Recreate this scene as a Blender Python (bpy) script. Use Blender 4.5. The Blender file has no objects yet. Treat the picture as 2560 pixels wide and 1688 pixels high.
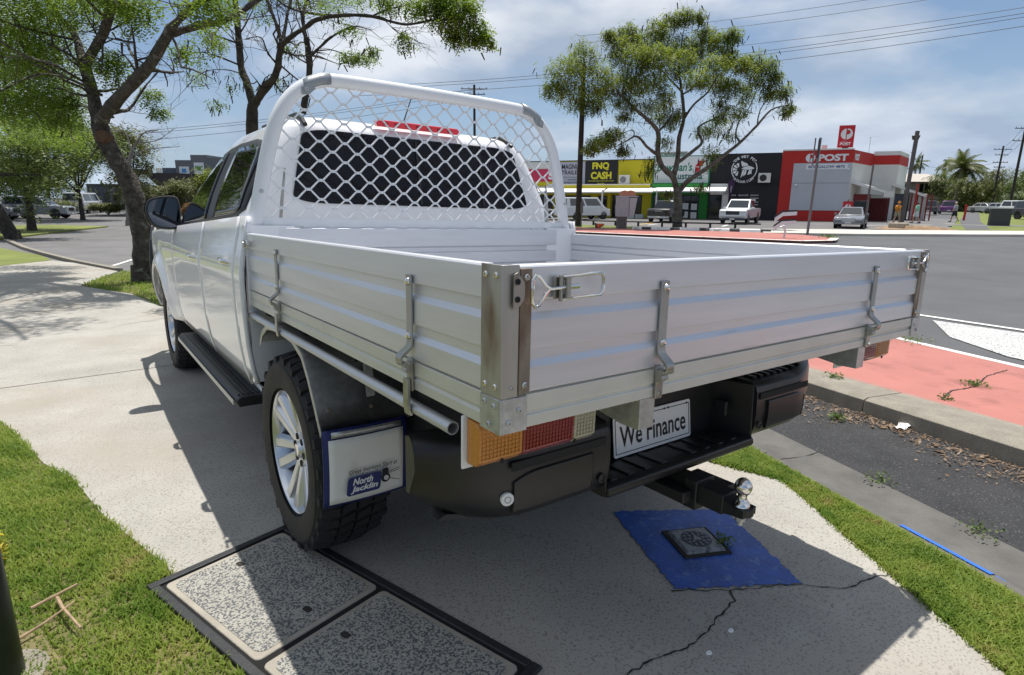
import bpy, math, random
import numpy as np
from mathutils import Matrix, Vector, Euler
random.seed(7); RNG = np.random.default_rng(7)
R = math.radians
scene = bpy.context.scene
COL = scene.collection

# ------------------------------------------------------------------ camera
cam_d = bpy.data.cameras.new('camera'); cam_o = bpy.data.objects.new('camera', cam_d)
COL.objects.link(cam_o); scene.camera = cam_o
CAMP = (-1.4353, -0.7772, 1.3008)
yaw, pit, rol = 0.6356, 0.2293, 0.0068
fwd = Vector((math.sin(yaw)*math.cos(pit), math.cos(yaw)*math.cos(pit), -math.sin(pit)))
rgt = Vector((math.cos(yaw), -math.sin(yaw), 0)); upv = rgt.cross(fwd)
r2 = rgt*math.cos(rol)+upv*math.sin(rol); u2 = upv*math.cos(rol)-rgt*math.sin(rol)
cam_o.matrix_world = Matrix(((r2.x, u2.x, -fwd.x, CAMP[0]), (r2.y, u2.y, -fwd.y, CAMP[1]), (r2.z, u2.z, -fwd.z, CAMP[2]), (0, 0, 0, 1)))
cam_d.sensor_fit = 'HORIZONTAL'; cam_d.sensor_width = 36.0
cam_d.lens = 36.0*1475.0/2560.0
cam_d.clip_start = 0.05; cam_d.clip_end = 4000

# ------------------------------------------------------------------ sun + sky
SUN = Vector((0.20, 0.22, 1.0)).normalized()          # direction towards the sun
sun_d = bpy.data.lights.new('sun', 'SUN'); sun_o = bpy.data.objects.new('sun', sun_d)
COL.objects.link(sun_o); sun_o.location = (20, 20, 60)
sun_d.energy = 5.0; sun_d.angle = R(0.53); sun_d.color = (1.0, 0.96, 0.89)
sun_o.rotation_euler = SUN.to_track_quat('Z', 'Y').to_euler()
world = bpy.data.worlds.new('World'); scene.world = world; world.use_nodes = True
nt = world.node_tree; nt.nodes.clear()
def N(t, **kw):
    n = nt.nodes.new(t)
    for k, v in kw.items(): setattr(n, k, v)
    return n
L = nt.links.new
sky = N('ShaderNodeTexSky', sky_type='NISHITA'); sky.sun_disc = False
sky.sun_elevation = math.asin(SUN.z); sky.sun_rotation = math.atan2(SUN.x, SUN.y)
sky.altitude = 0; sky.air_density = 1.0; sky.dust_density = 0.4; sky.ozone_density = 3.0
tc = N('ShaderNodeTexCoord'); sep = N('ShaderNodeSeparateXYZ'); L(tc.outputs['Generated'], sep.inputs[0])
zz = N('ShaderNodeMath', operation='MAXIMUM'); L(sep.outputs['Z'], zz.inputs[0]); zz.inputs[1].default_value = 0.0
za = N('ShaderNodeMath', operation='ADD'); L(zz.outputs[0], za.inputs[0]); za.inputs[1].default_value = 0.22
dx = N('ShaderNodeMath', operation='DIVIDE'); L(sep.outputs['X'], dx.inputs[0]); L(za.outputs[0], dx.inputs[1])
dy = N('ShaderNodeMath', operation='DIVIDE'); L(sep.outputs['Y'], dy.inputs[0]); L(za.outputs[0], dy.inputs[1])
cmb = N('ShaderNodeCombineXYZ'); L(dx.outputs[0], cmb.inputs[0]); L(dy.outputs[0], cmb.inputs[1])
CLOUD_OFF = (-7.0, -2.0, 0.2)
mp = N('ShaderNodeMapping'); L(cmb.outputs[0], mp.inputs[0]); mp.inputs['Location'].default_value = CLOUD_OFF
n1 = N('ShaderNodeTexNoise'); L(mp.outputs[0], n1.inputs['Vector']); n1.inputs['Scale'].default_value = 0.62
n1.inputs['Detail'].default_value = 9; n1.inputs['Roughness'].default_value = 0.52; n1.inputs['Distortion'].default_value = 0.4
ramp = N('ShaderNodeValToRGB'); L(n1.outputs[0], ramp.inputs[0])
ramp.color_ramp.elements[0].position = 0.45; ramp.color_ramp.elements[1].position = 0.57
n2 = N('ShaderNodeTexNoise'); L(mp.outputs[0], n2.inputs['Vector']); n2.inputs['Scale'].default_value = 1.5
n2.inputs['Detail'].default_value = 7; n2.inputs['Roughness'].default_value = 0.5
cr2 = N('ShaderNodeValToRGB'); L(n2.outputs[0], cr2.inputs[0])
cr2.color_ramp.elements[0].position = 0.40; cr2.color_ramp.elements[0].color = (4.3, 5.1, 6.3, 1)
cr2.color_ramp.elements[1].position = 0.62; cr2.color_ramp.elements[1].color = (9.8, 10.0, 10.3, 1)
fac = N('ShaderNodeMath', operation='MULTIPLY'); L(ramp.outputs[0], fac.inputs[0]); fac.inputs[1].default_value = 0.92
mixc = N('ShaderNodeMix', data_type='RGBA'); L(fac.outputs[0], mixc.inputs[0]); L(sky.outputs[0], mixc.inputs[6]); L(cr2.outputs[0], mixc.inputs[7])
# pale haze low over the horizon, all the way round
hz = N('ShaderNodeMath', operation='MULTIPLY'); L(zz.outputs[0], hz.inputs[0]); hz.inputs[1].default_value = -7.0
hx = N('ShaderNodeMath', operation='EXPONENT'); L(hz.outputs[0], hx.inputs[0])
hm = N('ShaderNodeMath', operation='MULTIPLY'); L(hx.outputs[0], hm.inputs[0]); hm.inputs[1].default_value = 0.8
mixh = N('ShaderNodeMix', data_type='RGBA'); L(hm.outputs[0], mixh.inputs[0]); L(mixc.outputs[2], mixh.inputs[6]); mixh.inputs[7].default_value = (3.7, 5.0, 7.2, 1)
bg = N('ShaderNodeBackground'); L(mixh.outputs[2], bg.inputs[0]); bg.inputs[1].default_value = 0.086
wo = N('ShaderNodeOutputWorld'); L(bg.outputs[0], wo.inputs[0])
vs = scene.view_settings; vs.view_transform = 'Standard'; vs.look = 'None'; vs.gamma = 1.0; vs.exposure = 0.17; vs.use_curve_mapping = False

# ------------------------------------------------------------------ terrain height
def gz(x, y):
    g = -.018*y-.0287*x
    if g < -.25: z = -.25-.17*(1-math.exp(max(-60, (g+.25)/.17)))
    elif g > .06: z = .06+.1*(1-math.exp(-(g-.06)/.1))
    else: z = g
    return z+min(.25, .008*max(0., math.hypot(x+1.435, y+.777)-50))

# ------------------------------------------------------------------ materials
def mat(name, col, rough=0.6, metal=0.0, var=0.0, vscale=8.0, col2=None, bump=0.0, bscale=60.0, spec=0.5, coat=0.0,
        speck=None, speck_scale=300.0, speck_amt=0.0, speck_pos=(0.35, 0.5), emit=None, stretch=None, streaks=None, trans=0.0, alpha=1.0, sss=0.0, wear=None, wear_pos=(.5, .7), wear_scale=12.0, bdist=0.01):
    m = bpy.data.materials.new(name); m.use_nodes = True
    t = m.node_tree; b = t.nodes['Principled BSDF']; lk = t.links.new
    def nn(tp, **kw):
        n = t.nodes.new(tp)
        for k, v in kw.items(): setattr(n, k, v)
        return n
    b.inputs['Base Color'].default_value = (*col, 1); b.inputs['Roughness'].default_value = rough; b.inputs['Metallic'].default_value = metal
    b.inputs['Specular IOR Level'].default_value = spec
    if coat: b.inputs['Coat Weight'].default_value = coat; b.inputs['Coat Roughness'].default_value = 0.04
    if trans: b.inputs['Transmission Weight'].default_value = trans
    if alpha < 1: b.inputs['Alpha'].default_value = alpha
    if emit: b.inputs['Emission Color'].default_value = (*emit[0], 1); b.inputs['Emission Strength'].default_value = emit[1]
    tcn = nn('ShaderNodeTexCoord'); vec = tcn.outputs['Object']
    if stretch:
        mpn = nn('ShaderNodeMapping'); lk(vec, mpn.inputs[0]); mpn.inputs['Scale'].default_value = stretch; vec = mpn.outputs[0]
    cur = None
    if var or col2:
        nz = nn('ShaderNodeTexNoise'); lk(vec, nz.inputs['Vector']); nz.inputs['Scale'].default_value = vscale; nz.inputs['Detail'].default_value = 6; nz.inputs['Roughness'].default_value = 0.62
        rp = nn('ShaderNodeValToRGB'); lk(nz.outputs[0], rp.inputs[0])
        rp.color_ramp.elements[0].position = 0.3; rp.color_ramp.elements[1].position = 0.7
        c2 = col2 if col2 else tuple(min(1, c*(1+var)) for c in col)
        c1 = tuple(c*(1-var) for c in col)
        rp.color_ramp.elements[0].color = (*c1, 1); rp.color_ramp.elements[1].color = (*c2, 1)
        cur = rp.outputs[0]
    def overlay(cur, colr, scale, pos, amt, detail=3, inv=True):
        nz = nn('ShaderNodeTexNoise'); lk(vec, nz.inputs['Vector']); nz.inputs['Scale'].default_value = scale; nz.inputs['Detail'].default_value = detail
        rp = nn('ShaderNodeValToRGB'); lk(nz.outputs[0], rp.inputs[0])
        rp.color_ramp.elements[0].position = pos[0]; rp.color_ramp.elements[1].position = pos[1]
        a, z = (amt, 0) if inv else (0, amt)
        rp.color_ramp.elements[0].color = (a, a, a, 1); rp.color_ramp.elements[1].color = (z, z, z, 1)
        mx = nn('ShaderNodeMix', data_type='RGBA'); lk(rp.outputs[0], mx.inputs[0])
        if cur: lk(cur, mx.inputs[6])
        else: mx.inputs[6].default_value = (*col, 1)
        mx.inputs[7].default_value = (*colr, 1)
        return mx.outputs[2]
    if speck: cur = overlay(cur, speck, speck_scale, speck_pos, speck_amt or 1.0)
    if wear: cur = overlay(cur, wear, wear_scale, wear_pos, 1.0, detail=8, inv=False)
    if cur: lk(cur, b.inputs['Base Color'])
    if bump:
        nz = nn('ShaderNodeTexNoise'); lk(vec, nz.inputs['Vector']); nz.inputs['Scale'].default_value = bscale; nz.inputs['Detail'].default_value = 5
        bp = nn('ShaderNodeBump'); lk(nz.outputs[0], bp.inputs['Height']); bp.inputs['Strength'].default_value = bump; bp.inputs['Distance'].default_value = bdist
        lk(bp.outputs[0], b.inputs['Normal'])
    return m

def leafmat(name, c1, c2, scale=1.2, rough=0.5, tr=0.35, c3=None):
    m = bpy.data.materials.new(name); m.use_nodes = True; t = m.node_tree; b = t.nodes['Principled BSDF']; lk = t.links.new
    tcn = t.nodes.new('ShaderNodeTexCoord'); nz = t.nodes.new('ShaderNodeTexNoise'); lk(tcn.outputs['Object'], nz.inputs['Vector'])
    nz.inputs['Scale'].default_value = scale; nz.inputs['Detail'].default_value = 8; nz.inputs['Roughness'].default_value = 0.75
    rp = t.nodes.new('ShaderNodeValToRGB'); lk(nz.outputs[0], rp.inputs[0]); rp.color_ramp.elements[0].position = 0.36; rp.color_ramp.elements[1].position = 0.64
    rp.color_ramp.elements[0].color = (*c1, 1); rp.color_ramp.elements[1].color = (*c2, 1)
    if c3:
        e = rp.color_ramp.elements.new(0.74); e.color = (*c3, 1)
    lk(rp.outputs[0], b.inputs['Base Color']); b.inputs['Roughness'].default_value = rough; b.inputs['Specular IOR Level'].default_value = 0.3
    tl = t.nodes.new('ShaderNodeBsdfTranslucent'); lk(rp.outputs[0], tl.inputs[0])
    ms = t.nodes.new('ShaderNodeMixShader'); ms.inputs[0].default_value = tr
    lk(b.outputs[0], ms.inputs[1]); lk(tl.outputs[0], ms.inputs[2]); lk(ms.outputs[0], t.nodes['Material Output'].inputs[0])
    return m

# ------------------------------------------------------------------ mesh builder
class MB:
    def __init__(s): s.v = []; s.f = []
    def add(s, v, f):
        o = len(s.v); s.v.extend([tuple(p) for p in v]); s.f.extend([tuple(i+o for i in q) for q in f]); return s
    def box(s, x0, x1, y0, y1, z0, z1):
        return s.add([(x0,y0,z0),(x1,y0,z0),(x1,y1,z0),(x0,y1,z0),(x0,y0,z1),(x1,y0,z1),(x1,y1,z1),(x0,y1,z1)],
                     [(0,3,2,1),(4,5,6,7),(0,1,5,4),(1,2,6,5),(2,3,7,6),(3,0,4,7)])
    def hexa(s, p): return s.add(p, [(0,3,2,1),(4,5,6,7),(0,1,5,4),(1,2,6,5),(2,3,7,6),(3,0,4,7)])
    def extr(s, prof, O, U, V, W, caps=True):
        O, U, V, W = map(Vector, (O, U, V, W)); n = len(prof)
        v = [O+U*a+V*b for a, b in prof]; v += [p+W for p in v]
        f = [(i, (i+1) % n, n+(i+1) % n, n+i) for i in range(n)]
        if caps: f += [tuple(range(n-1, -1, -1)), tuple(range(n, 2*n))]
        return s.add(v, f)
    def tube(s, path, r, n=10, cap=True, closed=False):
        P = [Vector(p) for p in path]; m = len(P)
        rs = r if isinstance(r, (list, tuple)) else [r]*m
        v = []; up = None
        for i in range(m):
            if closed: t = P[(i+1) % m]-P[i-1]
            else: t = P[min(i+1, m-1)]-P[max(i-1, 0)]
            if t.length < 1e-9: t = Vector((0, 0, 1))
            t.normalize()
            if up is None: up = Vector((0, 0, 1)) if abs(t.z) < .9 else Vector((1, 0, 0))
            a = t.cross(up)
            if a.length < 1e-4: a = t.cross(Vector((0, 1, 0)))
            a.normalize(); up = a.cross(t)
            v += [P[i]+(a*math.cos(2*math.pi*k/n)+up*math.sin(2*math.pi*k/n))*rs[i] for k in range(n)]
        f = []
        for i in range(m if closed else m-1):
            j = (i+1) % m
            f += [(i*n+k, i*n+(k+1) % n, j*n+(k+1) % n, j*n+k) for k in range(n)]
        if cap and not closed: f += [tuple(range(n-1, -1, -1)), tuple((m-1)*n+k for k in range(n))]
        return s.add(v, f)
    def lathe(s, prof, O=(0,0,0), A=(0,0,1), n=24, closed=False, a0=0.0, cap=True):
        """prof: (radius, height along A)"""
        O = Vector(O); A = Vector(A).normalized(); B = A.orthogonal().normalized(); C = A.cross(B); m = len(prof); v = []
        for r, h in prof: v += [O+A*h+(B*math.cos(a0+2*math.pi*k/n)+C*math.sin(a0+2*math.pi*k/n))*r for k in range(n)]
        f = []
        for i in range(m if closed else m-1):
            j = (i+1) % m
            f += [(i*n+k, i*n+(k+1) % n, j*n+(k+1) % n, j*n+k) for k in range(n)]
        if not closed and cap:
            if prof[0][0] > 1e-6: f.append(tuple(range(n-1, -1, -1)))
            if prof[-1][0] > 1e-6: f.append(tuple((m-1)*n+k for k in range(n)))
        return s.add(v, f)
    def grid(s, fn, nu, nv):
        v = [fn(i/(nu-1), j/(nv-1)) for j in range(nv) for i in range(nu)]
        f = [(j*nu+i, j*nu+i+1, (j+1)*nu+i+1, (j+1)*nu+i) for j in range(nv-1) for i in range(nu-1)]
        return s.add(v, f)
    def sphere(s, c, r, nu=16, nv=10):
        rr = r if isinstance(r, (tuple, list)) else (r, r, r)
        v = []; f = []
        for j in range(nv+1):
            t = math.pi*j/nv
            for i in range(nu):
                a = 2*math.pi*i/nu
                v.append((c[0]+rr[0]*math.sin(t)*math.cos(a), c[1]+rr[1]*math.sin(t)*math.sin(a), c[2]+rr[2]*math.cos(t)))
        for j in range(nv): f += [(j*nu+i, (j+1)*nu+i, (j+1)*nu+(i+1) % nu, j*nu+(i+1) % nu) for i in range(nu)]
        return s.add(v, f)
    def poly(s, pts): return s.add(pts, [tuple(range(len(pts)))])
    def xf(s, M): s.v = [tuple(M @ Vector(p)) for p in s.v]; return s
    def islands(s):
        par = list(range(len(s.v)))
        def find(i):
            while par[i] != i: par[i] = par[par[i]]; i = par[i]
            return i
        for q in s.f:
            a = find(q[0])
            for i in q[1:]: par[find(i)] = a
        g = {}
        for q in s.f: g.setdefault(find(q[0]), []).append(q)
        out = []
        for fs in g.values():
            idx = sorted({i for q in fs for i in q}); mp_ = {i: k for k, i in enumerate(idx)}; m_ = MB(); m_.v = [s.v[i] for i in idx]; m_.f = [tuple(mp_[i] for i in q) for q in fs]; out.append(m_)
        return out
    def each(s, name, m, parent=None, **kw):
        for b in s.islands(): b.build(name, m, parent, **kw)
    def mesh(s, name):
        me = bpy.data.meshes.new(name); me.from_pydata(s.v, [], s.f); me.update(); return me
    def build(s, name, m, parent=None, smooth=True, bevel=0.0, bseg=2, loc=None, solid=0.0, solid_off=-1, label=None, kind=None, ang=35, subsurf=0, weld=False):
        me = s.mesh(name)
        if smooth:
            me.polygons.foreach_set('use_smooth', [True]*len(me.polygons)); me.set_sharp_from_angle(angle=R(ang))
        return link(name, me, m, parent, bevel, bseg, loc, solid, solid_off, label, kind, subsurf, weld)

def link(name, me, m, parent=None, bevel=0.0, bseg=2, loc=None, solid=0.0, solid_off=-1, label=None, kind=None, subsurf=0, weld=False):
    if m: me.materials.append(m)
    o = bpy.data.objects.new(name, me); COL.objects.link(o)
    if parent: o.parent = parent
    if loc is not None: o.location = loc
    if weld: o.modifiers.new('weld', 'WELD').merge_threshold = 1e-4
    if subsurf: md = o.modifiers.new('subd', 'SUBSURF'); md.levels = md.render_levels = subsurf
    if solid: md = o.modifiers.new('solid', 'SOLIDIFY'); md.thickness = solid; md.offset = solid_off
    if bevel: md = o.modifiers.new('bevel', 'BEVEL'); md.width = bevel; md.segments = bseg; md.limit_method = 'ANGLE'; md.angle_limit = R(40)
    if label: o['label'] = label
    if kind: o['kind'] = kind
    return o
def thing(name, label, cat, loc=(0,0,0), rotz=0.0, group=None):
    o = bpy.data.objects.new(name, None); COL.objects.link(o); o.empty_display_size = 0.1
    o.location = loc; o.rotation_euler = (0, 0, rotz); tag(o, label, cat, group); return o
def tag(o, label, cat, group=None):
    o['label'] = label; o['category'] = cat
    if group: o['group'] = group
    return o
def struct(o): o['kind'] = 'structure'; return o
def copy_tree(o, parent=None):
    c = o.copy(); COL.objects.link(c); c.parent = parent
    for ch in list(o.children): copy_tree(ch, c)
    return c
def npmesh(name, V, F, m, parent=None, smooth=False, kind=None, loc=None):
    """V (n,3) array, F (k,q) array of equal-size faces"""
    V = np.asarray(V, np.float32); F = np.asarray(F, np.int32); k, q = F.shape
    me = bpy.data.meshes.new(name); me.vertices.add(len(V)); me.vertices.foreach_set('co', V.ravel())
    me.loops.add(k*q); me.loops.foreach_set('vertex_index', F.ravel())
    me.polygons.add(k); me.polygons.foreach_set('loop_start', np.arange(0, k*q, q, dtype=np.int32))
    me.update(calc_edges=True); me.validate()
    if smooth: me.polygons.foreach_set('use_smooth', [True]*k)
    return link(name, me, m, parent, kind=kind, loc=loc)
def text_geo(s, size=1.0, bold=0.0, shear=0.0, extr=0.004, spacing=1.0, align='CENTER', res=3):
    cu = bpy.data.curves.new('t', 'FONT'); cu.body = s; cu.size = size; cu.offset = bold; cu.shear = shear; cu.extrude = extr
    cu.space_character = spacing; cu.align_x = align; cu.align_y = 'CENTER'; cu.resolution_u = res; cu.fill_mode = 'FRONT'
    o = bpy.data.objects.new('t', cu); COL.objects.link(o)
    dg = bpy.context.evaluated_depsgraph_get(); me = o.evaluated_get(dg).to_mesh()
    v = [tuple(p.co) for p in me.vertices]; f = [tuple(p.vertices) for p in me.polygons]
    o.evaluated_get(dg).to_mesh_clear(); bpy.data.objects.remove(o); bpy.data.curves.remove(cu)
    return v, f
def put_text(mb, s, O, U, V, width=None, height=None, **kw):
    """lay text in plane O + a U + b V, centred at O, scaled to width/height"""
    v, f = text_geo(s, **kw); O, U, V = Vector(O), Vector(U), Vector(V); Wn = U.cross(V)
    xs = [p[0] for p in v]; ys = [p[1] for p in v]; w = max(xs)-min(xs); h = max(ys)-min(ys); cx = (max(xs)+min(xs))/2; cy = (max(ys)+min(ys))/2
    sx = width/w if width else (height/h); sy = height/h if height else sx
    mb.add([O+U*((p[0]-cx)*sx)+V*((p[1]-cy)*sy)+Wn*p[2] for p in v], f); return mb
def circ(n, r, cx=0.0, cy=0.0, a0=0.0, a1=2*math.pi, end=False):
    m = n if not end else n-1
    return [(cx+r*math.cos(a0+(a1-a0)*i/m), cy+r*math.sin(a0+(a1-a0)*i/m)) for i in range(n)]
def rrect(w, h, r, n=5, cx=0.0, cy=0.0):
    pts = []
    for k, (sx, sy) in enumerate(((1,1),(-1,1),(-1,-1),(1,-1))):
        for i in range(n+1):
            a = math.pi/2*(k+i/n); pts.append((cx+sx*(w/2-r)+r*math.cos(a), cy+sy*(h/2-r)+r*math.sin(a)))
    return pts
# ================================================================== GROUND
import bmesh
def sheet(name, poly, dz, m, step=2.0, skirt=0.0, parent=None, kind='structure', hfn=None):
    """flat polygon (x, y) cut on a grid and laid on the terrain, dz above it"""
    hf = hfn or gz
    bm = bmesh.new(); vs_ = [bm.verts.new((x, y, 0)) for x, y in poly]; bm.faces.new(vs_)
    xs = [p[0] for p in poly]; ys = [p[1] for p in poly]
    for ax, lo, hi in ((0, min(xs), max(xs)), (1, min(ys), max(ys))):
        c = lo+step
        while c < hi-1e-3:
            co = [0, 0, 0]; co[ax] = c; no = [0, 0, 0]; no[ax] = 1
            bmesh.ops.bisect_plane(bm, geom=bm.verts[:]+bm.edges[:]+bm.faces[:], plane_co=co, plane_no=no); c += step
    bmesh.ops.recalc_face_normals(bm, faces=bm.faces[:])
    if bm.faces[:] and sum(f.normal.z for f in bm.faces) < 0: bmesh.ops.reverse_faces(bm, faces=bm.faces[:])
    if skirt:
        be = [e for e in bm.edges if e.is_boundary]
        ex = bmesh.ops.extrude_edge_only(bm, edges=be); low = {v for v in ex['geom'] if isinstance(v, bmesh.types.BMVert)}
    else: low = set()
    for v in bm.verts: v.co.z = hf(v.co.x, v.co.y)+dz-(skirt if v in low else 0)
    me = bpy.data.meshes.new(name); bm.to_mesh(me); bm.free()
    o = link(name, me, m, parent)
    if kind and not parent: o['kind'] = kind
    return o

M_road = mat('asphalt_road', (.092, .094, .10), .85, var=.18, vscale=.6, bump=.35, bscale=90, speck=(.04, .04, .042), speck_scale=120, speck_amt=.7, speck_pos=(.38, .5))
M_slip = mat('asphalt_coarse', (.028, .028, .03), .75, var=.35, vscale=5, bump=1.0, bscale=85, bdist=.02, speck=(.20, .195, .19), speck_scale=95, speck_amt=.75, speck_pos=(.30, .38))
M_lot = mat('asphalt_lot', (.14, .136, .136), .88, var=.2, vscale=.8, bump=.3, bscale=60)
M_conc = mat('concrete_path', (.37, .352, .318), .85, var=.15, vscale=1.7, bump=.3, bscale=220, speck=(.13, .115, .10), speck_scale=120, speck_amt=.62, speck_pos=(.36, .46), wear=(.31, .275, .225), wear_pos=(.5, .75), wear_scale=.9)
M_kerb = mat('concrete_kerb', (.27, .245, .20), .9, var=.2, vscale=6, bump=.6, bscale=160, speck=(.10, .09, .075), speck_scale=240, speck_amt=.85, speck_pos=(.36, .43))
M_gut = mat('concrete_gutter', (.115, .11, .10), .9, var=.28, vscale=5, bump=.5, bscale=180, speck=(.09, .085, .08), speck_scale=260, speck_amt=.6, speck_pos=(.36, .45))
M_wkerb = mat('white_kerb_paint', (.74, .73, .7), .7, var=.08, vscale=3, wear=(.3, .28, .26), wear_pos=(.58, .72), wear_scale=2.2)
M_red = mat('red_paving_paint', (.39, .145, .12), .8, var=.10, vscale=1.5, bump=.25, bscale=120, wear=(.27, .10, .08), wear_pos=(.55, .72), wear_scale=3.5)
M_line = mat('line_paint', (.72, .72, .7), .7, var=.06, vscale=3, speck=(.2, .2, .2), speck_scale=70, speck_amt=.7, speck_pos=(.36, .46))
M_linep = mat('worn_line_paint', (.62, .62, .61), .75, var=.1, vscale=2, speck=(.13, .13, .13), speck_scale=60, speck_amt=.9, speck_pos=(.44, .52))
M_soil = mat('soil', (.16, .115, .075), .95, var=.35, vscale=9, bump=.8, bscale=60, col2=(.22, .19, .08))
M_turf = mat('turf', (.075, .10, .022), .95, var=.3, vscale=6, col2=(.21, .17, .075), bump=.8, bscale=50)
M_turf_far = mat('turf_far', (.13, .165, .03), .95, var=.3, vscale=.5, col2=(.20, .225, .05), bump=.6, bscale=14)
M_blade = leafmat('grass_blade', (.12, .22, .025), (.30, .38, .07), scale=4.5, rough=.55, tr=.45, c3=(.40, .33, .13)); M_blade.node_tree.nodes['Color Ramp'].color_ramp.elements[1].position = .55; M_blade.node_tree.nodes['Color Ramp'].color_ramp.elements[2].position = .68
M_bluep = mat('blue_marking_paint', (.012, .075, .36), .55, var=.3, vscale=9, bump=.35, bscale=120, wear=(.07, .16, .40), wear_pos=(.56, .66), wear_scale=34, speck=(.02, .03, .07), speck_scale=180, speck_amt=.6, speck_pos=(.3, .38))
M_bluel = mat('blue_line_paint', (.02, .13, .58), .6, var=.12, vscale=9)
M_crack = mat('crack_dirt', (.03, .027, .024), 1.0)

# the road: one sheet that reaches the horizon, the footway and islands stand 8 cm above it
gx = [-900, -400, -200, -120, -80, -60, -45, -35, -28, -22, -18, -14, -11, -8, -6, -4, -3, -2, -1, 0, 1, 2, 3, 4, 6, 8, 10, 12, 14, 17, 20, 23, 26, 30, 35, 40, 46, 52, 58, 64, 70, 76, 84, 95, 110, 140, 200, 300, 500, 1200]
rd = MB(); nx = len(gx)
rd.v = [(x, y, gz(x, y)-.08) for y in gx for x in gx]
rd.f = [(j*nx+i, j*nx+i+1, (j+1)*nx+i+1, (j+1)*nx+i) for j in range(nx-1) for i in range(nx-1)]
struct(rd.build('road', M_road))

# concrete footway and crossover the ute stands on
CONC = [(-1.10, -6), (-1.18, .55), (-1.32, 1.49), (-1.38, 1.68), (-1.48, 2.02), (-1.59, 2.56), (-1.70, 2.82), (-1.87, 3.51), (-1.93, 3.7), (-2.4, 5.4), (-4.5, 9), (-9, 12), (-9, 16.0),
        (-2.83, 16.7), (-1.93, 18.2), (-1.5, 17.2), (-.75, 14.3), (-1.11, 12.89), (-1.44, 11.54), (-.81, 9.99), (-.6, 8.42), (.3, 7.6), (.95, 6.5), (1.0, 3.0), (1.1, 1.3), (1.15, .92), (1.24, .59), (1.07, .32), (.81, -.07), (.55, -.47), (.2, -1.1), (-.3, -6)]
FOOT = sheet('footpath', CONC, 0.0, M_conc, 3.0, skirt=.1)
# left verge, tree verge, kerbside verge
sheet('verge_left', [(-1.10, -6), (-1.18, .55), (-1.32, 1.49), (-1.38, 1.68), (-1.48, 2.02), (-1.59, 2.56), (-1.70, 2.82), (-1.87, 3.51), (-1.93, 3.7), (-2.4, 5.4), (-4.5, 9), (-9, 12), (-12, 9), (-12, -6)], -.004, M_turf, 3, skirt=.08)
TREEV = [(-.6, 8.42), (-.81, 9.99), (-1.44, 11.54), (-1.11, 12.89), (-.75, 13.9), (1.6, 15.2), (4.8, 13.2), (5.0, 10.5), (3.6, 6.6), (1.75, 1.35), (1.1, 1.3), (1.0, 3.0), (.95, 6.5), (.3, 7.6)]
sheet('verge_trees', TREEV, -.004, M_turf, 3, skirt=.08)
KV = [(1.1, 1.3), (1.15, .92), (1.24, .59), (1.07, .32), (.81, -.07), (.55, -.47), (.2, -1.1), (-.3, -6), (-.95, -6), (.84, -1.0), (1.205, 0), (1.35, .4), (1.53, .9), (1.75, 1.35)]
sheet('verge_kerbside', KV, -.004, M_turf, 3, skirt=.08)
GRASS2 = [(-2.83, 16.7), (-1.93, 18.3), (-2.23, 20.45), (-3.37, 24.5), (-9, 26), (-9, 16.0)]
sheet('verge_lot', GRASS2, .0, M_turf_far, 3, skirt=.08)
GRASS3 = [(-9, 29), (-3.9, 31), (-1.6, 38), (.4, 43), (-2.5, 47), (-9, 45)]
sheet('verge_lot', GRASS3, .0, M_turf_far, 4, skirt=.08)
sheet('car_park', [(-40, 30), (-9, 26), (-3.37, 24.5), (-2.23, 20.45), (-1.93, 18.3), (-1.5, 17.2), (-.75, 14.3), (1.6, 15.2), (7, 24), (14, 44), (22, 75), (-40, 75)], -.072, M_lot, 6)
# kerb edging between lot and footway
kb = MB(); pts = [(-3.6, 30.5), (-2.75, 24.6), (-2.15, 21.4), (-1.5, 18.2), (-.72, 15.0)]
for a, b in zip(pts[:-1], pts[1:]):
    kb.hexa([(a[0]-.08, a[1], gz(*a)-.07), (a[0]+.1, a[1], gz(*a)-.07), (b[0]+.1, b[1], gz(*b)-.07), (b[0]-.08, b[1], gz(*b)-.07),
             (a[0]-.08, a[1], gz(*a)+.02), (a[0]+.1, a[1], gz(*a)), (b[0]+.1, b[1], gz(*b)), (b[0]-.08, b[1], gz(*b)+.02)])
struct(kb.build('lot_kerb', M_kerb))
def stripe(pts, w, dz, m, name='road_marking', parent=None):
    mb = MB()
    for a, b in zip(pts[:-1], pts[1:]):
        d = Vector((b[0]-a[0], b[1]-a[1])); d.normalize(); n = Vector((-d.y, d.x))*w/2
        k = max(1, int(math.dist(a, b)/3))
        for i in range(k):
            p = Vector(a).lerp(Vector(b), i/k); q = Vector(a).lerp(Vector(b), (i+1)/k)
            c = [p-n, p+n, q+n, q-n]; mb.poly([(t.x, t.y, gz(t.x, t.y)+dz) for t in c])
    return struct(mb.build(name, m, parent, smooth=False))
stripe([(-.72, 16.8), (.6, 21.2)], .10, -.066, M_line); 

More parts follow.
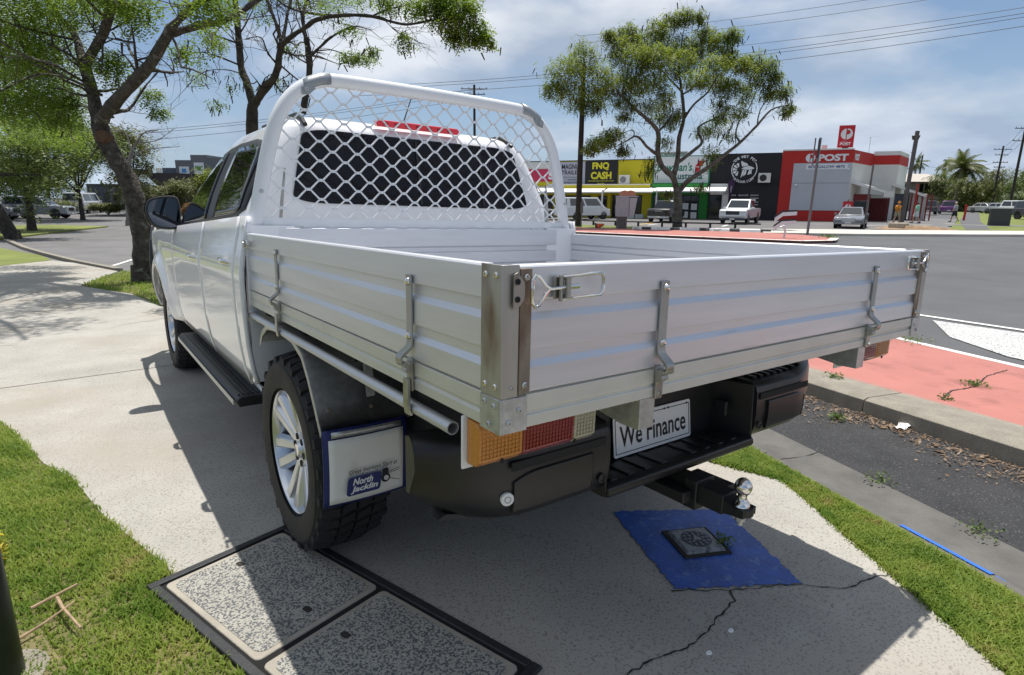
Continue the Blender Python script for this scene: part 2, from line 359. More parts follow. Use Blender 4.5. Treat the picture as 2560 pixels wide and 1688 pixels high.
# ---- slip lane beside the kerb, gutter, median
sheet('slip_lane', [(-.45, -6), (1.66, 0), (3.4, 5.2), (6.0, 13), (7.4, 13), (4.05, 5.2), (2.72, 0), (1.15, -6)], -.072, M_slip, 3)
def kerb_run(name, x0, k, prof, ys, m, label_parent=None, gap=.008):
    """kerb of separate cast lengths along x = x0 + k*y; prof = (offset, height) list"""
    base = thing_struct(name)
    for a, b in zip(ys[:-1], ys[1:]):
        mb = MB(); ya, yb = a+gap/2, b-gap/2; n = len(prof)
        for y in (ya, yb):
            mb.v += [(x0+k*y+o, y-.25*o, gz(x0+k*y+o, y)+h) for o, h in prof]
        mb.f = [(i, (i+1) % n, n+(i+1) % n, n+i) for i in range(n)]+[tuple(range(n-1, -1, -1)), tuple(range(n, 2*n))]
        mb.build('kerb_stone', m, base, bevel=.004)
    return base
def thing_struct(name):
    o = bpy.data.objects.new(name, None); COL.objects.link(o); o['kind'] = 'structure'; return o
GUT = kerb_run('gutter', 1.205, .355, [(0, -.16), (0, -.006), (.045, -.012), (.09, -.05), (.14, -.066), (.33, -.078), (.43, -.064), (.43, -.16)], [-6, -4.2, -2.4, -.62, .86, 2.6, 4.4, 6.2, 8.0, 9.8, 11.6], M_gut)
# blue marker strip painted on the kerb lip
bm_ = MB(); KP = [(.022, -.0045), (.045, -.0075), (.093, -.0475), (.138, -.0620)]
for i in range(10):
    y0 = -.275+.35*i/10; y1 = -.275+.35*(i+1)/10
    for (oa, za), (ob, zb_) in zip(KP[:-1], KP[1:]):
        q = [(1.205+.355*y+o, y-.25*o, gz(1.205+.355*y+o, y)+z_) for y, o, z_ in ((y0, oa, za), (y0, ob, zb_), (y1, ob, zb_), (y1, oa, za))]; bm_.poly(q)
struct(bm_.build('kerb_marking', M_bluel, smooth=False))
MED = kerb_run('median_kerb', 2.70, .26, [(0, -.2), (0, -.075), (.012, .03), (.05, .046), (.42, .05), (.42, -.2)], [-6, -4.0, -1.6, .95, 3.3, 5.6, 7.9, 10.2], M_kerb)
MEDP = sheet('median_paving', [(1.62, -6), (3.13, 0), (3.36, 1), (5.55, 10.2), (9.2, 10.2), (5.31, 1), (4.88, 0), (2.9, -6)], .048, M_red, 3, skirt=.2)
kerb_run('median_edge', 4.88, .43, [(0, -.2), (0, .054), (.03, .058), (.085, .055), (.12, -.02), (.12, -.2)], [-6, -3, 0, 3, 6, 10.2], M_wkerb)
stripe([(7.32, -6), (8.57, 1.35), (8.79, 2.66), (9.9, 9), (13, 22)], .13, -.068, M_line)
sheet('painted_island', [(8.42, 2.35), (7.1, 1.72), (6.32, .95), (5.5, -1.2), (5.6, -5), (7.2, -5), (8.28, 1.2)], -.070, M_linep, 2)

# ---- across the intersection
sheet('far_median', [(14, 36.4), (20.8, 24), (24.6, 12.9), (26.2, 12.4), (28.2, 13.2), (29.6, 15.6), (29.6, 18.0), (26.5, 24.3), (24.5, 28.2), (20, 37)], .03, M_red, 5, skirt=.16)
stripe([(14, 36.4), (20.8, 24), (24.6, 12.9), (26.2, 12.4), (28.2, 13.2)], .35, .036, M_wkerb)
FV = [(26.6, 24.4), (31.1, 18.3), (33.7, 20.5), (30.2, 25.5), (27.5, 31.5), (22, 41), (20, 38), (24.6, 28.4)]
sheet('verge_far', FV, .02, M_turf_far, 5, skirt=.16)
# black and white kerb by the tree: alternating painted lengths
bw = thing_struct('chequer_kerb'); M_bk = mat('black_kerb_paint', (.04, .04, .042), .8, wear=(.4, .4, .39), wear_pos=(.55, .7), wear_scale=4)
for i in range(14):
    a = i/14; b = (i+1)/14; p = Vector((26.4, 24.5)).lerp(Vector((31.0, 18.2)), a); q = Vector((26.4, 24.5)).lerp(Vector((31.0, 18.2)), b); n = Vector((-.42, -.31))
    mb = MB(); z = gz(p.x, p.y)
    mb.hexa([(p.x, p.y, z-.1), (p.x+n.x, p.y+n.y, z-.1), (q.x+n.x, q.y+n.y, z-.1), (q.x, q.y, z-.1), (p.x, p.y, z+.17), (p.x+n.x*.8, p.y+n.y*.8, z+.14), (q.x+n.x*.8, q.y+n.y*.8, z+.14), (q.x, q.y, z+.17)])
    mb.build('kerb_stone', M_wkerb if i % 3 != 1 else M_bk, bw, smooth=False)
FP = [(29.3, 17.6), (33.4, 13.8), (40.7, 9.0), (60, -3), (64, 0.5), (46.3, 10.3), (38.7, 16.0), (33.8, 20.4)]
M_cfar = mat('pale_concrete', (.52, .49, .44), .85, var=.1, vscale=.8, bump=.3, bscale=40)
sheet('far_footpath', FP, .05, M_cfar, 6, skirt=.16)
sheet('far_car_park', [(33.9, 20.6), (38.7, 16.1), (46, 10.6), (70, 14), (70, 60), (25, 75), (20, 55), (27.7, 31.6), (30.4, 25.6)], -.06, M_lot, 6)
sheet('verge_right', [(43.2, 13.4), (58, 17.6), (82, 25), (160, 50), (260, 60), (260, -20), (64, .6), (46.4, 10.4)], .05, M_turf_far, 12, skirt=.14)
sheet('right_path', [(44.5, 12.85), (46.1, 12.0), (62, 17.1), (142, 40.2), (139, 41.2), (60, 18.0)], .06, mat('asphalt_path', (.10, .10, .105), .9, var=.15), 12)
sheet('right_driveway', [(51.0, 16.0), (53.2, 16.4), (56.5, 9.5), (54.3, 8.8)], .066, mat('asphalt_drive', (.16, .16, .165), .9, var=.15), 6)
for a, b in (((47.5, 20.6), (49.6, 19.4)), ((52.0, 18.6), (53.6, 17.8)), ((56.4, 17.9), (58, 17.2)), ((39.5, 22.5), (45, 25.3)), ((36.6, 25.2), (43.5, 28.8)), ((33.5, 29.5), (39.5, 32.2)), ((29.5, 34.5), (36, 38.6))):
    stripe([a, b], .22, -.052, M_line)
M_yel = mat('yellow_line_paint', (.6, .36, .06), .7, var=.1); stripe([(33.6, 30.4), (38.8, 32.8)], .25, -.05, M_yel)

# ---- cracks in the footpath and median
def crack(pts, w, dz, parent, seed=1):
    rnd = random.Random(seed); mb = MB(); P = []
    for a, b in zip(pts[:-1], pts[1:]):
        k = max(2, int(math.dist(a, b)/.02))
        for i in range(k): P.append((a[0]+(b[0]-a[0])*i/k+rnd.uniform(-.006, .006), a[1]+(b[1]-a[1])*i/k+rnd.uniform(-.006, .006)))
    P.append(pts[-1])
    for a, b in zip(P[:-1], P[1:]):
        d = Vector((b[0]-a[0], b[1]-a[1])); d.normalize(); wa = w*rnd.uniform(.4, 1.3)
        n = Vector((-d.y, d.x))*wa/2
        mb.poly([(a[0]-n.x, a[1]-n.y, gz(*a)+dz), (a[0]+n.x, a[1]+n.y, gz(*a)+dz), (b[0]+n.x, b[1]+n.y, gz(*b)+dz), (b[0]-n.x, b[1]-n.y, gz(*b)+dz)])
    return mb.build('crack', M_crack, parent, smooth=False)
crack([(.24, .21), (.20, .17), (.08, .15), (-.08, .115), (-.20, .14), (-.34, .15), (-.8, .1)], .006, .0025, FOOT, 3)
crack([(.07, .33), (.24, .21), (.48, .09), (.52, .04), (.59, -.02), (.69, -.03), (.81, -.07)], .005, .0025, FOOT, 4)
crack([(.48, .09), (.60, .32), (.73, .56)], .003, .0025, FOOT, 5)
crack([(3.37, .61), (3.7, .66), (4.02, .6), (4.5, .66), (4.93, .63)], .012, .0515, MEDP, 6)
# expansion joint across the footway
jt = MB(); a = Vector((-2.2, 4.55)); b = Vector((.9, 4.9))
for i in range(10):
    p = a.lerp(b, i/10); q = a.lerp(b, (i+1)/10)
    jt.poly([(p.x, p.y, gz(*p)+.002), (q.x, q.y, gz(*q)+.002), (q.x, q.y+.008, gz(*q)+.002), (p.x, p.y+.008, gz(*p)+.002)])
jt.build('joint', M_crack, FOOT, smooth=False)

# ---- grass blades
def inside(px, py, poly):
    r = np.zeros(len(px), bool); j = len(poly)-1
    for i in range(len(poly)):
        xi, yi = poly[i]; xj, yj = poly[j]
        c = ((yi > py) != (yj > py)) & (px < (xj-xi)*(py-yi)/((yj-yi) or 1e-9)+xi); r ^= c; j = i
    return r
def grass(name, poly, n, h=(.012, .032), w=.0026, box=None, label='', fringe=.010, clump=True, avoid=None):
    xs = [p[0] for p in poly]; ys = [p[1] for p in poly]; bx = box or (min(xs), max(xs), min(ys), max(ys))
    k = n*8; x = RNG.uniform(bx[0], bx[1], k); y = RNG.uniform(bx[2], bx[3], k)
    ok = inside(x, y, poly); x, y = x[ok][:n], y[ok][:n]
    x = x+RNG.normal(0, fringe, len(x)); y = y+RNG.normal(0, fringe, len(y))
    if avoid: k_ = ~inside(x, y, avoid); x, y = x[k_], y[k_]
    if clump:
        d = (np.sin(x*9.1+1.3*np.sin(y*5.2))+np.sin(y*7.7+1.9*np.sin(x*6.3)))*.18+.74; keep = RNG.uniform(0, 1, len(x)) < d; x, y, d = x[keep], y[keep], d[keep]
    else: d = np.full(len(x), .8)
    m = len(x); z = np.array([gz(a, b) for a, b in zip(x, y)])-.006
    hh = RNG.uniform(h[0], h[1], m)*(.55+.6*d); an = RNG.uniform(0, 2*np.pi, m); ln = RNG.uniform(.2, 1.1, m)*hh
    wx, wy = np.cos(an+1.57)*w, np.sin(an+1.57)*w
    V = np.zeros((m, 5, 3)); ox, oy = np.cos(an)*ln, np.sin(an)*ln
    V[:, 0] = np.c_[x-wx, y-wy, z]; V[:, 1] = np.c_[x+wx, y+wy, z]
    V[:, 2] = np.c_[x+ox*.45+wx*.8, y+oy*.45+wy*.8, z+hh*.65]; V[:, 3] = np.c_[x+ox*.45-wx*.8, y+oy*.45-wy*.8, z+hh*.65]
    V[:, 4] = np.c_[x+ox, y+oy, z+hh*.9]
    b = np.arange(m)[:, None]*5
    F = np.concatenate([b+np.array([[0, 1, 2]]), b+np.array([[0, 2, 3]]), b+np.array([[3, 2, 4]])])
    o = npmesh(name, V.reshape(-1, 3), F, M_blade, kind='stuff'); tag(o, label, 'grass'); return o
LV = [(-1.14, -.2), (-1.18, .55), (-1.32, 1.49), (-1.38, 1.68), (-1.48, 2.02), (-1.59, 2.56), (-1.70, 2.82), (-1.87, 3.51), (-1.93, 3.7), (-2.4, 5.4), (-3.6, 5.4), (-3.0, -.2)]
grass('grass', LV, 150000, box=(-2.6, -1.14, .3, 5.0), avoid=[(-1.392, 1.362), (-.88, 1.52), (-.5, .2), (-1.035, .17)], label='mown grass beside the footpath left of the white ute')
KVG = KV[:8]+[(-1.0, -6), (.79, -1.0), (1.165, 0), (1.31, .4), (1.49, .9), (1.71, 1.35)]
grass('grass', KVG, 85000, box=(.5, 1.8, -.9, 1.35), label='narrow grass strip between footpath and gutter')
grass('grass', TREEV, 14000, h=(.03, .07), w=.006, box=(-1.5, 1.4, 6.0, 14), label='grass patch round the leaning tree ahead of the ute')
# ---- leaf litter along the median kerb
m = 3000; t = RNG.uniform(-1.6, 1.5, m); off = np.abs(RNG.normal(0, .16, m)); x = 2.70+.26*t-.01-off*(1+.5*np.sin(t*7)); y = t-.25*0
sel = x > 2.1; x, y = x[sel], y[sel]; m = len(x); z = np.array([gz(a, b) for a, b in zip(x, y)])-.068+RNG.uniform(0, .012, m)
sz = RNG.gamma(2.0, .0036, m)+.003; a1 = RNG.uniform(0, 6.28, m); tl = RNG.normal(0, .5, (m, 2))
ux = np.c_[np.cos(a1), np.sin(a1), tl[:, 0]*.5]*sz[:, None]; uy = np.c_[-np.sin(a1), np.cos(a1), tl[:, 1]*.5]*sz[:, None]*RNG.uniform(.12, .6, m)[:, None]
c = np.c_[x, y, z]; V = np.stack([c-ux, c-uy, c+ux, c+uy], 1).reshape(-1, 3)
M_litter = leafmat('dead_leaf', (.10, .055, .032), (.30, .21, .13), scale=60, tr=.1)
tag(npmesh('leaf_litter', V, np.arange(4*m).reshape(-1, 4), M_litter, kind='stuff'), 'brown dead leaves gathered along the foot of the median kerb', 'leaf litter')
# ================================================================== THE TRAY UTE
M_white = mat('white_paint', (.82, .82, .84), .32, coat=.8)
M_black = mat('black_plastic', (.012, .012, .013), .42, bump=.12, bscale=400)
M_blackt = mat('textured_black_plastic', (.016, .016, .017), .5, bump=.25, bscale=700)
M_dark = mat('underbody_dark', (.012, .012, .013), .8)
M_glass = mat('tinted_glass', (.003, .003, .006), .02, spec=.32)
M_rubber = mat('tyre_rubber', (.014, .014, .015), .75, var=.3, vscale=20, bump=.2, bscale=120)
M_sidew = mat('dusty_sidewall', (.085, .066, .048), .8, var=.35, vscale=9, col2=(.03, .027, .025), bump=.3, bscale=90)
M_alloy = mat('alloy_silver', (.62, .64, .68), .28, metal=.85, coat=.5)
M_alu = mat('anodised_aluminium', (.60, .60, .62), .42, metal=.75, var=.03, vscale=3, bump=.03, bscale=300)
M_alus = mat('aluminium_extrusion', (.70, .705, .735), .38, metal=.58, var=.05, vscale=2.5, stretch=(1, 1, 14), wear=(.50, .49, .47), wear_pos=(.66, .8), wear_scale=3)
M_coam = mat('aluminium_coaming', (.63, .63, .58), .45, metal=.45, var=.06, vscale=8)
M_steel = mat('stainless_strap', (.40, .39, .36), .36, metal=.9, var=.12, vscale=14, wear=(.16, .12, .08), wear_pos=(.6, .75), wear_scale=16)
M_chrome = mat('polished_steel', (.75, .73, .70), .12, metal=1.0)
M_galv = mat('galvanised_steel', (.50, .51, .51), .42, metal=.75, var=.2, vscale=45, bump=.05, bscale=120)
M_rust = mat('rusty_plate', (.28, .235, .19), .55, metal=.55, var=.3, vscale=9, wear=(.12, .06, .032), wear_pos=(.48, .66), wear_scale=14, stretch=(1, 1, .35))
M_post = mat('stained_post', (.44, .43, .40), .42, metal=.75, var=.15, vscale=10, wear=(.17, .10, .06), wear_pos=(.56, .72), wear_scale=11, stretch=(1, 1, .3))
M_hbw = mat('headboard_white', (.74, .76, .78), .32, var=.03, vscale=6, coat=.25)
M_redl = mat('red_lens', (.24, .016, .02), .18, coat=.8)
M_redhi = mat('red_brake_lens', (.62, .012, .02), .15, coat=1)
M_amber = mat('amber_lens', (.55, .21, .025), .25, coat=.6, bump=.3, bscale=160)
M_clear = mat('clear_lens', (.42, .39, .28), .2, coat=.8, bump=.4, bscale=120)
M_flap = mat('flap_white', (.82, .81, .77), .6, var=.05, vscale=6, wear=(.42, .33, .24), wear_pos=(.66, .85), wear_scale=9)
M_navy = mat('navy_blue', (.012, .022, .13), .5)
M_ink = mat('black_ink', (.008, .008, .008), .6)
M_pure = mat('white_plastic', (.78, .78, .78), .4)
M_mirror = mat('mirror_glass', (.10, .11, .13), .03, metal=1.0)

UTE = thing('tray_ute', 'white dual cab ute with silver dropside tray and mesh headboard', 'ute')
UTE.rotation_mode = 'YXZ'; UTE.rotation_euler = (-0.018, 0.0287, 0)
def P(mb, name, m, parent=None, **kw): return mb.build(name, m, parent or UTE, **kw)
ZB, ZC, ZT, TL = .875, .937, 1.169, 1.84

# ---------------- tray: floor, coaming, dropsides
P(MB().box(-.87, .87, .03, TL-.02, .918, .932), 'tray_floor', M_alu)
cprof = [(0, .875), (0, .897), (-.004, .899), (-.004, .905), (0, .907), (0, .937), (-.012, .937), (-.03, .935), (-.03, .875)]     # (outward depth, z)
P(MB().extr(cprof, (-.9, .06, 0), (-1, 0, 0), (0, 0, 1), (0, TL-.06, 0)), 'coaming', M_coam, bevel=.0012, ang=12)
P(MB().extr(cprof, (.9, .06, 0), (1, 0, 0), (0, 0, 1), (0, TL-.06, 0)), 'coaming', M_coam, bevel=.0012, ang=12)
P(MB().extr(cprof, (-.844, 0, 0), (0, -1, 0), (0, 0, 1), (1.688, 0, 0)), 'coaming', M_coam, bevel=.0012, ang=12)
def dprof(z0, z1):
    """dropside section: proud planks with a recessed groove and a sloped ledge between them"""
    q = [(-.004, z0), (0, z0+.003)]
    for zl, zu in ((.988, .998), (1.074, 1.0845)): q += [(0, zl), (-.0075, zu)] if False else []
    q += [(0, .986), (-.008, .998), (-.008, 1.0195), (0, 1.0205), (0, 1.072), (-.008, 1.0845), (-.008, 1.1075), (0, 1.1087), (0, z1-.004), (-.004, z1)]
    q += [(-.024, z1), (-.028, z1-.004), (-.028, 1.112), (-.021, 1.110), (-.021, 1.106), (-.028, 1.104), (-.028, 1.082), (-.021, 1.080), (-.021, 1.076), (-.028, 1.074), (-.028, 1.02), (-.021, 1.018), (-.021, 1.014), (-.028, 1.012), (-.028, z0)]
    return q
DP = dprof(ZC+.003, ZT)
P(MB().extr(DP, (-.9, .062, 0), (-1, 0, 0), (0, 0, 1), (0, TL-.075, 0)), 'dropside', M_alus, bevel=.0008, ang=12)
P(MB().extr(DP, (.9, .062, 0), (1, 0, 0), (0, 0, 1), (0, TL-.075, 0)), 'dropside', M_alus, bevel=.0008, ang=12)
P(MB().extr(DP, (-.866, 0, 0), (0, -1, 0), (0, 0, 1), (1.732, 0, 0)), 'tailgate', M_alus, bevel=.0008, ang=12)
# front wall of the tray under the headboard
FPROF = [(0, .93), (0, .985), (-.010, .987), (-.010, 1.008), (0, 1.017), (0, 1.075), (-.010, 1.077), (-.010, 1.098), (0, 1.107), (0, 1.19), (-.03, 1.19), (-.03, .93)]
P(MB().extr(FPROF, (-.868, TL-.03, 0), (0, -1, 0), (0, 0, 1), (1.736, 0, 0)), 'front_wall', M_alus, bevel=.001, ang=12)
# corner posts with rivets
def rivets(mb, pts, axis, r=.0062, h=.0035):
    for p in pts: mb.lathe([(r, -.001), (r, h*.4), (r*.72, h), (r*.35, h), (r*.3, h*.3), (0, h*.3)], p, axis, n=10)
for sx in (-1, 1):
    po = MB(); t = .004
    a, b = sx*.9, sx*.867
    po.extr([(sx*.903, -.003), (sx*.866, -.003), (sx*.866, .0), (sx*.8995, .0005), (sx*.8995, .06), (sx*.903, .06)], (0, 0, .9375), (1, 0, 0), (0, 1, 0), (0, 0, .2325))
    o = P(po, 'corner_post', M_post, bevel=.001)
    rv = MB(); rivets(rv, [(sx*.903, y, z) for y in (.014, .045) for z in (.957, 1.152)], (sx, 0, 0)); rivets(rv, [(sx*.88, -.003, .955)], (0, -1, 0), .004); rv.each('rivet', M_chrome, o)
    pl = MB().box(min(sx*.8645, sx*.840), max(sx*.8645, sx*.840), -.0045, .001, .941, 1.163)
    o2 = P(pl, 'end_plate', M_rust, bevel=.001, label='rust-stained end plate of the tailgate')
    rv = MB(); rivets(rv, [(sx*.852, -.0045, .957), (sx*.852, -.0045, 1.148)], (0, -1, 0)); rv.each('rivet', M_chrome, o2)
    br = MB().extr([(sx*.904, -.004), (sx*.844, -.004), (sx*.844, .0), (sx*.8995, .0005), (sx*.8995, .06), (sx*.904, .06)], (0, 0, .872), (1, 0, 0), (0, 1, 0), (0, 0, .064))
    o3 = P(br, 'corner_bracket', M_galv, bevel=.001)
    rv = MB(); rivets(rv, [(sx*.904, .015, .922), (sx*.904, .044, .925), (sx*.904, .03, .885)], (sx, 0, 0)); rivets(rv, [(sx*.862, -.004, .912), (sx*.885, -.004, .892)], (0, -1, 0)); rv.each('rivet', M_galv, o3)
# hinge straps
def strap(O, out, along):
    O, out, al = Vector(O), Vector(out), Vector(along); n = 9
    prof = [(.002, 1.126), (.007, 1.126), (.007, .982), (.010, .972), (.030, .957), (.034, .950), (.034, .940), (.028, .931), (.018, .927), (.016, .932), (.025, .936), (.029, .942), (.028, .948), (.006, .966), (.002, .978)]
    mb = MB().extr(prof, O-al*.012, out, (0, 0, 1), al*.024)
    lo = MB().extr([(.002, .945), (.006, .945), (.008, .935), (.020, .926), (.022, .918), (.008, .908), (.007, .872), (.002, .872)], O-al*.011, out, (0, 0, 1), al*.022)
    o = P(mb, 'hinge_strap', M_steel, bevel=.0012)
    lo.build('hinge_lug', M_steel, o, bevel=.001)
    pin = MB().tube([O-al*.018+out*.023+Vector((0, 0, .935)), O+al*.018+out*.023+Vector((0, 0, .935))], .0065, 10); pin.build('hinge_pin', M_steel, o)
    bt = MB()
    for z in (1.112, .995): bt.lathe([(.0085, 0), (.0085, .002), (.0065, .0055), (.003, .0065), (0, .0065)], O+out*.007+Vector((0, 0, z)), out, 14)
    bt.lathe([(.006, 0), (.005, .005), (0, .005)], O+out*.007+Vector((0, 0, .885)), out, 8)
    bt.each('bolt', M_chrome, o)
for x in (-.487, .505): strap((x, 0, 0), (0, -1, 0), (1, 0, 0))
for y in (.335, 1.36): strap((-.9, y, 0), (-1, 0, 0), (0, 1, 0)); strap((.9, y, 0), (1, 0, 0), (0, 1, 0))
# over-centre latches
def latch(O, out, al, s=1.0):
    O, out, al = Vector(O), Vector(out), Vector(al); Z = Vector((0, 0, 1))
    def q(a, o, z): return O+al*a*s+out*o+Z*z*s
    kp = MB(); pf = [(-.012, .026), (-.004, .03), (.010, .014), (.012, .006), (.012, -.006), (.010, -.018), (-.004, -.034), (-.012, -.03)]
    kp.extr(pf, O+out*.004, al*s, Z*s, out*.003)
    o = P(kp, 'latch_keeper', M_steel, bevel=.0006)
    rv = MB()
    for z in (.014, -.016): rv.lathe([(.0055, 0), (.0055, .0012), (.003, .0012), (.0025, .0002), (0, .0002)], q(-.004, .007, z), out, 10)
    rv.each('rivet', M_dark, o)
    lp = [q(.022, .014, .0), q(.022, .014, .016), q(.027, .015, .024), q(.036, .015, .022), q(.052, .014, .006), q(.062, .014, 0), q(.105, .012, .001)]
    l2 = [q(.022, .014, .0), q(.022, .014, -.022), q(.028, .015, -.030), q(.036, .015, -.028), q(.050, .014, -.010), q(.060, .014, -.001)]
    mb = MB().tube(lp, .0034*s, 10).tube(l2, .0034*s, 10).tube([q(.1, .012, .001), q(.13, .012, .001)], .005*s, 8)
    mb.build('latch_hook', M_chrome, o)
    bs = MB(); 
    bs.extr([(.078, .018), (.115, .018), (.115, .014), (.1, .013), (.1, -.013), (.115, -.015), (.115, -.02), (.078, -.02)], O+out*.003, al*s, Z*s, out*.003)
    for z in (.0175, -.0195): bs.extr([(.084, .0), (.118, .0), (.112, .018), (.09, .018)], O+Z*z*s, al*s, out, Z*.002)
    bs.tube([q(.088, .012, .022), q(.088, .012, -.024)], .004, 8).tube([q(.102, .014, .017), q(.102, .014, -.019)], .006, 8)
    bs.build('latch_base', M_steel, o)
    hd = MB().tube([q(.09, .013, .0195), q(.125, .014, .020), q(.155, .016, .0225), q(.178, .017, .0235), q(.1855, .017, .019), q(.187, .017, .008), q(.186, .017, -.010), q(.181, .017, -.0165), q(.158, .016, -.0175), q(.125, .014, -.0185), q(.09, .013, -.0215)], [.0022, .0026, .0034, .0036, .0036, .0036, .0036, .0036, .0034, .0026, .0022], 10)
    hd.build('latch_handle', M_chrome, o)
    pw = MB().box(-.001, .001, -.001, .001, -.001, .001)
latch((-.872, -.004, 1.128), (0, -1, 0), (1, 0, 0)); latch((.872, -.004, 1.128), (0, -1, 0), (-1, 0, 0))
latch((-.904, 1.80, 1.128), (-1, 0, 0), (0, -1, 0), .55); latch((.904, 1.80, 1.128), (1, 0, 0), (0, -1, 0), .55)

# ---------------- front uprights and gussets
for sx in (-1, 1):
    mb = MB().box(min(sx*.902, sx*.87), max(sx*.902, sx*.87), TL-.012, TL+.012, .795, 1.20)
    mb.extr([(0, 1.19), (.03, 1.19), (.035, 1.30), (.012, 1.43), (0, 1.44)], (sx*.885, TL+.012, 0), (0, 1, 0), (sx*-.12, 0, 1), (sx*.006, 0, 0))
    P(mb, 'front_upright', M_galv if sx > 0 else M_steel, bevel=.001)
# ---------------- headboard
def arc(c, r, a0, a1, n): return [(c[0]+r*math.cos(R(a0+(a1-a0)*i/n)), c[1]+r*math.sin(R(a0+(a1-a0)*i/n))) for i in range(n+1)]
# centreline of the left half in (x, z), then mirrored
half = [(-.862, 1.172), (-.842, 1.25), (-.812, 1.38), (-.785, 1.49), (-.757, 1.585), (-.733, 1.645), (-.700, 1.700), (-.660, 1.745), (-.612, 1.780), (-.56, 1.803), (-.50, 1.814), (-.30, 1.818), (0, 1.820)]
line = half+[(-x, z) for x, z in half[-2::-1]]
def cr(pts, k=4):
    out = []
    for i in range(len(pts)-1):
        p0 = pts[max(i-1, 0)]; p1 = pts[i]; p2 = pts[i+1]; p3 = pts[min(i+2, len(pts)-1)]
        for j in range(k):
            t = j/k; out.append(tuple(.5*((2*b)+(-a+c)*t+(2*a-5*b+4*c-d)*t*t+(-a+3*b-3*c+d)*t**3) for a, b, c, d in zip(p0, p1, p2, p3)))
    return out+[pts[-1]]
fine = cr(line, 4)
HBY = TL+.004
P(MB().tube([(x, HBY, z) for x, z in fine], .030, 20), 'headboard_tube', M_hbw)
P(MB().tube([(-.84, HBY, 1.205), (.84, HBY, 1.205)], .012, 12).box(-.835, .835, HBY-.012, HBY-.007, 1.196, 1.232), 'headboard_rail', M_hbw)
P(MB().tube([(-.868, HBY+.02, 1.186), (.868, HBY+.02, 1.186)], .016, 14), 'headboard_rail', M_hbw)
sp = MB()
for x in (-.66, .60): sp.box(x-.002, x+.002, HBY-.013, HBY+.012, 1.17, 1.20)
sp.each('headboard_joint', M_galv, UTE)
# corner brackets bent over the tube
for sx in (-1, 1):
    mb = MB(); n = 10; ring = []
    cl = [( -.632, 1.768), (-.61, 1.782), (-.56, 1.803), (-.515, 1.812)]
    for (x, z) in cl:
        row = []
        for k in range(n+1):
            a = R(-35+k*(250-0)/n)       # wraps rear, top and front
            row.append((sx*x, HBY-.034*math.cos(a), z+.034*math.sin(a)))
        ring.append(row)
    mb.v = [p for r_ in ring for p in r_]; w = n+1
    mb.f = [(i*w+k, i*w+k+1, (i+1)*w+k+1, (i+1)*w+k) for i in range(len(cl)-1) for k in range(n)]
    mb.extr([(-.64, 1.735), (-.61, 1.742), (-.585, 1.765), (-.60, 1.79), (-.645, 1.765)], (0, HBY-.0345, 0), (sx, 0, 0), (0, 0, 1), (0, .004, 0))
    o = P(mb, 'corner_bracket', mat('bracket_grey', (.30, .32, .33), .45, metal=.5, var=.1), solid=.003, solid_off=1)
    bl = MB().lathe([(.009, 0), (.009, .004), (.005, .005), (.004, .001), (0, .001)], (sx*-.625, HBY-.036, 1.757), (0, -1, 0), 12); bl.build('bolt', M_galv, o)
bl = MB()
for sx in (-1, 1):
    for x, z in ((-.858, 1.192), (-.825, 1.338)): bl.lathe([(.009, 0), (.008, .004), (.004, .0055), (0, .0055)], (sx*-x*-1, HBY-.029, z), (0, -1, 0), 10)
bl.each('bolt', M_galv, UTE)
# expanded mesh infill
def inner(x):
    """z of the underside of the tube at x"""
    best = None
    for (x0, z0), (x1, z1) in zip(fine[:-1], fine[1:]):
        if x0 <= x <= x1 and x1 > x0: best = z0+(z1-z0)*(x-x0)/(x1-x0)
    return best
def clip_ok(x, z):
    c = inner(x)
    return c is not None and z < c-.024 and z > 1.222
em = MB(); PX, PZ = .1135, .0815
def strand(p, q, w=.0064, t=.005):
    p, q = Vector(p), Vector(q); d = (q-p).normalized(); n = Vector((-d.z, 0, d.x))*w/2; y = Vector((0, t, 0))
    em.hexa([p-n-y*.5, q-n-y*.5, q-n+y*.5, p-n+y*.5, p+n-y*.5, q+n-y*.5, q+n+y*.5, p+n+y*.5])
def cl_seg(a, b):
    """clip a segment to the opening"""
    K = 8; pts = [(a[0]+(b[0]-a[0])*i/K, a[1]+(b[1]-a[1])*i/K) for i in range(K+1)]; oks = [clip_ok(*p) for p in pts]
    if not any(oks): return None
    i0 = oks.index(True); i1 = K-oks[::-1].index(True)
    return (pts[max(i0-1, 0)], pts[min(i1+1, K)]) if i1 > i0 else None
for j in range(-1, 18):
    z = 1.233+j*PZ/2; off = (j % 2)*PX/2
    for i in range(-9, 10):
        x = i*PX+off; hb = .0085
        s_ = cl_seg((x-hb, z), (x+hb, z))
        if s_: strand((s_[0][0], HBY, s_[0][1]), (s_[1][0], HBY, s_[1][1]), .0115)
        for sg in (-1, 1):
            s_ = cl_seg((x+sg*hb, z), (x+sg*(PX/2-hb), z+PZ/2))
            if s_: strand((s_[0][0], HBY-.004*0, s_[0][1]), (s_[1][0], HBY, s_[1][1]))
P(em, 'mesh_infill', M_hbw, smooth=False, kind='stuff')

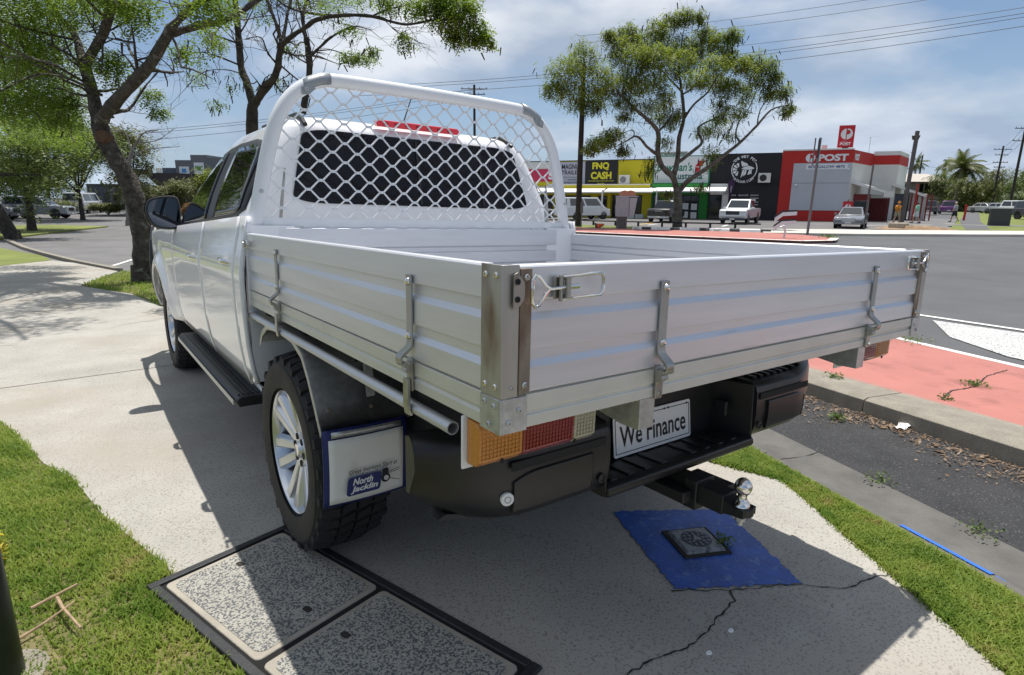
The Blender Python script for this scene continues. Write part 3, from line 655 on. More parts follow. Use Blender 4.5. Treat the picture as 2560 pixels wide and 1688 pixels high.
# ---------------- under-tray: pipe rail, bearers, chassis, lights, plate
P(MB().lathe([(.014, 0), (.014, 1.66), (.0115, 1.66), (.0115, 0), (.014, 0)], (-.895, 1.83, .832), (0, -1, 0), 18), 'tie_rail', M_alu)
P(MB().lathe([(.014, 0), (.014, 1.66), (.0115, 1.66), (.0115, 0), (.014, 0)], (.895, 1.83, .832), (0, -1, 0), 18), 'tie_rail', M_alu)
lb = MB()
for y in (.335, 1.36): lb.extr([(.0, .90), (.006, .90), (.007, .842), (.003, .818), (-.004, .816), (-.006, .820), (.0, .828)], (-.911, y-.012, 0), (-1, 0, 0), (0, 0, 1), (0, .024, 0))
lb.each('rail_bracket', M_steel, UTE, bevel=.001)
for y in (.35, .8, 1.25, 1.7): P(MB().box(-.86, .86, y-.03, y+.03, .84, .917), 'cross_bearer', M_dark)
for x in (-.53, .53): P(MB().box(x-.045, x+.045, .44, 4.9, .50, .82), 'chassis_rail', M_dark)
P(MB().box(-.50, .50, .42, .52, .52, .80), 'chassis_crossmember', M_dark)
MB().box(-.72, -.60, 1.05, 3.9, .42, .62).box(.60, .72, 1.05, 3.9, .42, .62).each('underbody', M_dark, UTE)
for x in (-.512, .49):
    mb = MB(); s = 1 if x < 0 else -1
    mb.extr([(0, .874), (0, .806), (.05, .806), (.30, .845), (.30, .874)], (x-.0235, .001, 0), (0, 1, 0), (0, 0, 1), (.047, 0, 0))
    P(mb, 'rear_bracket', M_galv, bevel=.001)
def tail_light(sx):
    bp = MB().box(min(sx*.905, sx*.585), max(sx*.905, sx*.585), .118, .124, .765, .874); o = P(bp, 'tail_light', M_pure, bevel=.002)
    def lens(a, b, m, nm):
        x0, x1 = sorted((sx*a, sx*b)); mb = MB(); pr = [(0, 0), (-.030, .003), (-.042, .014), (-.044, .082), (-.036, .092), (0, .094)]
        mb.extr(pr, (x0, .118, .775), (0, 1, 0), (0, 0, 1), (x1-x0, 0, 0)); L_ = mb.build(nm, m, o, bevel=.003)
        rb = MB(); k = max(3, int((x1-x0)/.0085))
        for i in range(1, k): xx = x0+(x1-x0)*i/k; rb.box(xx-.0009, xx+.0009, .0735, .0745, .792, .855)
        for i in range(8): zz_ = .793+.0085*i; rb.box(x0+.006, x1-.006, .0736, .0745, zz_, zz_+.0016)
        rb.build('lens_rib', m, L_, smooth=False, kind='stuff')
    lens(.895, .79, M_amber, 'indicator_lens'); lens(.789, .653, M_redl, 'stop_lens'); lens(.652, .59, M_clear, 'reversing_lens')
    sc = MB()
    for x in (.84, .65): sc.lathe([(.005, 0), (.004, .003), (0, .003)], (sx*x, .076, .783), (0, -1, 0), 8)
    sc.each('screw', M_dark, o)
tail_light(-1); tail_light(1)
# number plate
o = P(MB().extr(rrect(.372, .128, .008), (-.012, .385, .592), (1, 0, 0), (0, .12, 1), (0, .003, 0)), 'number_plate', M_pure)
bd = MB()
for w_, h_, t_ in ((.358, .108, .0022),):
    for a, b, c, d in ((-w_/2, w_/2, h_/2-t_, h_/2), (-w_/2, w_/2, -h_/2, -h_/2+t_), (-w_/2, -w_/2+t_, -h_/2, h_/2), (w_/2-t_, w_/2, -h_/2, h_/2)):
        bd.extr([(a, c), (b, c), (b, d), (a, d)], (-.012, .3845, .592), (1, 0, 0), (0, .12, 1), (0, -.0008, 0))
bd.build('plate_border', M_ink, o, smooth=False)
tx = MB(); put_text(tx, 'We Finance', (-.012, .3835, .590), (1, 0, 0), (0, .12, 1), width=.318, bold=.012, extr=.0, height=.066); tx.build('plate_lettering', M_ink, o, smooth=False)
sc = MB()
for x in (-.175, .04, .06, .155): sc.lathe([(.004, 0), (.003, .002), (0, .002)], (x, .391, .645), (0, -1, 0), 8)
sc.each('screw', M_dark, o)
# ---------------- rear step bumper
def bump_face(x):   # y of the rear face of the bumper at x
    a = abs(x); return .255+(.115*((a-.60)/.29)**2.0 if a > .60 else 0)
M_bump = mat('satin_black_bumper', (.013, .013, .014), .33, bump=.10, bscale=600, var=.2, vscale=12)
def bump_end(sx):
    """one moulded end: shoulder, face, tucked lower edge, wrapping forward round the corner"""
    k = 30; rows = []
    for i in range(k+1):
        x = .352+(.885-.352)*i/k; y = bump_face(x); e = max(0, (x-.62)/.265); dp = .17-.13*e**1.4
        zt = .712+.045*e-.02*e**4; zb = .500+.012*e+.085*e**3
        rows.append([(sx*x, yy, zz2) for yy, zz2 in ((y+dp, zt+.004), (y+dp*.55, zt+.004), (y+min(.022, dp*.35), zt-.001), (y+.006, zt-.012), (y, zt-.034), (y-.003, (zt+zb)/2), (y+.002, zb+.055), (y+.018, zb+.022), (y+min(.05, dp*.6), zb+.004), (y+dp, zb))])
    n = len(rows[0]); mb = MB(); mb.v = [p for r_ in rows for p in r_]
    mb.f = [(i*n+j, i*n+j+1, (i+1)*n+j+1, (i+1)*n+j) for i in range(k) for j in range(n-1)]+[tuple(range(n)), tuple(range(k*n+n-1, k*n-1, -1))]
    o = P(mb, 'bumper_end', M_bump, bevel=.003, ang=50)
    # stepped panel line under the shoulder, with the dark slot above it
    pr = MB(); rows = []
    for i in range(15):
        x = .42+(.675-.42)*i/14; y = bump_face(x); zt = .644-.02*max(0, (x-.60)/.075)**2
        rows.append([(sx*x, y+.004, zt+.004), (sx*x, y-.008, zt-.002), (sx*x, y-.0095, .585), (sx*x, y-.004, .545), (sx*x, y+.004, .540)])
    pr.v = [p for r_ in rows for p in r_]; pr.f = [(i*5+j, i*5+j+1, (i+1)*5+j+1, (i+1)*5+j) for i in range(14) for j in range(4)]+[(0, 1, 2, 3, 4), tuple(14*5+j for j in (4, 3, 2, 1, 0))]
    pr.build('bumper_panel', M_bump, o, bevel=.002)
    sl = MB(); x0, x1 = sorted((sx*.37, sx*.685)); sl.box(x0, x1, .2495, .2525, .655, .678); sl.build('bumper_slot', M_dark, o, bevel=.001)
    tr = MB()
    for i in range(8): x = .40+.042*i; tr.box(min(sx*x, sx*(x+.02)), max(sx*x, sx*(x+.02)), .30, .40, .712+.045*max(0, (x-.62)/.265), .721+.045*max(0, (x-.62)/.265))
    tr.each('step_tread', M_black, o, bevel=.002)
    sn = MB().lathe([(.0, .004), (.0155, .004), (.017, .002), (.017, -.006)], (sx*.69, bump_face(.69)-.006, .583), (sx*.28, -1, 0), 24).build('parking_sensor', M_pure, o)
    MB().lathe([(.0085, .0042), (.0085, .0050), (.0070, .0050), (.0070, .0042)], (sx*.69, bump_face(.69)-.006, .583), (sx*.28, -1, 0), 20, cap=False).build('sensor_ring', mat('sensor_grey', (.22, .22, .22), .5), sn)
    MB().lathe([(.0135, 0), (.0135, .003), (.009, .004), (.008, .0015), (0, .0015)], (sx*.38, .252, .561), (0, -1, 0), 14).build('bumper_bolt', M_black, o)
bump_end(-1); bump_end(1)
P(MB().box(-.352, .352, .40, .43, .49, .74), 'plate_recess', M_black)
for sx in (-1, 1): P(MB().hexa([(sx*.350, .258, .505), (sx*.356, .258, .505), (sx*.356, .42, .505), (sx*.30, .42, .505), (sx*.350, .266, .708), (sx*.356, .266, .708), (sx*.356, .42, .708), (sx*.29, .42, .708)]), 'bumper_cheek', M_bump, bevel=.003)
st = MB().extr([(.275, .488), (.252, .494), (.247, .506), (.250, .520), (.262, .527), (.40, .522), (.40, .488)], (-.352, 0, 0), (0, 1, 0), (0, 0, 1), (.704, 0, 0)); P(st, 'step_pad', M_bump, bevel=.003)
tr = MB()
for i in range(9):
    x = -.32+.072*i
    if i == 4: continue
    tr.hexa([(x, .272, .522), (x+.026, .272, .522), (x+.026, .37, .519), (x, .37, .519), (x, .272, .532), (x+.026, .272, .532), (x+.026, .37, .529), (x, .37, .529)])
tr.each('step_tread', M_black, UTE, bevel=.002)
lipm = MB()
for sx in (-1, 1): lipm.extr([(0, 0), (.20, .010), (.21, .018), (.02, .014)], (sx*.83, .35, .530), (-sx, -.32, -.14), (0, .2, 1), (0, .05, 0))
lipm.each('bumper_lip', M_black, UTE)
P(MB().box(.262, .276, .31, .36, .60, .65), 'tow_socket', M_black, bevel=.003)
# tow bar, tongue and ball
tb = MB().box(-.035, .035, .10, .46, .415, .475).box(-.045, .045, .185, .23, .395, .487).box(-.40, .40, .42, .48, .43, .49).box(-.085, -.04, .20, .40, .42, .455).box(.05, .12, .16, .3, .39, .45)
o = P(tb, 'tow_bar', M_black, bevel=.003)
tg = MB().extr([(.165, .415), (.165, .468), (.10, .462), (.06, .452), (.035, .452), (.035, .428), (.07, .425), (.11, .418)], (-.032, 0, 0), (0, 1, 0), (0, 0, 1), (.064, 0, 0)); tg.lathe([(.033, .428), (.033, .452)], (0, .06, 0), (0, 0, 1), 20); tg.tube([(.04, .13, .43), (.075, .13, .43)], .012, 8); tg.build('tow_tongue', M_black, o, bevel=.002)
bl = MB().lathe([(.0, .536), (.010, .534), (.018, .528), (.0235, .518), (.025, .51), (.0235, .50), (.019, .492), (.0135, .486), (.0125, .476), (.016, .468), (.022, .462), (.024, .4525), (.0, .4525)][::-1], (0, .062, 0), (0, 0, 1), 24); bl.build('tow_ball', M_chrome, o)
MB().lathe([(.014, .405), (.014, .428)], (0, .062, 0), (0, 0, 1), 6).lathe([(.008, .392), (.008, .405)], (0, .062, 0), (0, 0, 1), 10).build('ball_nut', M_galv, o)
# ---------------- mudguards and flaps
for sx in (-1, 1):
    a, b = sorted((sx*.905, sx*.60)); gp = [(.955, .575), (1.0, .645), (1.06, .735), (1.12, .80), (1.22, .835), (1.40, .845), (1.55, .83), (1.63, .79), (1.67, .74)]
    mb = MB(); n = len(gp); mb.v = [(a, y, z) for y, z in gp]+[(b, y, z) for y, z in gp]; mb.f = [(i, i+1, n+i+1, n+i) for i in range(n-1)]
    # turned-down outer lip
    k = len(mb.v); ox = sx*.905; mb.v += [(ox, y+(1.37-y)*.03, z-.018) for y, z in gp]
    base = 0 if sx < 0 else n
    mb.f += [(base+i, base+i+1, k+i+1, k+i) for i in range(n-1)]
    o = P(mb, 'mudguard', M_galv, solid=.002)
    stt = MB().hexa([(sx*.74, .985, .66), (sx*.71, .985, .66), (sx*.71, .99, .67), (sx*.74, .99, .67), (sx*.75, .99, .86), (sx*.72, .99, .86), (sx*.72, 1.0, .86), (sx*.75, 1.0, .86)]); stt.build('guard_stay', M_galv, o, bevel=.001)
    bt = MB()
    for x, y, z in ((.87, .985, .64), (.735, .972, .632)): bt.lathe([(.008, 0), (.007, .004), (0, .004)], (sx*x, y-.005, z), (0, -.85, .5), 12)
    bt.each('bolt', M_chrome, o)
    # flap: gently bowed sheet with a blue border
    def fl(u, v, off=0.0, w0=.908, w1=.618):
        x = w0+(w1-w0)*u; z = .585-.262*v; y = .945-.010*math.sin(math.pi*u)+.012*v*v-.012*math.sin(v*3.1)*(1-u)*.5
        return (sx*x, y-off, z)
    f_ = MB().grid(lambda u, v: fl(u, v), 14, 10); fo = P(f_, 'mud_flap', M_navy, solid=.006, solid_off=0)
    MB().grid(lambda u, v: fl(.055+.88*u, .115+.845*v, .0085), 14, 10).build('flap_panel', M_flap, fo, solid=.0012, solid_off=0)
    MB().grid(lambda u, v: fl(.09+.82*u, .02+.075*v, .0085), 8, 3).build('clamp_strip', M_galv, fo, solid=.003, solid_off=0)
    U = Vector((1, 0, 0)) if sx < 0 else Vector((1, 0, 0)); u0 = sx*.763; yy = .920
    ang = .10; U = Vector((math.cos(ang)*1, 0, math.sin(ang)*.0)); V = Vector((0, 0, 1))
    t1 = MB(); put_text(t1, 'Great Journeys Start at', (u0+.012, yy-.0045, .440), (1, 0, .02), (0, 0, 1), width=.168, height=.020, shear=.35, bold=.012, extr=0); t1.build('flap_lettering', M_ink, fo, smooth=False)
    lg = MB().extr(rrect(.115, .062, .010), (u0-.022, yy-.0035, .392), (1, 0, 0), (0.12, 0, 1), (0, -.0008, 0)); lg.build('flap_logo', M_navy, fo, smooth=False)
    t2 = MB(); put_text(t2, 'North', (u0-.026, yy-.0052, .406), (1, 0, 0), (.1, 0, 1), width=.068, height=.023, shear=.2, bold=.035, extr=0); put_text(t2, 'Jacklin', (u0-.022, yy-.0052, .379), (1, 0, 0), (.1, 0, 1), width=.092, height=.025, shear=.2, bold=.035, extr=0); t2.build('flap_lettering', M_pure, fo, smooth=False)
    em_ = MB()
    cx, cz = u0+.052, .402
    em_.extr(circ(20, .016, cx, cz-.006), (0, yy-.0045, 0), (1, 0, 0), (0, 0, 1), (0, -.0006, 0)); em_.extr(rrect(.022, .03, .006, cx=cx, cy=cz+.012), (0, yy-.0042, 0), (1, 0, 0), (0, 0, 1), (0, -.0006, 0))
    for z0, z1 in ((.012, .018), (.006, .011), (-.012, -.026)): em_.extr([(cx+.012, cz+z0), (cx+.05, cz+z1), (cx+.05, cz+z1+.0022), (cx+.012, cz+z0+.0022)], (0, yy-.0042, 0), (1, 0, 0), (0, 0, 1), (0, -.0006, 0))
    em_.build('flap_emblem', M_ink, fo, smooth=False)
    MB().lathe([(.0085, 0), (.0085, .0008), (.005, .0008), (.005, 0)], (cx+.002, yy-.0052, cz-.007), (0, -1, 0), 16).build('flap_emblem', M_pure, fo)

# ---------------- wheels
def wheel(c, sx, rot=0.0, R0=.372):
    W = .132
    prof = [(.232, -.10), (.262, -W*.97), (.300, -W), (.335, -W*.98), (.352, -W*.88), (R0-.006, -W*.70), (R0-.006, W*.70), (.352, W*.88), (.335, W*.98), (.300, W), (.262, W*.97), (.232, .10)]
    A = Vector((sx, 0, 0))
    ty = MB().lathe(prof, c, A, 56, cap=False)
    o = P(ty, 'wheel', M_rubber)
    # tread blocks and shoulder lugs
    tb_ = MB(); n = 44
    B = Vector((0, 1, 0)); Cz = A.cross(B)
    for i in range(n):
        for side in (-1, 1):
            a = 2*math.pi*(i+(.5 if side > 0 else 0))/n+rot; da = 2*math.pi/n*.36; e = .07 if i % 2 else 0
            def pt(an, r_, h): return Vector(c)+A*h+(B*math.cos(an)+Cz*math.sin(an))*r_
            h0, h1 = side*W*.46, side*(W*(.90 if i % 2 else .97)); q = []
            for rr0, rr1 in ((R0-.010, .340),): pass
            lo = [pt(a-da, R0-.012, h0), pt(a+da, R0-.012, h0), pt(a+da-.02, .340, h1), pt(a-da-.02, .340, h1)]
            hi = [pt(a-da*.9, R0+.004, h0), pt(a+da*.9, R0+.004, h0), pt(a+da*.8-.02, .361, h1*1.0), pt(a-da*.8-.02, .361, h1*1.0)]
            tb_.hexa(lo+hi)
            h0, h1 = side*W*.04, side*W*.40; s = .05*side
            tb_.hexa([pt(a-da+s, R0-.01, h0), pt(a+da+s, R0-.01, h0), pt(a+da, R0-.01, h1), pt(a-da, R0-.01, h1), pt(a-da+s, R0+.005, h0), pt(a+da+s, R0+.005, h0), pt(a+da, R0+.005, h1), pt(a-da, R0+.005, h1)])
    tb_.build('tread', M_rubber, o, smooth=False, kind='stuff')
    sw = MB().lathe([(.243, W*.955), (.262, W*.995), (.298, W*1.022), (.318, W*1.018), (.332, W*.995)], c, A, 56, cap=False); sw.build('sidewall', M_sidew, o)
    rim = MB().lathe([(.238, .04), (.240, .108), (.233, .118), (.226, .112), (.218, .09), (.205, .02), (.0, .02)], c, A, 48, cap=False); rim.build('rim', M_alloy, o)
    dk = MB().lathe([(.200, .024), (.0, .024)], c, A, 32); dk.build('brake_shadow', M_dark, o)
    spk = MB()
    for i in range(6):
        for d_ in (-1, 1):
            a = 2*math.pi*i/6+rot; ai = a+d_*.16; ao = a+d_*.20
            def pp(an, r_, h): return Vector(c)+A*h+(B*math.cos(an)+Cz*math.sin(an))*r_
            wi, wo = .025, .034
            def side_pts(an, r_, w_, h):
                tn = (-B*math.sin(an)+Cz*math.cos(an)); b_ = pp(an, r_, h); return b_-tn*w_, b_+tn*w_
            i0, i1 = side_pts(a+d_*.30, .055, wi, .052); o0, o1 = side_pts(ao, .228, wo, .088)
            i2, i3 = side_pts(a+d_*.30, .055, wi*.55, .078); o2, o3 = side_pts(ao, .228, wo*.6, .112)
            spk.hexa([i0, o0, o1, i1, i2, o2, o3, i3])
    spk.lathe([(.078, .05), (.078, .074), (.066, .082), (.03, .080), (.03, .088), (0, .089)], c, A, 32)
    spk.build('spokes', M_alloy, o, bevel=.004)
    ln = MB()
    for i in range(6):
        a = 2*math.pi*(i+.5)/6+rot; q = Vector(c)+A*.066+(B*math.cos(a)+Cz*math.sin(a))*.052; ln.lathe([(.0125, 0), (.0125, .0185), (.0, .0185)], q, A, 12)
    ln.each('wheel_nut', M_dark, o)
    MB().lathe([(.026, .0885), (.024, .0925), (0, .093)], c, A, 20).build('centre_cap', M_chrome, o)
    return o
wheel((-.775, 1.37, .372), -1, .35); wheel((.775, 1.37, .372), 1, .1)
wheel((-.775, 4.59, .372), -1, .8); wheel((.775, 4.59, .372), 1, .5)
P(MB().tube([(-.70, 1.37, .37), (.70, 1.37, .37)], .045, 12).sphere((0, 1.37, .38), .14), 'rear_axle', M_dark)

# ---------------- cab: lower body panels
def lerp_t(t, x):
    for (a, b), (c, d) in zip(t[:-1], t[1:]):
        if x <= c: return b+(d-b)*max(0, min(1, (x-a)/(c-a)))
    return t[-1][1]
XS = [(.44, .845), (.50, .872), (.58, .893), (.70, .908), (.85, .915), (.98, .918), (1.04, .914), (1.10, .902), (1.16, .888), (1.25, .872)]
FY, FR = 4.59, .445
def body_x(y, z):
    x = lerp_t(XS, z)
    x -= .05*max(0, (y-4.85)/.6)**2
    d = math.hypot(y-FY, (z-.40))
    x += .040*math.exp(-((d-FR)/.085)**2)*(1 if z > .42 else .3)
    x += .012*math.exp(-((z-1.0)/.035)**2)*max(0, min(1, (y-1.9)/.5))*max(0, min(1, (4.0-y)/.6))*.6
    return x
def belt(y): return 1.150+(3.85-y)*.043 if y < 3.85 else 1.150-(y-3.85)*.045
def bottom(y, z0=.505):
    d = abs(y-FY)
    if d < FR: return max(z0-.02, .40+math.sqrt(FR*FR-d*d))
    return z0-.012*(y-2)
def panel(name, y0, y1, ztop, zbot, side, ny=24, nz=14, rear_fn=None):
    def fn(u, v):
        y = y0+(y1-y0)*u
        b_, t_ = zbot(y), ztop(y); z = b_+(t_-b_)*v
        if rear_fn: y = y+rear_fn(v)*(1-u)
        return (side*body_x(y, z), y, z)
    return P(MB().grid(fn, ny, nz), name, M_white, solid=.018, solid_off=(-1 if side < 0 else 1))
for sd in (-1, 1):
    panel('rear_corner_panel', 1.80, 1.914, lambda y: 1.235, lambda y: .535, sd, 8)
    panel('rear_door', 1.922, 2.716, belt, bottom, sd, 20)
    panel('front_door', 2.724, 3.799, belt, bottom, sd, 24)
    panel('front_fender', 3.807, 5.28, lambda y: belt(y)-.005, bottom, sd, 60, 16)
    def sill(u, v):
        y = 1.84+(4.12-1.84)*u; z = .50-.10*v; return (sd*(.872-.05*v), y, z)
    P(MB().grid(sill, 16, 4), 'sill', M_white, solid=.012, solid_off=(-1 if sd < 0 else 1))
    # rear closing flange of the cab corner and the liner behind it
    P(MB().hexa([(sd*.905, 1.800, .54), (sd*.70, 1.815, .54), (sd*.70, 1.83, .54), (sd*.905, 1.83, .54), (sd*.905, 1.800, 1.2), (sd*.70, 1.815, 1.2), (sd*.70, 1.83, 1.2), (sd*.905, 1.83, 1.2)]), 'cab_rear_flange', M_white)
    al = MB(); k = 18
    for i in range(k):
        a0, a1 = math.pi*i/k, math.pi*(i+1)/k
        al.poly([(sd*.88, FY+FR*math.cos(a0), .40+FR*math.sin(a0)), (sd*.88, FY+FR*math.cos(a1), .40+FR*math.sin(a1)), (sd*.55, FY+FR*math.cos(a1), .40+FR*math.sin(a1)), (sd*.55, FY+FR*math.cos(a0), .40+FR*math.sin(a0))])
    P(al, 'arch_liner', M_dark)
    for yj in (1.918, 2.72, 3.803):
        P(MB().grid(lambda a, v: (sd*(body_x(yj, .52+(belt(yj)-.53)*v)-.0035), yj-.006+.012*a, .52+(belt(yj)-.53)*v), 2, 16), 'door_seal', M_dark)
    # handles with their cups
    for y, z in ((2.07, 1.035), (2.90, 1.005)):
        xx = sd*(body_x(y, z)+.001)
        cup = MB().sphere((xx, y, z-.008), (.012, .066, .044), 20, 10); o = P(cup, 'door_handle', M_chrome)
        MB().tube([(xx+sd*.008, y-.052, z), (xx+sd*.030, y-.035, z+.006), (xx+sd*.034, y, z+.008), (xx+sd*.030, y+.045, z+.006), (xx+sd*.008, y+.062, z)], [.010, .013, .014, .013, .010], 12).build('grip', M_chrome, o)
    # side step
    mb = MB().extr([(.0, .0), (.02, .018), (.16, .018), (.17, .012), (.17, -.03), (.01, -.03)], (sd*.965, 1.90, .44), (-sd, 0, 0), (0, 0, 1), (0, 1.72, 0)); o = P(mb, 'side_step', M_black, bevel=.006)
    tr = MB()
    for i in range(6): x = sd*(.95-.02*i); tr.box(min(x, x-sd*.009), max(x, x-sd*.009), 1.93, 3.59, .457, .4625)
    tr.each('step_tread', M_black, o)
    MB().extr([(0, 0), (-.006, .004), (-.006, -.02), (0, -.024)], (sd*.965, 1.93, .437), (-sd, 0, 0), (0, 0, 1), (0, 1.66, 0)).build('step_trim', M_galv, o)
    for y in (2.2, 3.3): MB().box(min(sd*.82, sd*.6), max(sd*.82, sd*.6), y-.03, y+.03, .41, .45).build('step_bracket', M_dark, o)
P(MB().box(-.84, .84, 1.87, 5.0, .46, 1.10), 'inner_body', M_dark)
P(MB().box(-.78, .78, 1.835, 1.875, .46, 1.22), 'cab_rear_wall', M_white)
# bonnet, nose
P(MB().grid(lambda u, v: ((u-.5)*2*(.885-.06*v), 3.72+1.50*v, 1.145-.07*v*v+.075*(1-(2*u-1)**4)*(1-.35*v)), 20, 14), 'bonnet', M_white, solid=.02)
P(MB().extr([(5.0, .50), (5.30, .52), (5.36, .62), (5.35, .80), (5.28, 1.02), (5.20, 1.10), (5.0, 1.12)], (-.80, 0, 0), (0, 1, 0), (0, 0, 1), (1.60, 0, 0)), 'nose', M_white, bevel=.05, bseg=4)
P(MB().box(-.5, .5, 5.33, 5.365, .70, .98), 'grille', M_black, bevel=.01)
for sd in (-1, 1): P(MB().box(min(sd*.56, sd*.84), max(sd*.56, sd*.84), 5.10, 5.335, .86, 1.03), 'headlamp', M_clear, bevel=.03, bseg=3)
# bull bar
bb = MB()
for sd in (-1, 1): bb.tube([(sd*.55, 5.46, .50), (sd*.80, 5.42, .52), (sd*.905, 5.24, .60), (sd*.915, 5.19, .80), (sd*.90, 5.20, 1.00), (sd*.88, 5.30, 1.09), (sd*.60, 5.48, 1.09), (sd*.4, 5.5, 1.06)], .036, 12)
bb.tube([(-.6, 5.48, 1.09), (0, 5.50, 1.13), (.6, 5.48, 1.09)], .034, 12).box(-.7, .7, 5.36, 5.5, .46, .66)
P(bb, 'bull_bar', M_black)

# ---------------- greenhouse
HW = [(1.10, .892), (1.17, .882), (1.24, .870), (1.35, .832), (1.45, .790), (1.55, .742), (1.62, .704), (1.655, .672), (1.69, .60)]
YR = [(1.10, 1.925), (1.25, 1.945), (1.30, 1.955), (1.60, 2.010), (1.66, 2.035), (1.69, 2.09)]
YF = [(1.10, 4.10), (1.15, 4.02), (1.25, 3.80), (1.40, 3.50), (1.55, 3.22), (1.64, 3.06), (1.69, 2.94)]
def ring(z, n=14, rr=.10, rf=.26):
    hw, yr, yf = lerp_t(HW, z), lerp_t(YR, z), lerp_t(YF, z); pts = []
    def corner(cx, cy, rx, ry, a0, a1):
        for i in range(n+1): a = a0+(a1-a0)*i/n; pts.append((cx+rx*math.cos(a), cy+ry*math.sin(a), z))
    corner(-hw+rr, yr+rr, rr, rr, math.pi, 1.5*math.pi)
    corner(hw-rr, yr+rr, rr, rr, 1.5*math.pi, 2*math.pi)
    corner(hw-.42, yf-rf, .42, rf, 0, .5*math.pi); corner(-hw+.42, yf-rf, .42, rf, .5*math.pi, math.pi)
    return pts
zs = [1.12, 1.18, 1.24, 1.30, 1.36, 1.42, 1.48, 1.54, 1.59, 1.63, 1.655, 1.675, 1.69]
gh = MB(); rows = [ring(z) for z in zs]; n = len(rows[0])
# crown of the roof: shrink the last ring to the middle
last = rows[-1]; cx0, cy0 = 0, 2.5
for k, (s, dz) in enumerate(((.88, .012), (.62, .024), (.30, .030), (.04, .031))): rows.append([(cx0+(x-cx0)*s, cy0+(y-cy0)*s, 1.69+dz) for x, y, z in last])
gh.v = [p for r_ in rows for p in r_]
gh.f = [(j*n+i, j*n+(i+1) % n, (j+1)*n+(i+1) % n, (j+1)*n+i) for j in range(len(rows)-1) for i in range(n)]
gh.f.append(tuple((len(rows)-1)*n+i for i in range(n)))
P(gh, 'cab_shell', M_white, ang=50)
def side_x(y, z):
    hw = lerp_t(HW, z); yf = lerp_t(YF, z); yr = lerp_t(YR, z); rr, rf = .10, .26; x = hw
    if y < yr+rr: t = (yr+rr-y)/rr; x = hw-rr+rr*math.sqrt(max(0, 1-t*t))
    if y > yf-rf: t = (y-(yf-rf))/rf; x = hw-.42+.42*math.sqrt(max(0, 1-min(1, t)**2))
    return x
def side_patch(name, poly, m, off, sd, parent=None, nv=10):
    """poly: lower and upper boundary as [(y, zlow, zhigh)...]"""
    mb = MB(); k = len(poly)
    for y, a, b in poly:
        for j in range(nv+1): z = a+(b-a)*j/nv; mb.v.append((sd*(side_x(y, z)+off), y, z))
    mb.f = [(i*(nv+1)+j, (i+1)*(nv+1)+j, (i+1)*(nv+1)+j+1, i*(nv+1)+j+1) for i in range(k-1) for j in range(nv)]
    return mb.build(name, m, parent or UTE, solid=.004, solid_off=(1 if sd < 0 else -1))
def top_line(y):   # upper edge of the side glass
    return lerp_t([(1.98, 1.40), (2.04, 1.52), (2.10, 1.572), (2.25, 1.592), (2.6, 1.600), (2.85, 1.588), (3.0, 1.565), (3.15, 1.51), (3.4, 1.385), (3.6, 1.275), (3.80, 1.168), (3.9, 1.12)], y)
def low_line(y): return belt(y)+.006+.05*max(0, (2.14-y)/.12)**2*0.6
ys_ = [2.0, 2.02, 2.05, 2.09, 2.14, 2.25, 2.4, 2.6, 2.8, 2.95, 3.1, 3.25, 3.4, 3.55, 3.7, 3.79]
for sd in (-1, 1):
    o = side_patch('window_surround', [(y, low_line(y)-.012, max(low_line(y)-.004, top_line(y))) for y in ys_], M_black, .003, sd)
    def shr(y, a): return (y, low_line(y)+.016, max(low_line(y)+.018, top_line(y)-.026))
    side_patch('rear_door_glass', [shr(y, 0) for y in (2.045, 2.06, 2.09, 2.14, 2.25, 2.4, 2.55, 2.60)], M_glass, .0065, sd, o)
    side_patch('front_door_glass', [shr(y, 0) for y in (2.78, 2.85, 2.95, 3.1, 3.25, 3.4, 3.52, 3.60)], M_glass, .0065, sd, o)
    # weather strip rail
    MB().tube([(sd*(side_x(y, low_line(y))+.006), y, low_line(y)-.006) for y in ys_], .006, 8).build('window_seal', M_black, o)
    # mirror
    my = 3.70
    mb = MB(); prof = [(-.105, .02), (-.085, .085), (-.02, .112), (.065, .118), (.095, .09), (.100, .0), (.088, -.075), (.05, -.098), (-.04, -.09), (-.085, -.05)]
    rowsm = []
    for (d, s_) in ((0.0, .96), (.02, 1.0), (.06, .97), (.10, .80), (.125, .45)):
        rowsm.append([(sd*(.972-a*s_), my+d, 1.235+b*s_) for a, b in cr(prof+[prof[0]], 3)[:-1]])
    nn_ = len(rowsm[0]); mb.v = [p for r_ in rowsm for p in r_]; mb.f = [(j*nn_+i, j*nn_+(i+1) % nn_, (j+1)*nn_+(i+1) % nn_, (j+1)*nn_+i) for j in range(4) for i in range(nn_)]+[tuple(range(nn_-1, -1, -1)), tuple(4*nn_+i for i in range(nn_))]
    o = P(mb, 'door_mirror', M_black)
    cap = MB(); cap.v = [p for r_ in [[(x*1.004, y+.004, 1.235+(z-1.235)*1.02) for x, y, z in rr_] for rr_ in rowsm[1:]] for p in r_]
    cap.f = [(j*nn_+i, j*nn_+(i+1) % nn_, (j+1)*nn_+(i+1) % nn_, (j+1)*nn_+i) for j in range(3) for i in range(nn_)]+[tuple(3*nn_+i for i in range(nn_))]
    cap.build('mirror_cap', M_white, o)
    gl = MB().poly([(sd*(.972-a*.86), my-.002, 1.235+b*.86) for a, b in cr(prof+[prof[0]], 3)[:-1]]); gl.build('mirror_glass', M_mirror, o)
    MB().hexa([(sd*.86, my+.0, 1.165), (sd*.93, my+.01, 1.15), (sd*.93, my+.06, 1.15), (sd*.86, my+.06, 1.165), (sd*.86, my+.0, 1.205), (sd*.93, my+.01, 1.185), (sd*.93, my+.06, 1.185), (sd*.86, my+.06, 1.205)]).build('mirror_arm', M_black, o, bevel=.006)
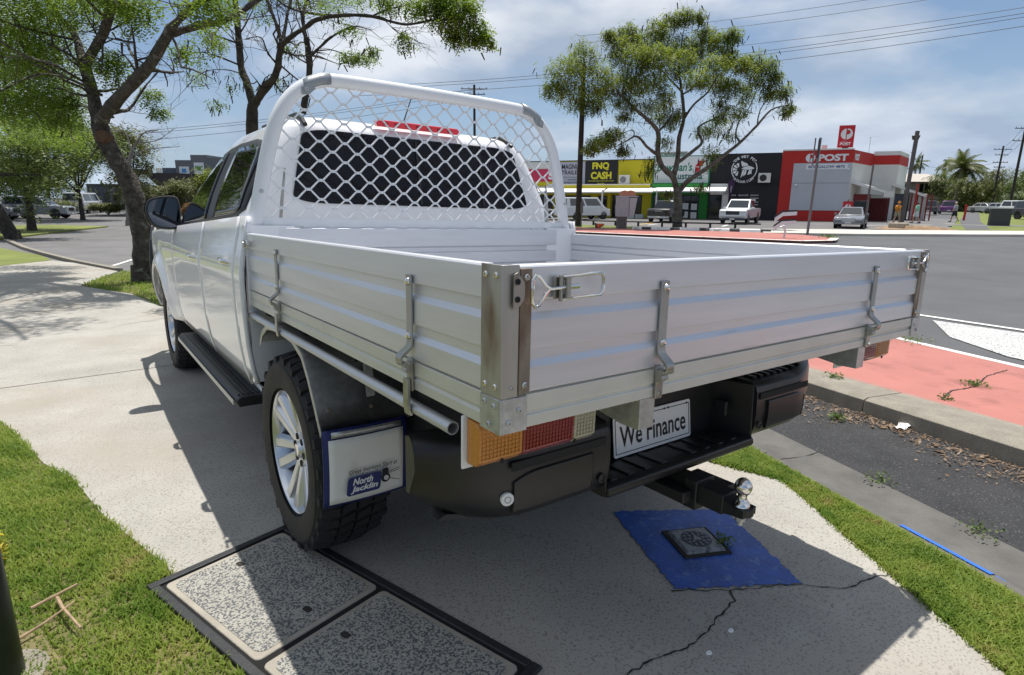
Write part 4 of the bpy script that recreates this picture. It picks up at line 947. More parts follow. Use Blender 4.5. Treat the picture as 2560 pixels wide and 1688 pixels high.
# rear window
def rear_y(z): return lerp_t(YR, z)
def rpatch(name, w0, w1, z0, z1, r_, m, off, parent=None):
    """rounded trapezoid on the rear wall; half width w0 at z0, w1 at z1"""
    pts = rrect(2, 2, r_, 6); mb = MB()
    mb.poly([(u*(w0+(w1-w0)*(v+1)/2), rear_y(z0+(z1-z0)*(v+1)/2)-off, z0+(z1-z0)*(v+1)/2) for u, v in pts])
    return mb.build(name, m, parent or UTE, solid=.003, solid_off=1, smooth=False)
o = rpatch('rear_window', .665, .585, 1.300, 1.632, .22, M_glass, .004)
for x in (-.02, .36):
    MB().hexa([(x-.006, rear_y(1.31)-.011, 1.31), (x+.006, rear_y(1.31)-.011, 1.31), (x+.006, rear_y(1.31)-.008, 1.31), (x-.006, rear_y(1.31)-.008, 1.31), (x-.006, rear_y(1.62)-.011, 1.62), (x+.006, rear_y(1.62)-.011, 1.62), (x+.006, rear_y(1.62)-.008, 1.62), (x-.006, rear_y(1.62)-.008, 1.62)]).build('window_divider', M_black, o)
# high brake light, roof drip notches, aerial
hl = MB().extr(rrect(.47, .034, .014), (.01, 2.055, 1.693), (1, 0, 0), (0, .35, 1), (0, -.035, .0)); o = P(hl, 'high_brake_light', M_redhi, bevel=.004)
inn = MB()
for i in range(7): inn.box(-.19+.06*i, -.165+.06*i, 2.0185, 2.0205, 1.685, 1.699)
inn.each('lamp_cell', mat('red_cell', (.35, .01, .015), .2), o)
for sd in (-1, 1):
    P(MB().tube([(sd*.575, 2.0, 1.645), (sd*.575, 2.04, 1.672), (sd*.575, 2.12, 1.702), (sd*.575, 2.7, 1.706)], .011, 8), 'roof_channel', M_black)
P(MB().lathe([(.02, 1.715), (.018, 1.728), (.006, 1.75), (0, 1.752)], (.02, 2.22, 0), (0, 0, 1), 14).tube([(.02, 2.22, 1.745), (.02, 2.12, 1.86)], [.004, .0025], 8), 'roof_aerial', M_black)
# measured limb paths (world metres, start radius, end radius) and crown clumps (x, y, z, r_horizontal, r_vertical, weight)
TREE_LIMBS = {'A': [([(-0.49, 11.79, -0.24), (-0.45, 11.76, 0.27), (-0.44, 11.75, 0.96), (-0.52, 11.81, 1.59), (-0.73, 11.97, 2.14), (-0.82, 12.03, 2.53)], 0.26, 0.19), ([(-0.82, 12.03, 2.53), (-0.84, 12.24, 3.04), (-0.89, 12.46, 3.55)], 0.17, 0.12), ([(-0.89, 12.46, 3.55), (-0.95, 13.04, 4.14), (-1.09, 13.68, 4.5), (-1.23, 14.33, 4.92)], 0.1, 0.05), ([(-0.87, 12.44, 3.52), (-0.68, 11.85, 3.78), (-0.53, 11.28, 4.04), (-0.45, 10.77, 4.39)], 0.12, 0.08), ([(-0.79, 12.01, 2.56), (-0.72, 11.58, 2.66), (-0.51, 11.06, 2.89), (-0.14, 10.41, 3.28), (0.11, 9.86, 3.7)], 0.16, 0.11), ([(0.11, 9.86, 3.7), (0.29, 9.1, 3.85), (0.49, 8.33, 3.91)], 0.1, 0.06), ([(0.1, 9.86, 3.64), (0.5, 9.75, 3.8), (0.88, 9.66, 3.93), (1.31, 9.53, 4.24), (1.67, 9.45, 4.5)], 0.085, 0.045), ([(-0.67, 11.92, 2.69), (-0.46, 12.02, 2.76), (-0.32, 12.16, 2.83), (-0.07, 12.23, 3.19), (0.2, 12.27, 3.52)], 0.06, 0.012), ([(-0.79, 12.01, 2.42), (-0.78, 12.0, 2.28)], 0.06, 0.05), ([(-0.92, 12.36, 3.22), (-1.32, 11.53, 3.31), (-1.63, 10.65, 3.24), (-1.86, 9.69, 3.23)], 0.04, 0.015), ([(-0.9, 12.34, 3.15), (-1.28, 13.16, 3.47), (-1.62, 13.95, 3.89), (-1.95, 14.73, 4.47)], 0.04, 0.012), ([(-0.72, 11.96, 2.98), (-1.12, 11.43, 3.1), (-1.52, 10.89, 3.06), (-1.98, 10.4, 2.71)], 0.03, 0.01), ([(-0.61, 11.88, 2.63), (-0.98, 12.98, 2.9), (-1.43, 14.14, 2.95), (-2.31, 15.61, 2.87)], 0.03, 0.01), ([(-1.0, 12.91, 4.0), (-1.41, 12.55, 3.97), (-1.71, 12.11, 3.93), (-1.89, 11.58, 3.88)], 0.035, 0.01), ([(-0.54, 11.08, 4.0), (-0.72, 10.66, 4.02), (-0.88, 10.21, 4.09)], 0.04, 0.02), ([(-0.2, 10.58, 3.33), (-0.3, 10.91, 3.47), (-0.31, 11.16, 3.74), (-0.12, 11.27, 4.01)], 0.02, 0.008), ([(-0.61, 11.63, 3.75), (-0.35, 11.75, 3.87), (-0.13, 11.9, 3.52)], 0.015, 0.006)],
'B': [([(1.93, 13.8, 0.72), (2.01, 13.74, 1.78), (2.07, 13.69, 2.85), (2.12, 13.66, 3.29)], 0.22, 0.19), ([(2.12, 13.66, 3.29), (2.08, 13.81, 3.71), (2.02, 13.98, 4.12), (2.05, 14.08, 4.76), (2.07, 14.19, 5.49), (2.07, 14.31, 5.86)], 0.15, 0.09), ([(2.15, 13.63, 3.29), (2.26, 13.34, 3.53), (2.47, 12.99, 3.85), (2.55, 12.72, 4.41)], 0.15, 0.11), ([(2.55, 12.72, 4.41), (2.56, 12.91, 4.74), (2.47, 13.19, 5.32), (2.46, 13.41, 5.62)], 0.07, 0.04), ([(2.55, 12.72, 4.37), (2.64, 12.34, 4.47), (2.78, 11.93, 4.57), (2.91, 11.52, 4.66), (3.19, 11.0, 4.67), (3.55, 10.42, 4.59), (3.92, 9.84, 4.39), (4.25, 9.29, 4.4), (4.52, 8.78, 4.34)], 0.1, 0.02), ([(2.57, 12.71, 4.41), (2.76, 12.93, 4.94), (2.95, 13.16, 5.4), (3.1, 13.43, 5.75)], 0.07, 0.04), ([(3.38, 11.48, 4.8), (3.14, 12.16, 4.94), (2.85, 12.87, 5.15), (2.65, 13.51, 5.52)], 0.05, 0.03), ([(2.52, 12.98, 4.03), (2.32, 12.84, 4.19), (2.14, 12.69, 4.46), (1.83, 12.63, 4.36)], 0.03, 0.012), ([(2.02, 13.98, 4.12), (1.56, 13.82, 4.21), (1.11, 13.65, 4.21), (0.67, 13.49, 3.91)], 0.035, 0.008), ([(2.04, 13.96, 3.95), (1.8, 14.47, 4.09), (1.46, 15.06, 4.09), (1.15, 15.61, 3.81)], 0.025, 0.006), ([(2.04, 14.09, 4.59), (1.67, 13.99, 4.64), (1.32, 13.87, 4.7), (0.96, 13.77, 4.86)], 0.04, 0.012), ([(2.46, 13.16, 3.79), (2.58, 13.31, 3.65), (2.75, 13.44, 3.55)], 0.03, 0.012), ([(3.66, 10.66, 4.66), (3.83, 10.24, 4.72), (4.04, 9.79, 4.73), (4.31, 9.3, 4.81)], 0.03, 0.01), ([(3.78, 10.44, 4.61), (4.14, 10.55, 4.43), (4.65, 10.55, 4.31)], 0.02, 0.006)],
'C': [([(3.79, 16.35, 0.6), (3.92, 16.26, 2.12), (4.0, 16.2, 3.37)], 0.17, 0.15), ([(4.01, 16.19, 3.53), (4.12, 16.11, 4.08), (4.21, 16.04, 4.58), (4.22, 16.04, 5.06), (4.19, 16.06, 5.38)], 0.14, 0.11), ([(4.19, 16.06, 5.38), (4.19, 16.22, 5.88), (4.3, 16.31, 6.24), (4.53, 16.3, 6.65)], 0.1, 0.06), ([(4.24, 16.03, 4.95), (4.35, 15.74, 5.08), (4.54, 15.4, 5.3), (4.71, 15.08, 5.42), (4.97, 14.69, 5.53), (5.26, 14.28, 5.4)], 0.07, 0.02), ([(4.17, 16.07, 5.8), (4.0, 15.83, 6.02), (3.83, 15.58, 6.28)], 0.05, 0.03), ([(4.36, 15.93, 5.09), (4.83, 15.92, 5.18), (5.3, 15.9, 5.07), (5.85, 15.83, 5.08)], 0.03, 0.008)],
'D': [([(31.27, 25.02, -0.51), (31.25, 25.03, 0.44), (31.21, 25.06, 1.44), (31.17, 25.1, 1.98)], 0.52, 0.42), ([(31.13, 25.13, 1.93), (30.74, 25.2, 2.8), (30.01, 25.54, 3.46), (29.6, 25.63, 4.3), (29.45, 25.54, 5.41), (29.1, 25.58, 5.85), (28.48, 25.83, 6.37), (27.88, 26.08, 6.79), (27.27, 26.32, 7.3), (26.76, 26.49, 7.62)], 0.36, 0.1), ([(29.47, 25.6, 4.2), (28.66, 25.73, 4.63), (28.04, 25.72, 5.05), (27.44, 25.69, 5.18), (26.78, 25.7, 4.88), (26.06, 25.76, 4.58)], 0.17, 0.05), ([(27.58, 25.88, 5.2), (27.0, 25.5, 5.51), (25.82, 25.56, 5.12)], 0.07, 0.02), ([(30.91, 25.29, 3.0), (31.26, 25.34, 3.98), (31.46, 25.5, 5.34), (31.84, 25.53, 6.52), (31.88, 25.82, 8.06), (31.84, 26.15, 9.41), (32.04, 26.32, 10.85)], 0.32, 0.06), ([(31.27, 25.27, 3.78), (32.39, 24.92, 4.59), (33.08, 24.89, 5.11), (33.16, 25.3, 5.73), (33.57, 25.48, 6.26), (34.86, 25.01, 6.9), (35.97, 24.66, 7.65)], 0.2, 0.05), ([(31.81, 25.62, 6.33), (31.82, 24.86, 7.29), (32.05, 23.95, 8.02), (32.01, 23.23, 8.98)], 0.15, 0.04), ([(29.57, 25.65, 5.61), (30.42, 25.73, 6.24), (31.15, 25.9, 7.06), (31.22, 26.55, 8.27)], 0.13, 0.03), ([(31.32, 24.98, 2.08), (31.34, 24.66, 2.41), (31.51, 24.22, 2.79), (32.21, 23.4, 3.55), (32.65, 22.76, 4.2), (33.16, 22.08, 4.92), (33.7, 21.37, 5.9), (34.08, 20.77, 6.76), (34.57, 20.1, 7.0)], 0.3, 0.05), ([(33.38, 22.22, 4.94), (33.44, 22.64, 5.44), (33.88, 22.79, 6.23), (34.69, 22.65, 7.21), (35.4, 22.6, 8.56)], 0.12, 0.03), ([(33.7, 21.37, 5.9), (34.23, 21.59, 6.87), (35.22, 21.49, 8.03)], 0.08, 0.02), ([(31.88, 25.82, 8.06), (32.76, 25.58, 8.68), (33.28, 25.61, 9.97), (33.64, 25.76, 11.25)], 0.1, 0.03), ([(31.87, 25.83, 8.25), (30.65, 25.89, 8.86), (29.46, 25.94, 9.62), (28.29, 25.98, 10.52)], 0.12, 0.03), ([(27.22, 26.27, 7.29), (26.17, 26.59, 8.1), (24.99, 27.0, 8.8), (23.84, 27.39, 9.31)], 0.09, 0.03), ([(32.04, 26.32, 10.85), (32.13, 26.25, 12.03), (32.24, 26.17, 12.85)], 0.06, 0.02)]}
TREE_CLUMPS = {'D': [(23.75, 28.08, 8.81, 1.1, 0.92, 1.2), (25.3, 28.18, 9.8, 1.03, 0.85, 1), (23.25, 28.45, 7.78, 0.74, 0.56, 0.8), (25.05, 28.37, 7.69, 1.14, 0.86, 1.2), (25.39, 26.87, 8.4, 1.01, 0.83, 1), (26.99, 28.18, 7.68, 0.88, 0.68, 0.7), (25.69, 27.9, 6.98, 0.67, 0.48, 0.4), (27.75, 27.62, 10.48, 0.86, 0.77, 1), (28.83, 28.06, 11.61, 0.78, 0.69, 0.9), (27.25, 27.99, 11.36, 0.48, 0.38, 0.4), (27.88, 26.28, 9.48, 1.04, 0.94, 1.2), (30.56, 28.03, 11.41, 0.91, 0.8, 1), (30.39, 26.91, 11.89, 0.68, 0.59, 0.6), (28.0, 24.95, 9.61, 1.01, 0.82, 1.3), (31.39, 26.8, 12.57, 0.59, 0.49, 0.5), (32.16, 26.23, 12.94, 0.69, 0.54, 0.6), (32.88, 25.7, 12.85, 0.44, 0.44, 0.3), (32.02, 26.95, 11.24, 1.01, 0.81, 1.1), (30.96, 25.25, 9.7, 1.06, 0.87, 1.2), (34.0, 26.74, 11.1, 0.93, 0.83, 1), (33.61, 25.78, 11.71, 0.9, 0.7, 0.9), (33.6, 24.55, 11.11, 0.88, 0.79, 0.9), (33.4, 23.45, 11.4, 0.57, 0.48, 0.6), (31.75, 23.42, 9.42, 0.85, 0.75, 0.9), (34.21, 24.1, 10.3, 0.59, 0.59, 0.6), (30.14, 23.37, 8.44, 0.74, 0.55, 0.7), (34.53, 25.1, 9.0, 0.71, 0.51, 0.5), (27.32, 26.69, 8.42, 0.95, 0.76, 1), (30.43, 28.12, 8.78, 0.92, 0.71, 0.8), (28.22, 24.79, 8.34, 0.74, 0.55, 0.6), (27.52, 26.55, 7.26, 0.67, 0.57, 0.6), (30.14, 27.1, 7.29, 0.8, 0.6, 0.5), (28.64, 24.48, 7.3, 0.65, 0.56, 0.5), (30.66, 25.47, 6.79, 0.69, 0.49, 0.4), (28.21, 27.28, 6.58, 0.49, 0.3, 0.25), (30.61, 25.51, 6.23, 0.49, 0.39, 0.3), (31.44, 27.38, 6.66, 0.52, 0.41, 0.25), (33.17, 23.62, 8.1, 0.58, 0.58, 0.4), (33.11, 22.42, 9.43, 0.66, 0.56, 0.6), (34.67, 22.51, 9.91, 0.67, 0.58, 0.5), (34.4, 21.47, 9.44, 0.66, 0.47, 0.5), (34.45, 20.81, 8.65, 0.47, 0.47, 0.4), (34.01, 21.76, 8.65, 0.76, 0.57, 0.6), (34.69, 21.26, 7.86, 0.57, 0.48, 0.5), (34.5, 20.15, 7.78, 0.37, 0.46, 0.3), (34.6, 20.08, 6.73, 0.47, 0.33, 0.35), (35.25, 23.33, 8.09, 0.6, 0.6, 0.45), (34.57, 23.83, 8.64, 0.6, 0.5, 0.4), (34.7, 24.98, 6.5, 0.83, 0.62, 0.6), (34.16, 25.38, 5.9, 0.62, 0.42, 0.35), (33.09, 22.43, 6.68, 0.67, 0.48, 0.3), (34.01, 24.24, 7.42, 0.6, 0.4, 0.3), (33.6, 23.31, 5.5, 0.59, 0.4, 0.2), (25.74, 26.0, 5.2, 0.65, 0.46, 0.7), (25.01, 26.41, 4.65, 0.84, 0.42, 0.8), (26.74, 25.88, 4.35, 0.43, 0.38, 0.3), (24.58, 26.73, 4.29, 0.37, 0.28, 0.2), (29.62, 26.24, 3.76, 0.5, 0.4, 0.15), (29.57, 26.28, 3.09, 0.5, 0.4, 0.15), (33.45, 24.65, 3.65, 0.62, 0.51, 0.15), (29.81, 24.85, 1.72, 0.49, 0.25, 0.15), (31.45, 23.65, 2.21, 0.39, 0.25, 0.1), (29.64, 24.98, 4.91, 0.48, 0.48, 0.15), (33.64, 24.51, 4.53, 0.61, 0.51, 0.2)],
'A': [(-1.75, 12.72, 4.25, 0.54, 0.32, 1), (-1.43, 13.73, 4.27, 0.55, 0.39, 1), (-1.82, 12.77, 3.72, 0.54, 0.36, 1.1), (-1.37, 13.68, 3.84, 0.44, 0.36, 0.8), (-1.82, 14.01, 3.35, 0.56, 0.4, 1.2), (-1.29, 14.87, 3.53, 0.44, 0.39, 0.8), (-2.02, 14.16, 2.9, 0.49, 0.24, 0.8), (-1.55, 15.06, 3.16, 0.53, 0.35, 0.8), (-1.16, 13.53, 2.98, 0.28, 0.2, 0.4), (-0.97, 12.14, 4.25, 0.39, 0.21, 0.4), (-1.15, 12.28, 4.57, 0.71, 0.21, 1), (-0.67, 10.68, 4.21, 0.48, 0.13, 0.5), (-0.25, 10.37, 4.07, 0.32, 0.16, 0.35), (-0.31, 11.65, 4.26, 0.25, 0.18, 0.25), (-0.59, 11.86, 3.36, 0.29, 0.22, 0.35), (-0.51, 11.8, 3.53, 0.18, 0.18, 0.2), (0.03, 12.4, 3.11, 0.18, 0.14, 0.18), (0.16, 12.31, 2.78, 0.16, 0.12, 0.15), (-0.22, 10.35, 3.86, 0.26, 0.16, 0.1), (0.34, 10.43, 3.54, 0.14, 0.14, 0.12), (0.42, 8.63, 3.76, 0.35, 0.12, 0.35), (0.68, 10.18, 3.7, 0.24, 0.2, 0.12), (-1.27, 13.61, 2.68, 0.33, 0.16, 0.3), (-2.03, 16.65, 2.72, 0.72, 0.29, 0.8), (-1.29, 16.1, 2.55, 0.53, 0.24, 0.4)],
'B': [(4.55, 8.75, 4.45, 0.3, 0.23, 0.9), (4.49, 9.17, 4.35, 0.31, 0.23, 0.8), (4.71, 8.64, 4.13, 0.23, 0.19, 0.7), (4.69, 9.27, 4.15, 0.2, 0.12, 0.4), (4.8, 8.45, 4.01, 0.11, 0.11, 0.25), (4.28, 9.33, 4.63, 0.27, 0.16, 0.5), (4.47, 9.19, 4.74, 0.39, 0.12, 0.6), (4.09, 9.72, 4.65, 0.24, 0.16, 0.35), (4.15, 10.3, 4.26, 0.21, 0.17, 0.2), (4.26, 12.7, 4.34, 0.34, 0.12, 0.35), (3.99, 12.77, 4.36, 0.24, 0.12, 0.2), (4.26, 12.08, 4.41, 0.19, 0.09, 0.12), (3.18, 11.63, 4.85, 0.39, 0.21, 0.2), (3.8, 10.18, 4.74, 0.24, 0.16, 0.2), (2.86, 13.11, 4.4, 0.33, 0.23, 0.12), (1.35, 13.48, 4.42, 0.27, 0.18, 0.2), (1.68, 13.98, 5.11, 0.32, 0.23, 0.25), (0.92, 13.3, 4.04, 0.26, 0.22, 0.15), (1.37, 15.45, 4.0, 0.31, 0.2, 0.15), (1.69, 15.21, 3.43, 0.21, 0.15, 0.08), (2.35, 13.49, 5.12, 0.37, 0.28, 0.15), (3.59, 11.58, 4.55, 0.35, 0.18, 0.15), (2.63, 13.28, 3.74, 0.24, 0.14, 0.06), (1.86, 13.85, 3.73, 0.28, 0.19, 0.08), (3.19, 12.87, 5.5, 0.92, 0.14, 0.6), (3.67, 10.65, 5.05, 0.82, 0.16, 0.7), (1.93, 13.8, 5.49, 0.69, 0.14, 0.5)]}
# ================================================================== TREES
M_bark = mat('mottled_bark', (.04, .033, .027), .95, var=.5, vscale=9, col2=(.10, .088, .072), bump=1.0, bscale=16, bdist=.06, wear=(.20, .19, .165), wear_pos=(.58, .70), wear_scale=7)
M_barkd = mat('dark_bark', (.035, .028, .022), .95, var=.4, vscale=6, col2=(.08, .068, .055), bump=1.0, bscale=16, bdist=.05)
M_barkl = mat('lichen_bark', (.10, .085, .065), .95, var=.5, vscale=3, col2=(.20, .18, .15), bump=1.0, bscale=6, bdist=.10)
M_leafA = leafmat('feathery_leaf', (.09, .16, .018), (.25, .35, .04), scale=1.6, tr=.5, c3=(.36, .36, .04))
M_leafD = leafmat('poinciana_leaf', (.13, .18, .03), (.32, .38, .05), scale=.55, tr=.5, c3=(.33, .27, .06))
M_pod = mat('seed_pod', (.045, .028, .02), .7, var=.4, vscale=3)
M_leafG = leafmat('shade_leaf', (.055, .09, .02), (.17, .22, .04), scale=.7, tr=.3)
M_leafS = leafmat('shrub_leaf', (.08, .105, .025), (.20, .21, .06), scale=.9, tr=.25)
M_leafP = leafmat('palm_leaf', (.05, .09, .02), (.20, .21, .05), scale=.5, tr=.3)
M_twig = mat('twig', (.05, .04, .032), .9)

def leaves(name, clumps, per, size, asp, m, parent, droop=.35, shell=.35, pair=True, loc=(0, 0, 0)):
    """clumps (x, y, z, rh, rv, weight): feathery leaf strips, each made of a few narrow leaflets"""
    Vs = []
    for x, y, z, rh, rv, w in clumps:
        n = int(per*w)
        if n < 1: continue
        d = RNG.normal(0, 1, (n, 3)); d /= np.linalg.norm(d, axis=1)[:, None]; r = RNG.uniform(shell, 1.12, n)**.6
        # break the ellipsoid into tufts
        tuft = RNG.normal(0, 1, (max(4, n//26), 3)); tuft /= np.linalg.norm(tuft, axis=1)[:, None]; tuft *= RNG.uniform(.3, 1.05, len(tuft))[:, None]
        pick = RNG.integers(0, len(tuft), n); c = tuft[pick]+RNG.normal(0, .25, (n, 3)); mixm = RNG.uniform(0, 1, n) < .66
        c = np.where(mixm[:, None], c, d*r[:, None])*np.array([rh, rh, rv])+np.array([x, y, z])
        a = RNG.uniform(0, 2*np.pi, n); dip = RNG.normal(-droop, .35, n)
        u = np.c_[np.cos(a)*np.cos(dip), np.sin(a)*np.cos(dip), np.sin(dip)]; L_ = size*RNG.uniform(.6, 1.3, n)
        s = np.c_[-np.sin(a), np.cos(a), RNG.normal(0, .4, n)]; s /= np.linalg.norm(s, axis=1)[:, None]
        k = 3
        for j in range(k):
            t0, t1 = j/k, (j+.78)/k
            wd = L_*asp*(1-.25*abs(j-1))
            p0 = c+u*(L_*t0)[:, None]; p1 = c+u*(L_*t1)[:, None]
            q = np.stack([p0, (p0+p1)/2+s*wd[:, None], p1, (p0+p1)/2-s*wd[:, None]], 1); q[:, :, 2] -= (L_*.12*j)[:, None]
            Vs.append(q.reshape(-1, 3))
    V = np.concatenate(Vs)-np.array(loc); return npmesh(name, V, np.arange(len(V)).reshape(-1, 4), m, parent)
def twig_paths(limbs, n, ln, rnd, start=.3, levels=2):
    out = []
    for pts, r0, r1 in limbs:
        P_ = [Vector(p) for p in pts]; tot = len(P_)-1
        for _ in range(n):
            t = rnd.uniform(start, 1)*tot; i = min(int(t), tot-1); b = P_[i].lerp(P_[i+1], t-i); d = (P_[i+1]-P_[i]).normalized()
            stack = [(b, d, ln*rnd.uniform(.5, 1.2), max(.006, r1*.35), 0)]
            while stack:
                b, d, l_, r_, lv = stack.pop()
                d = (d*.5+Vector((rnd.gauss(0, .6), rnd.gauss(0, .6), rnd.gauss(.1, .5)))).normalized(); path = [b]
                for k in range(3): d = (d+Vector((rnd.gauss(0, .25), rnd.gauss(0, .25), rnd.gauss(-.02, .22)))).normalized(); path.append(path[-1]+d*l_/3)
                out.append((path, [r_, r_*.8, r_*.6, r_*.35]))
                if lv < levels-1:
                    for k in range(2 if lv == 0 else 1): stack.append((path[rnd.choice((1, 2, 3))], d, l_*.6, r_*.6, lv+1))
    return out
def tree(name, label, key, limbs, clumps, bark, leafm, per, size, asp, tw=(3, .8), pods=0, group=None, droop=.35, seed=1):
    rnd = random.Random(seed); b = limbs[0][0][0]; root = thing(name, label, 'tree', b, 0, group); B = Vector(b)
    tr = MB()
    for pts, r0, r1 in limbs:
        P_ = cr([tuple(Vector(p)-B) for p in pts], 4) if len(pts) > 2 else [tuple(Vector(p)-B) for p in pts]; k = len(P_)
        rr = [(r0+(r1-r0)*i/(k-1))*(1+rnd.uniform(-.09, .09)) for i in range(k)]
        tr.tube(P_, rr, 12 if r0 > .08 else 7)
    # flare at the foot
    tr.lathe([(limbs[0][1]*1.35, -.12), (limbs[0][1]*1.12, .10), (limbs[0][1]*1.02, .35)], (0, 0, 0), (0, 0, 1), 12)
    tr.v = [(x+rnd.gauss(0, .0075), y+rnd.gauss(0, .0075), z) for x, y, z in tr.v]
    tr.build('trunk', bark, root, ang=80)
    if tw[0]:
        tg = MB()
        for path, rr in twig_paths(limbs[1:] or limbs, tw[0], tw[1], rnd): tg.tube([p-B for p in path], rr, 4, cap=False)
        o = tg.build('twigs', M_twig if bark is not M_barkl else bark, root, smooth=False); o['kind'] = 'stuff'
    if clumps:
        o = leaves('crown', clumps, per, size, asp, leafm, root, droop, loc=b); o['kind'] = 'stuff'
        if pods:
            V = []; n = pods
            for _ in range(n):
                x, y, z, rh, rv, w = rnd.choice(clumps); c = np.array([x+rnd.gauss(0, rh*.6), y+rnd.gauss(0, rh*.6), z+rnd.gauss(0, rv*.7)])-np.array(b)
                l_ = size*rnd.uniform(.7, 1.3); a = rnd.uniform(0, 6.28); w_ = np.array([math.cos(a), math.sin(a), 0])*l_*.12
                e = np.array([rnd.gauss(0, .3), rnd.gauss(0, .3), -1])*l_
                V += [c-w_, c+w_, c+e+w_*.7, c+e-w_*.7]
            o = npmesh('pods', np.array(V), np.arange(len(V)).reshape(-1, 4), M_pod, root); o['kind'] = 'stuff'
    return root
LA, LB, LC, LD = (TREE_LIMBS[k] for k in 'ABCD'); LD = [(p, a*.6, b*.6) for p, a, b in LD]; LA = [(p, a*.68, b*.68) for p, a, b in LA]; LB = [(p, a*.58, b*.6) for p, a, b in LB]; LC = [(p, a*.6, b*.6) for p, a, b in LC]
LB[0][0][0] = (LB[0][0][0][0], LB[0][0][0][1], gz(*LB[0][0][0][:2])-.05)
LC[0][0][0] = (LC[0][0][0][0], LC[0][0][0][1], gz(*LC[0][0][0][:2])-.05)
TREE_CLUMPS['A'] = [(a, b, c, d*1.22, e*1.22, w) for a, b, c, d, e, w in TREE_CLUMPS['A']]
# overhanging limb of the same tree above the picture, it dapples the footway
LA = LA+[([(-1.3, 12.3, 4.6), (-1.6, 10.5, 5.6), (-2.2, 8.6, 6.2), (-2.8, 7.0, 6.4)], .07, .02), ([(-1.6, 10.5, 5.6), (-.9, 9.2, 6.3), (-.6, 8.0, 6.6)], .05, .015)]
TREE_CLUMPS['A'] += [(x, y, z, .75, .35, .42) for x, y, z in ((-2.2, 8.6, 6.2), (-2.9, 7.0, 6.4), (-3.2, 8.4, 6.1), (-1.4, 9.8, 6.0), (-.8, 8.8, 6.4), (-2.6, 10.2, 5.9), (-3.6, 10, 6), (-1.9, 11.4, 5.7), (-.4, 10.4, 6.2), (-3.0, 11.6, 5.8), (-3.9, 7.4, 6.3), (-1.7, 7.4, 6.6))]
tree('street_tree', 'leaning grey-barked tree with a pruned stub beside the ute bonnet', 'A', LA, TREE_CLUMPS['A'], M_bark, M_leafA, 1500, .12, .22, tw=(5, .7), pods=120, seed=3)
# pruned stub on its trunk
b = Vector((-.80, 11.87, 2.30)); st_ = MB().lathe([(.12, -.16), (.115, .03), (.10, .05), (0, .05)], (0, 0, 0), (-.45, -.8, .15), 14)
root = [o for o in COL.objects if o.name.startswith('street_tree')][0]
st_.xf(Matrix.Translation(b-Vector(root.location))).build('pruned_stub', mat('cut_wood', (.10, .055, .032), .9, var=.3, vscale=12, bump=.5, bscale=30), root)
tree('street_tree', 'dark forked tree with sparse leaves rising behind the ute cab', 'B', LB, TREE_CLUMPS['B'], M_barkd, M_leafA, 950, .12, .22, tw=(9, .9), pods=420, seed=5)
tree('street_tree', 'thin dark tree farther back behind the headboard corner', 'C', LC, [], M_barkd, M_leafA, 1, .1, .2, tw=(9, .9), seed=6)
tree('poinciana_tree', 'spreading flat-topped tree in front of the shops', 'D', LD, [(a, b, c, d*1.05, e*1.05, w) for a, b, c, d, e, w in TREE_CLUMPS['D']], M_barkl, M_leafD, 1080, .29, .23, tw=(9, 1.5), pods=1500, seed=8)

def simple_tree(name, label, x, y, h, cr_h, crown_r, leafm=None, per=900, size=.35, asp=.3, bark=None, lean=(0, 0), group=None, nclump=9, seed=1, tw=(2, 1.2), low=.45, r=.16):
    rnd = random.Random(seed); z = gz(x, y)-.05; limbs = [([(x, y, z), (x+lean[0]*.5, y+lean[1]*.5, z+cr_h*.55), (x+lean[0], y+lean[1], z+cr_h)], r, r*.7)]
    clumps = []
    for i in range(nclump):
        a = 6.283*i/nclump+rnd.uniform(-.4, .4); rr = crown_r*rnd.uniform(.25, .75); cz = z+cr_h+(h-cr_h)*rnd.uniform(low-.35, .95)
        c = (x+lean[0]+math.cos(a)*rr, y+lean[1]+math.sin(a)*rr, cz); limbs.append(([limbs[0][0][2], ((limbs[0][0][2][0]+c[0])/2, (limbs[0][0][2][1]+c[1])/2, (z+cr_h)*.45+cz*.55), c], r*.4, .03))
        clumps.append((*c, crown_r*rnd.uniform(.35, .55), (h-cr_h)*rnd.uniform(.18, .30), rnd.uniform(.6, 1.2)))
    return tree(name, label, '', limbs, clumps, bark or M_barkd, leafm or M_leafG, per, size, asp, tw=tw, group=group, seed=seed)
# left of the car park
simple_tree('shade_tree', 'nearer shade tree at the left edge of the car park', -3.43, 31.7, 8.5, 2.6, 3.4, seed=11, per=520, lean=(-.9, .3), r=.26, low=.35)
simple_tree('shade_tree', 'shade tree just behind the left-edge tree on the car park verge', -3.05, 38.6, 7.5, 2.4, 3.0, seed=12, per=480, lean=(.1, 0), r=.20, low=.3)
simple_tree('shade_tree', 'bushy shade tree behind the parked car, left of the leaning trunk', -.6, 56, 7.6, 2.0, 3.6, seed=13, per=480, size=.45, r=.16, low=.3)
simple_tree('shade_tree', 'tall pale-leaved shade tree farthest left behind the car park', -7.5, 60, 10.5, 2.6, 5.0, seed=14, per=600, size=.5, r=.2, leafm=M_leafS, low=.3)
simple_tree('shade_tree', 'shade tree beside the blue-roofed building, beyond the leaning trunk', 3.6, 66, 7.8, 2.2, 3.0, seed=15, per=420, size=.5, r=.16, leafm=M_leafS, low=.3)
simple_tree('shade_tree', 'dense dark shade tree filling the gap behind the far hedges at left', -3.0, 84, 10, 2.4, 5.0, seed=16, per=560, size=.6, r=.2, low=.25)
simple_tree('shade_tree', 'shade tree at the left edge behind the dark wagon', -9.5, 70, 10, 2.4, 4.6, seed=17, per=560, size=.55, r=.2, low=.25)
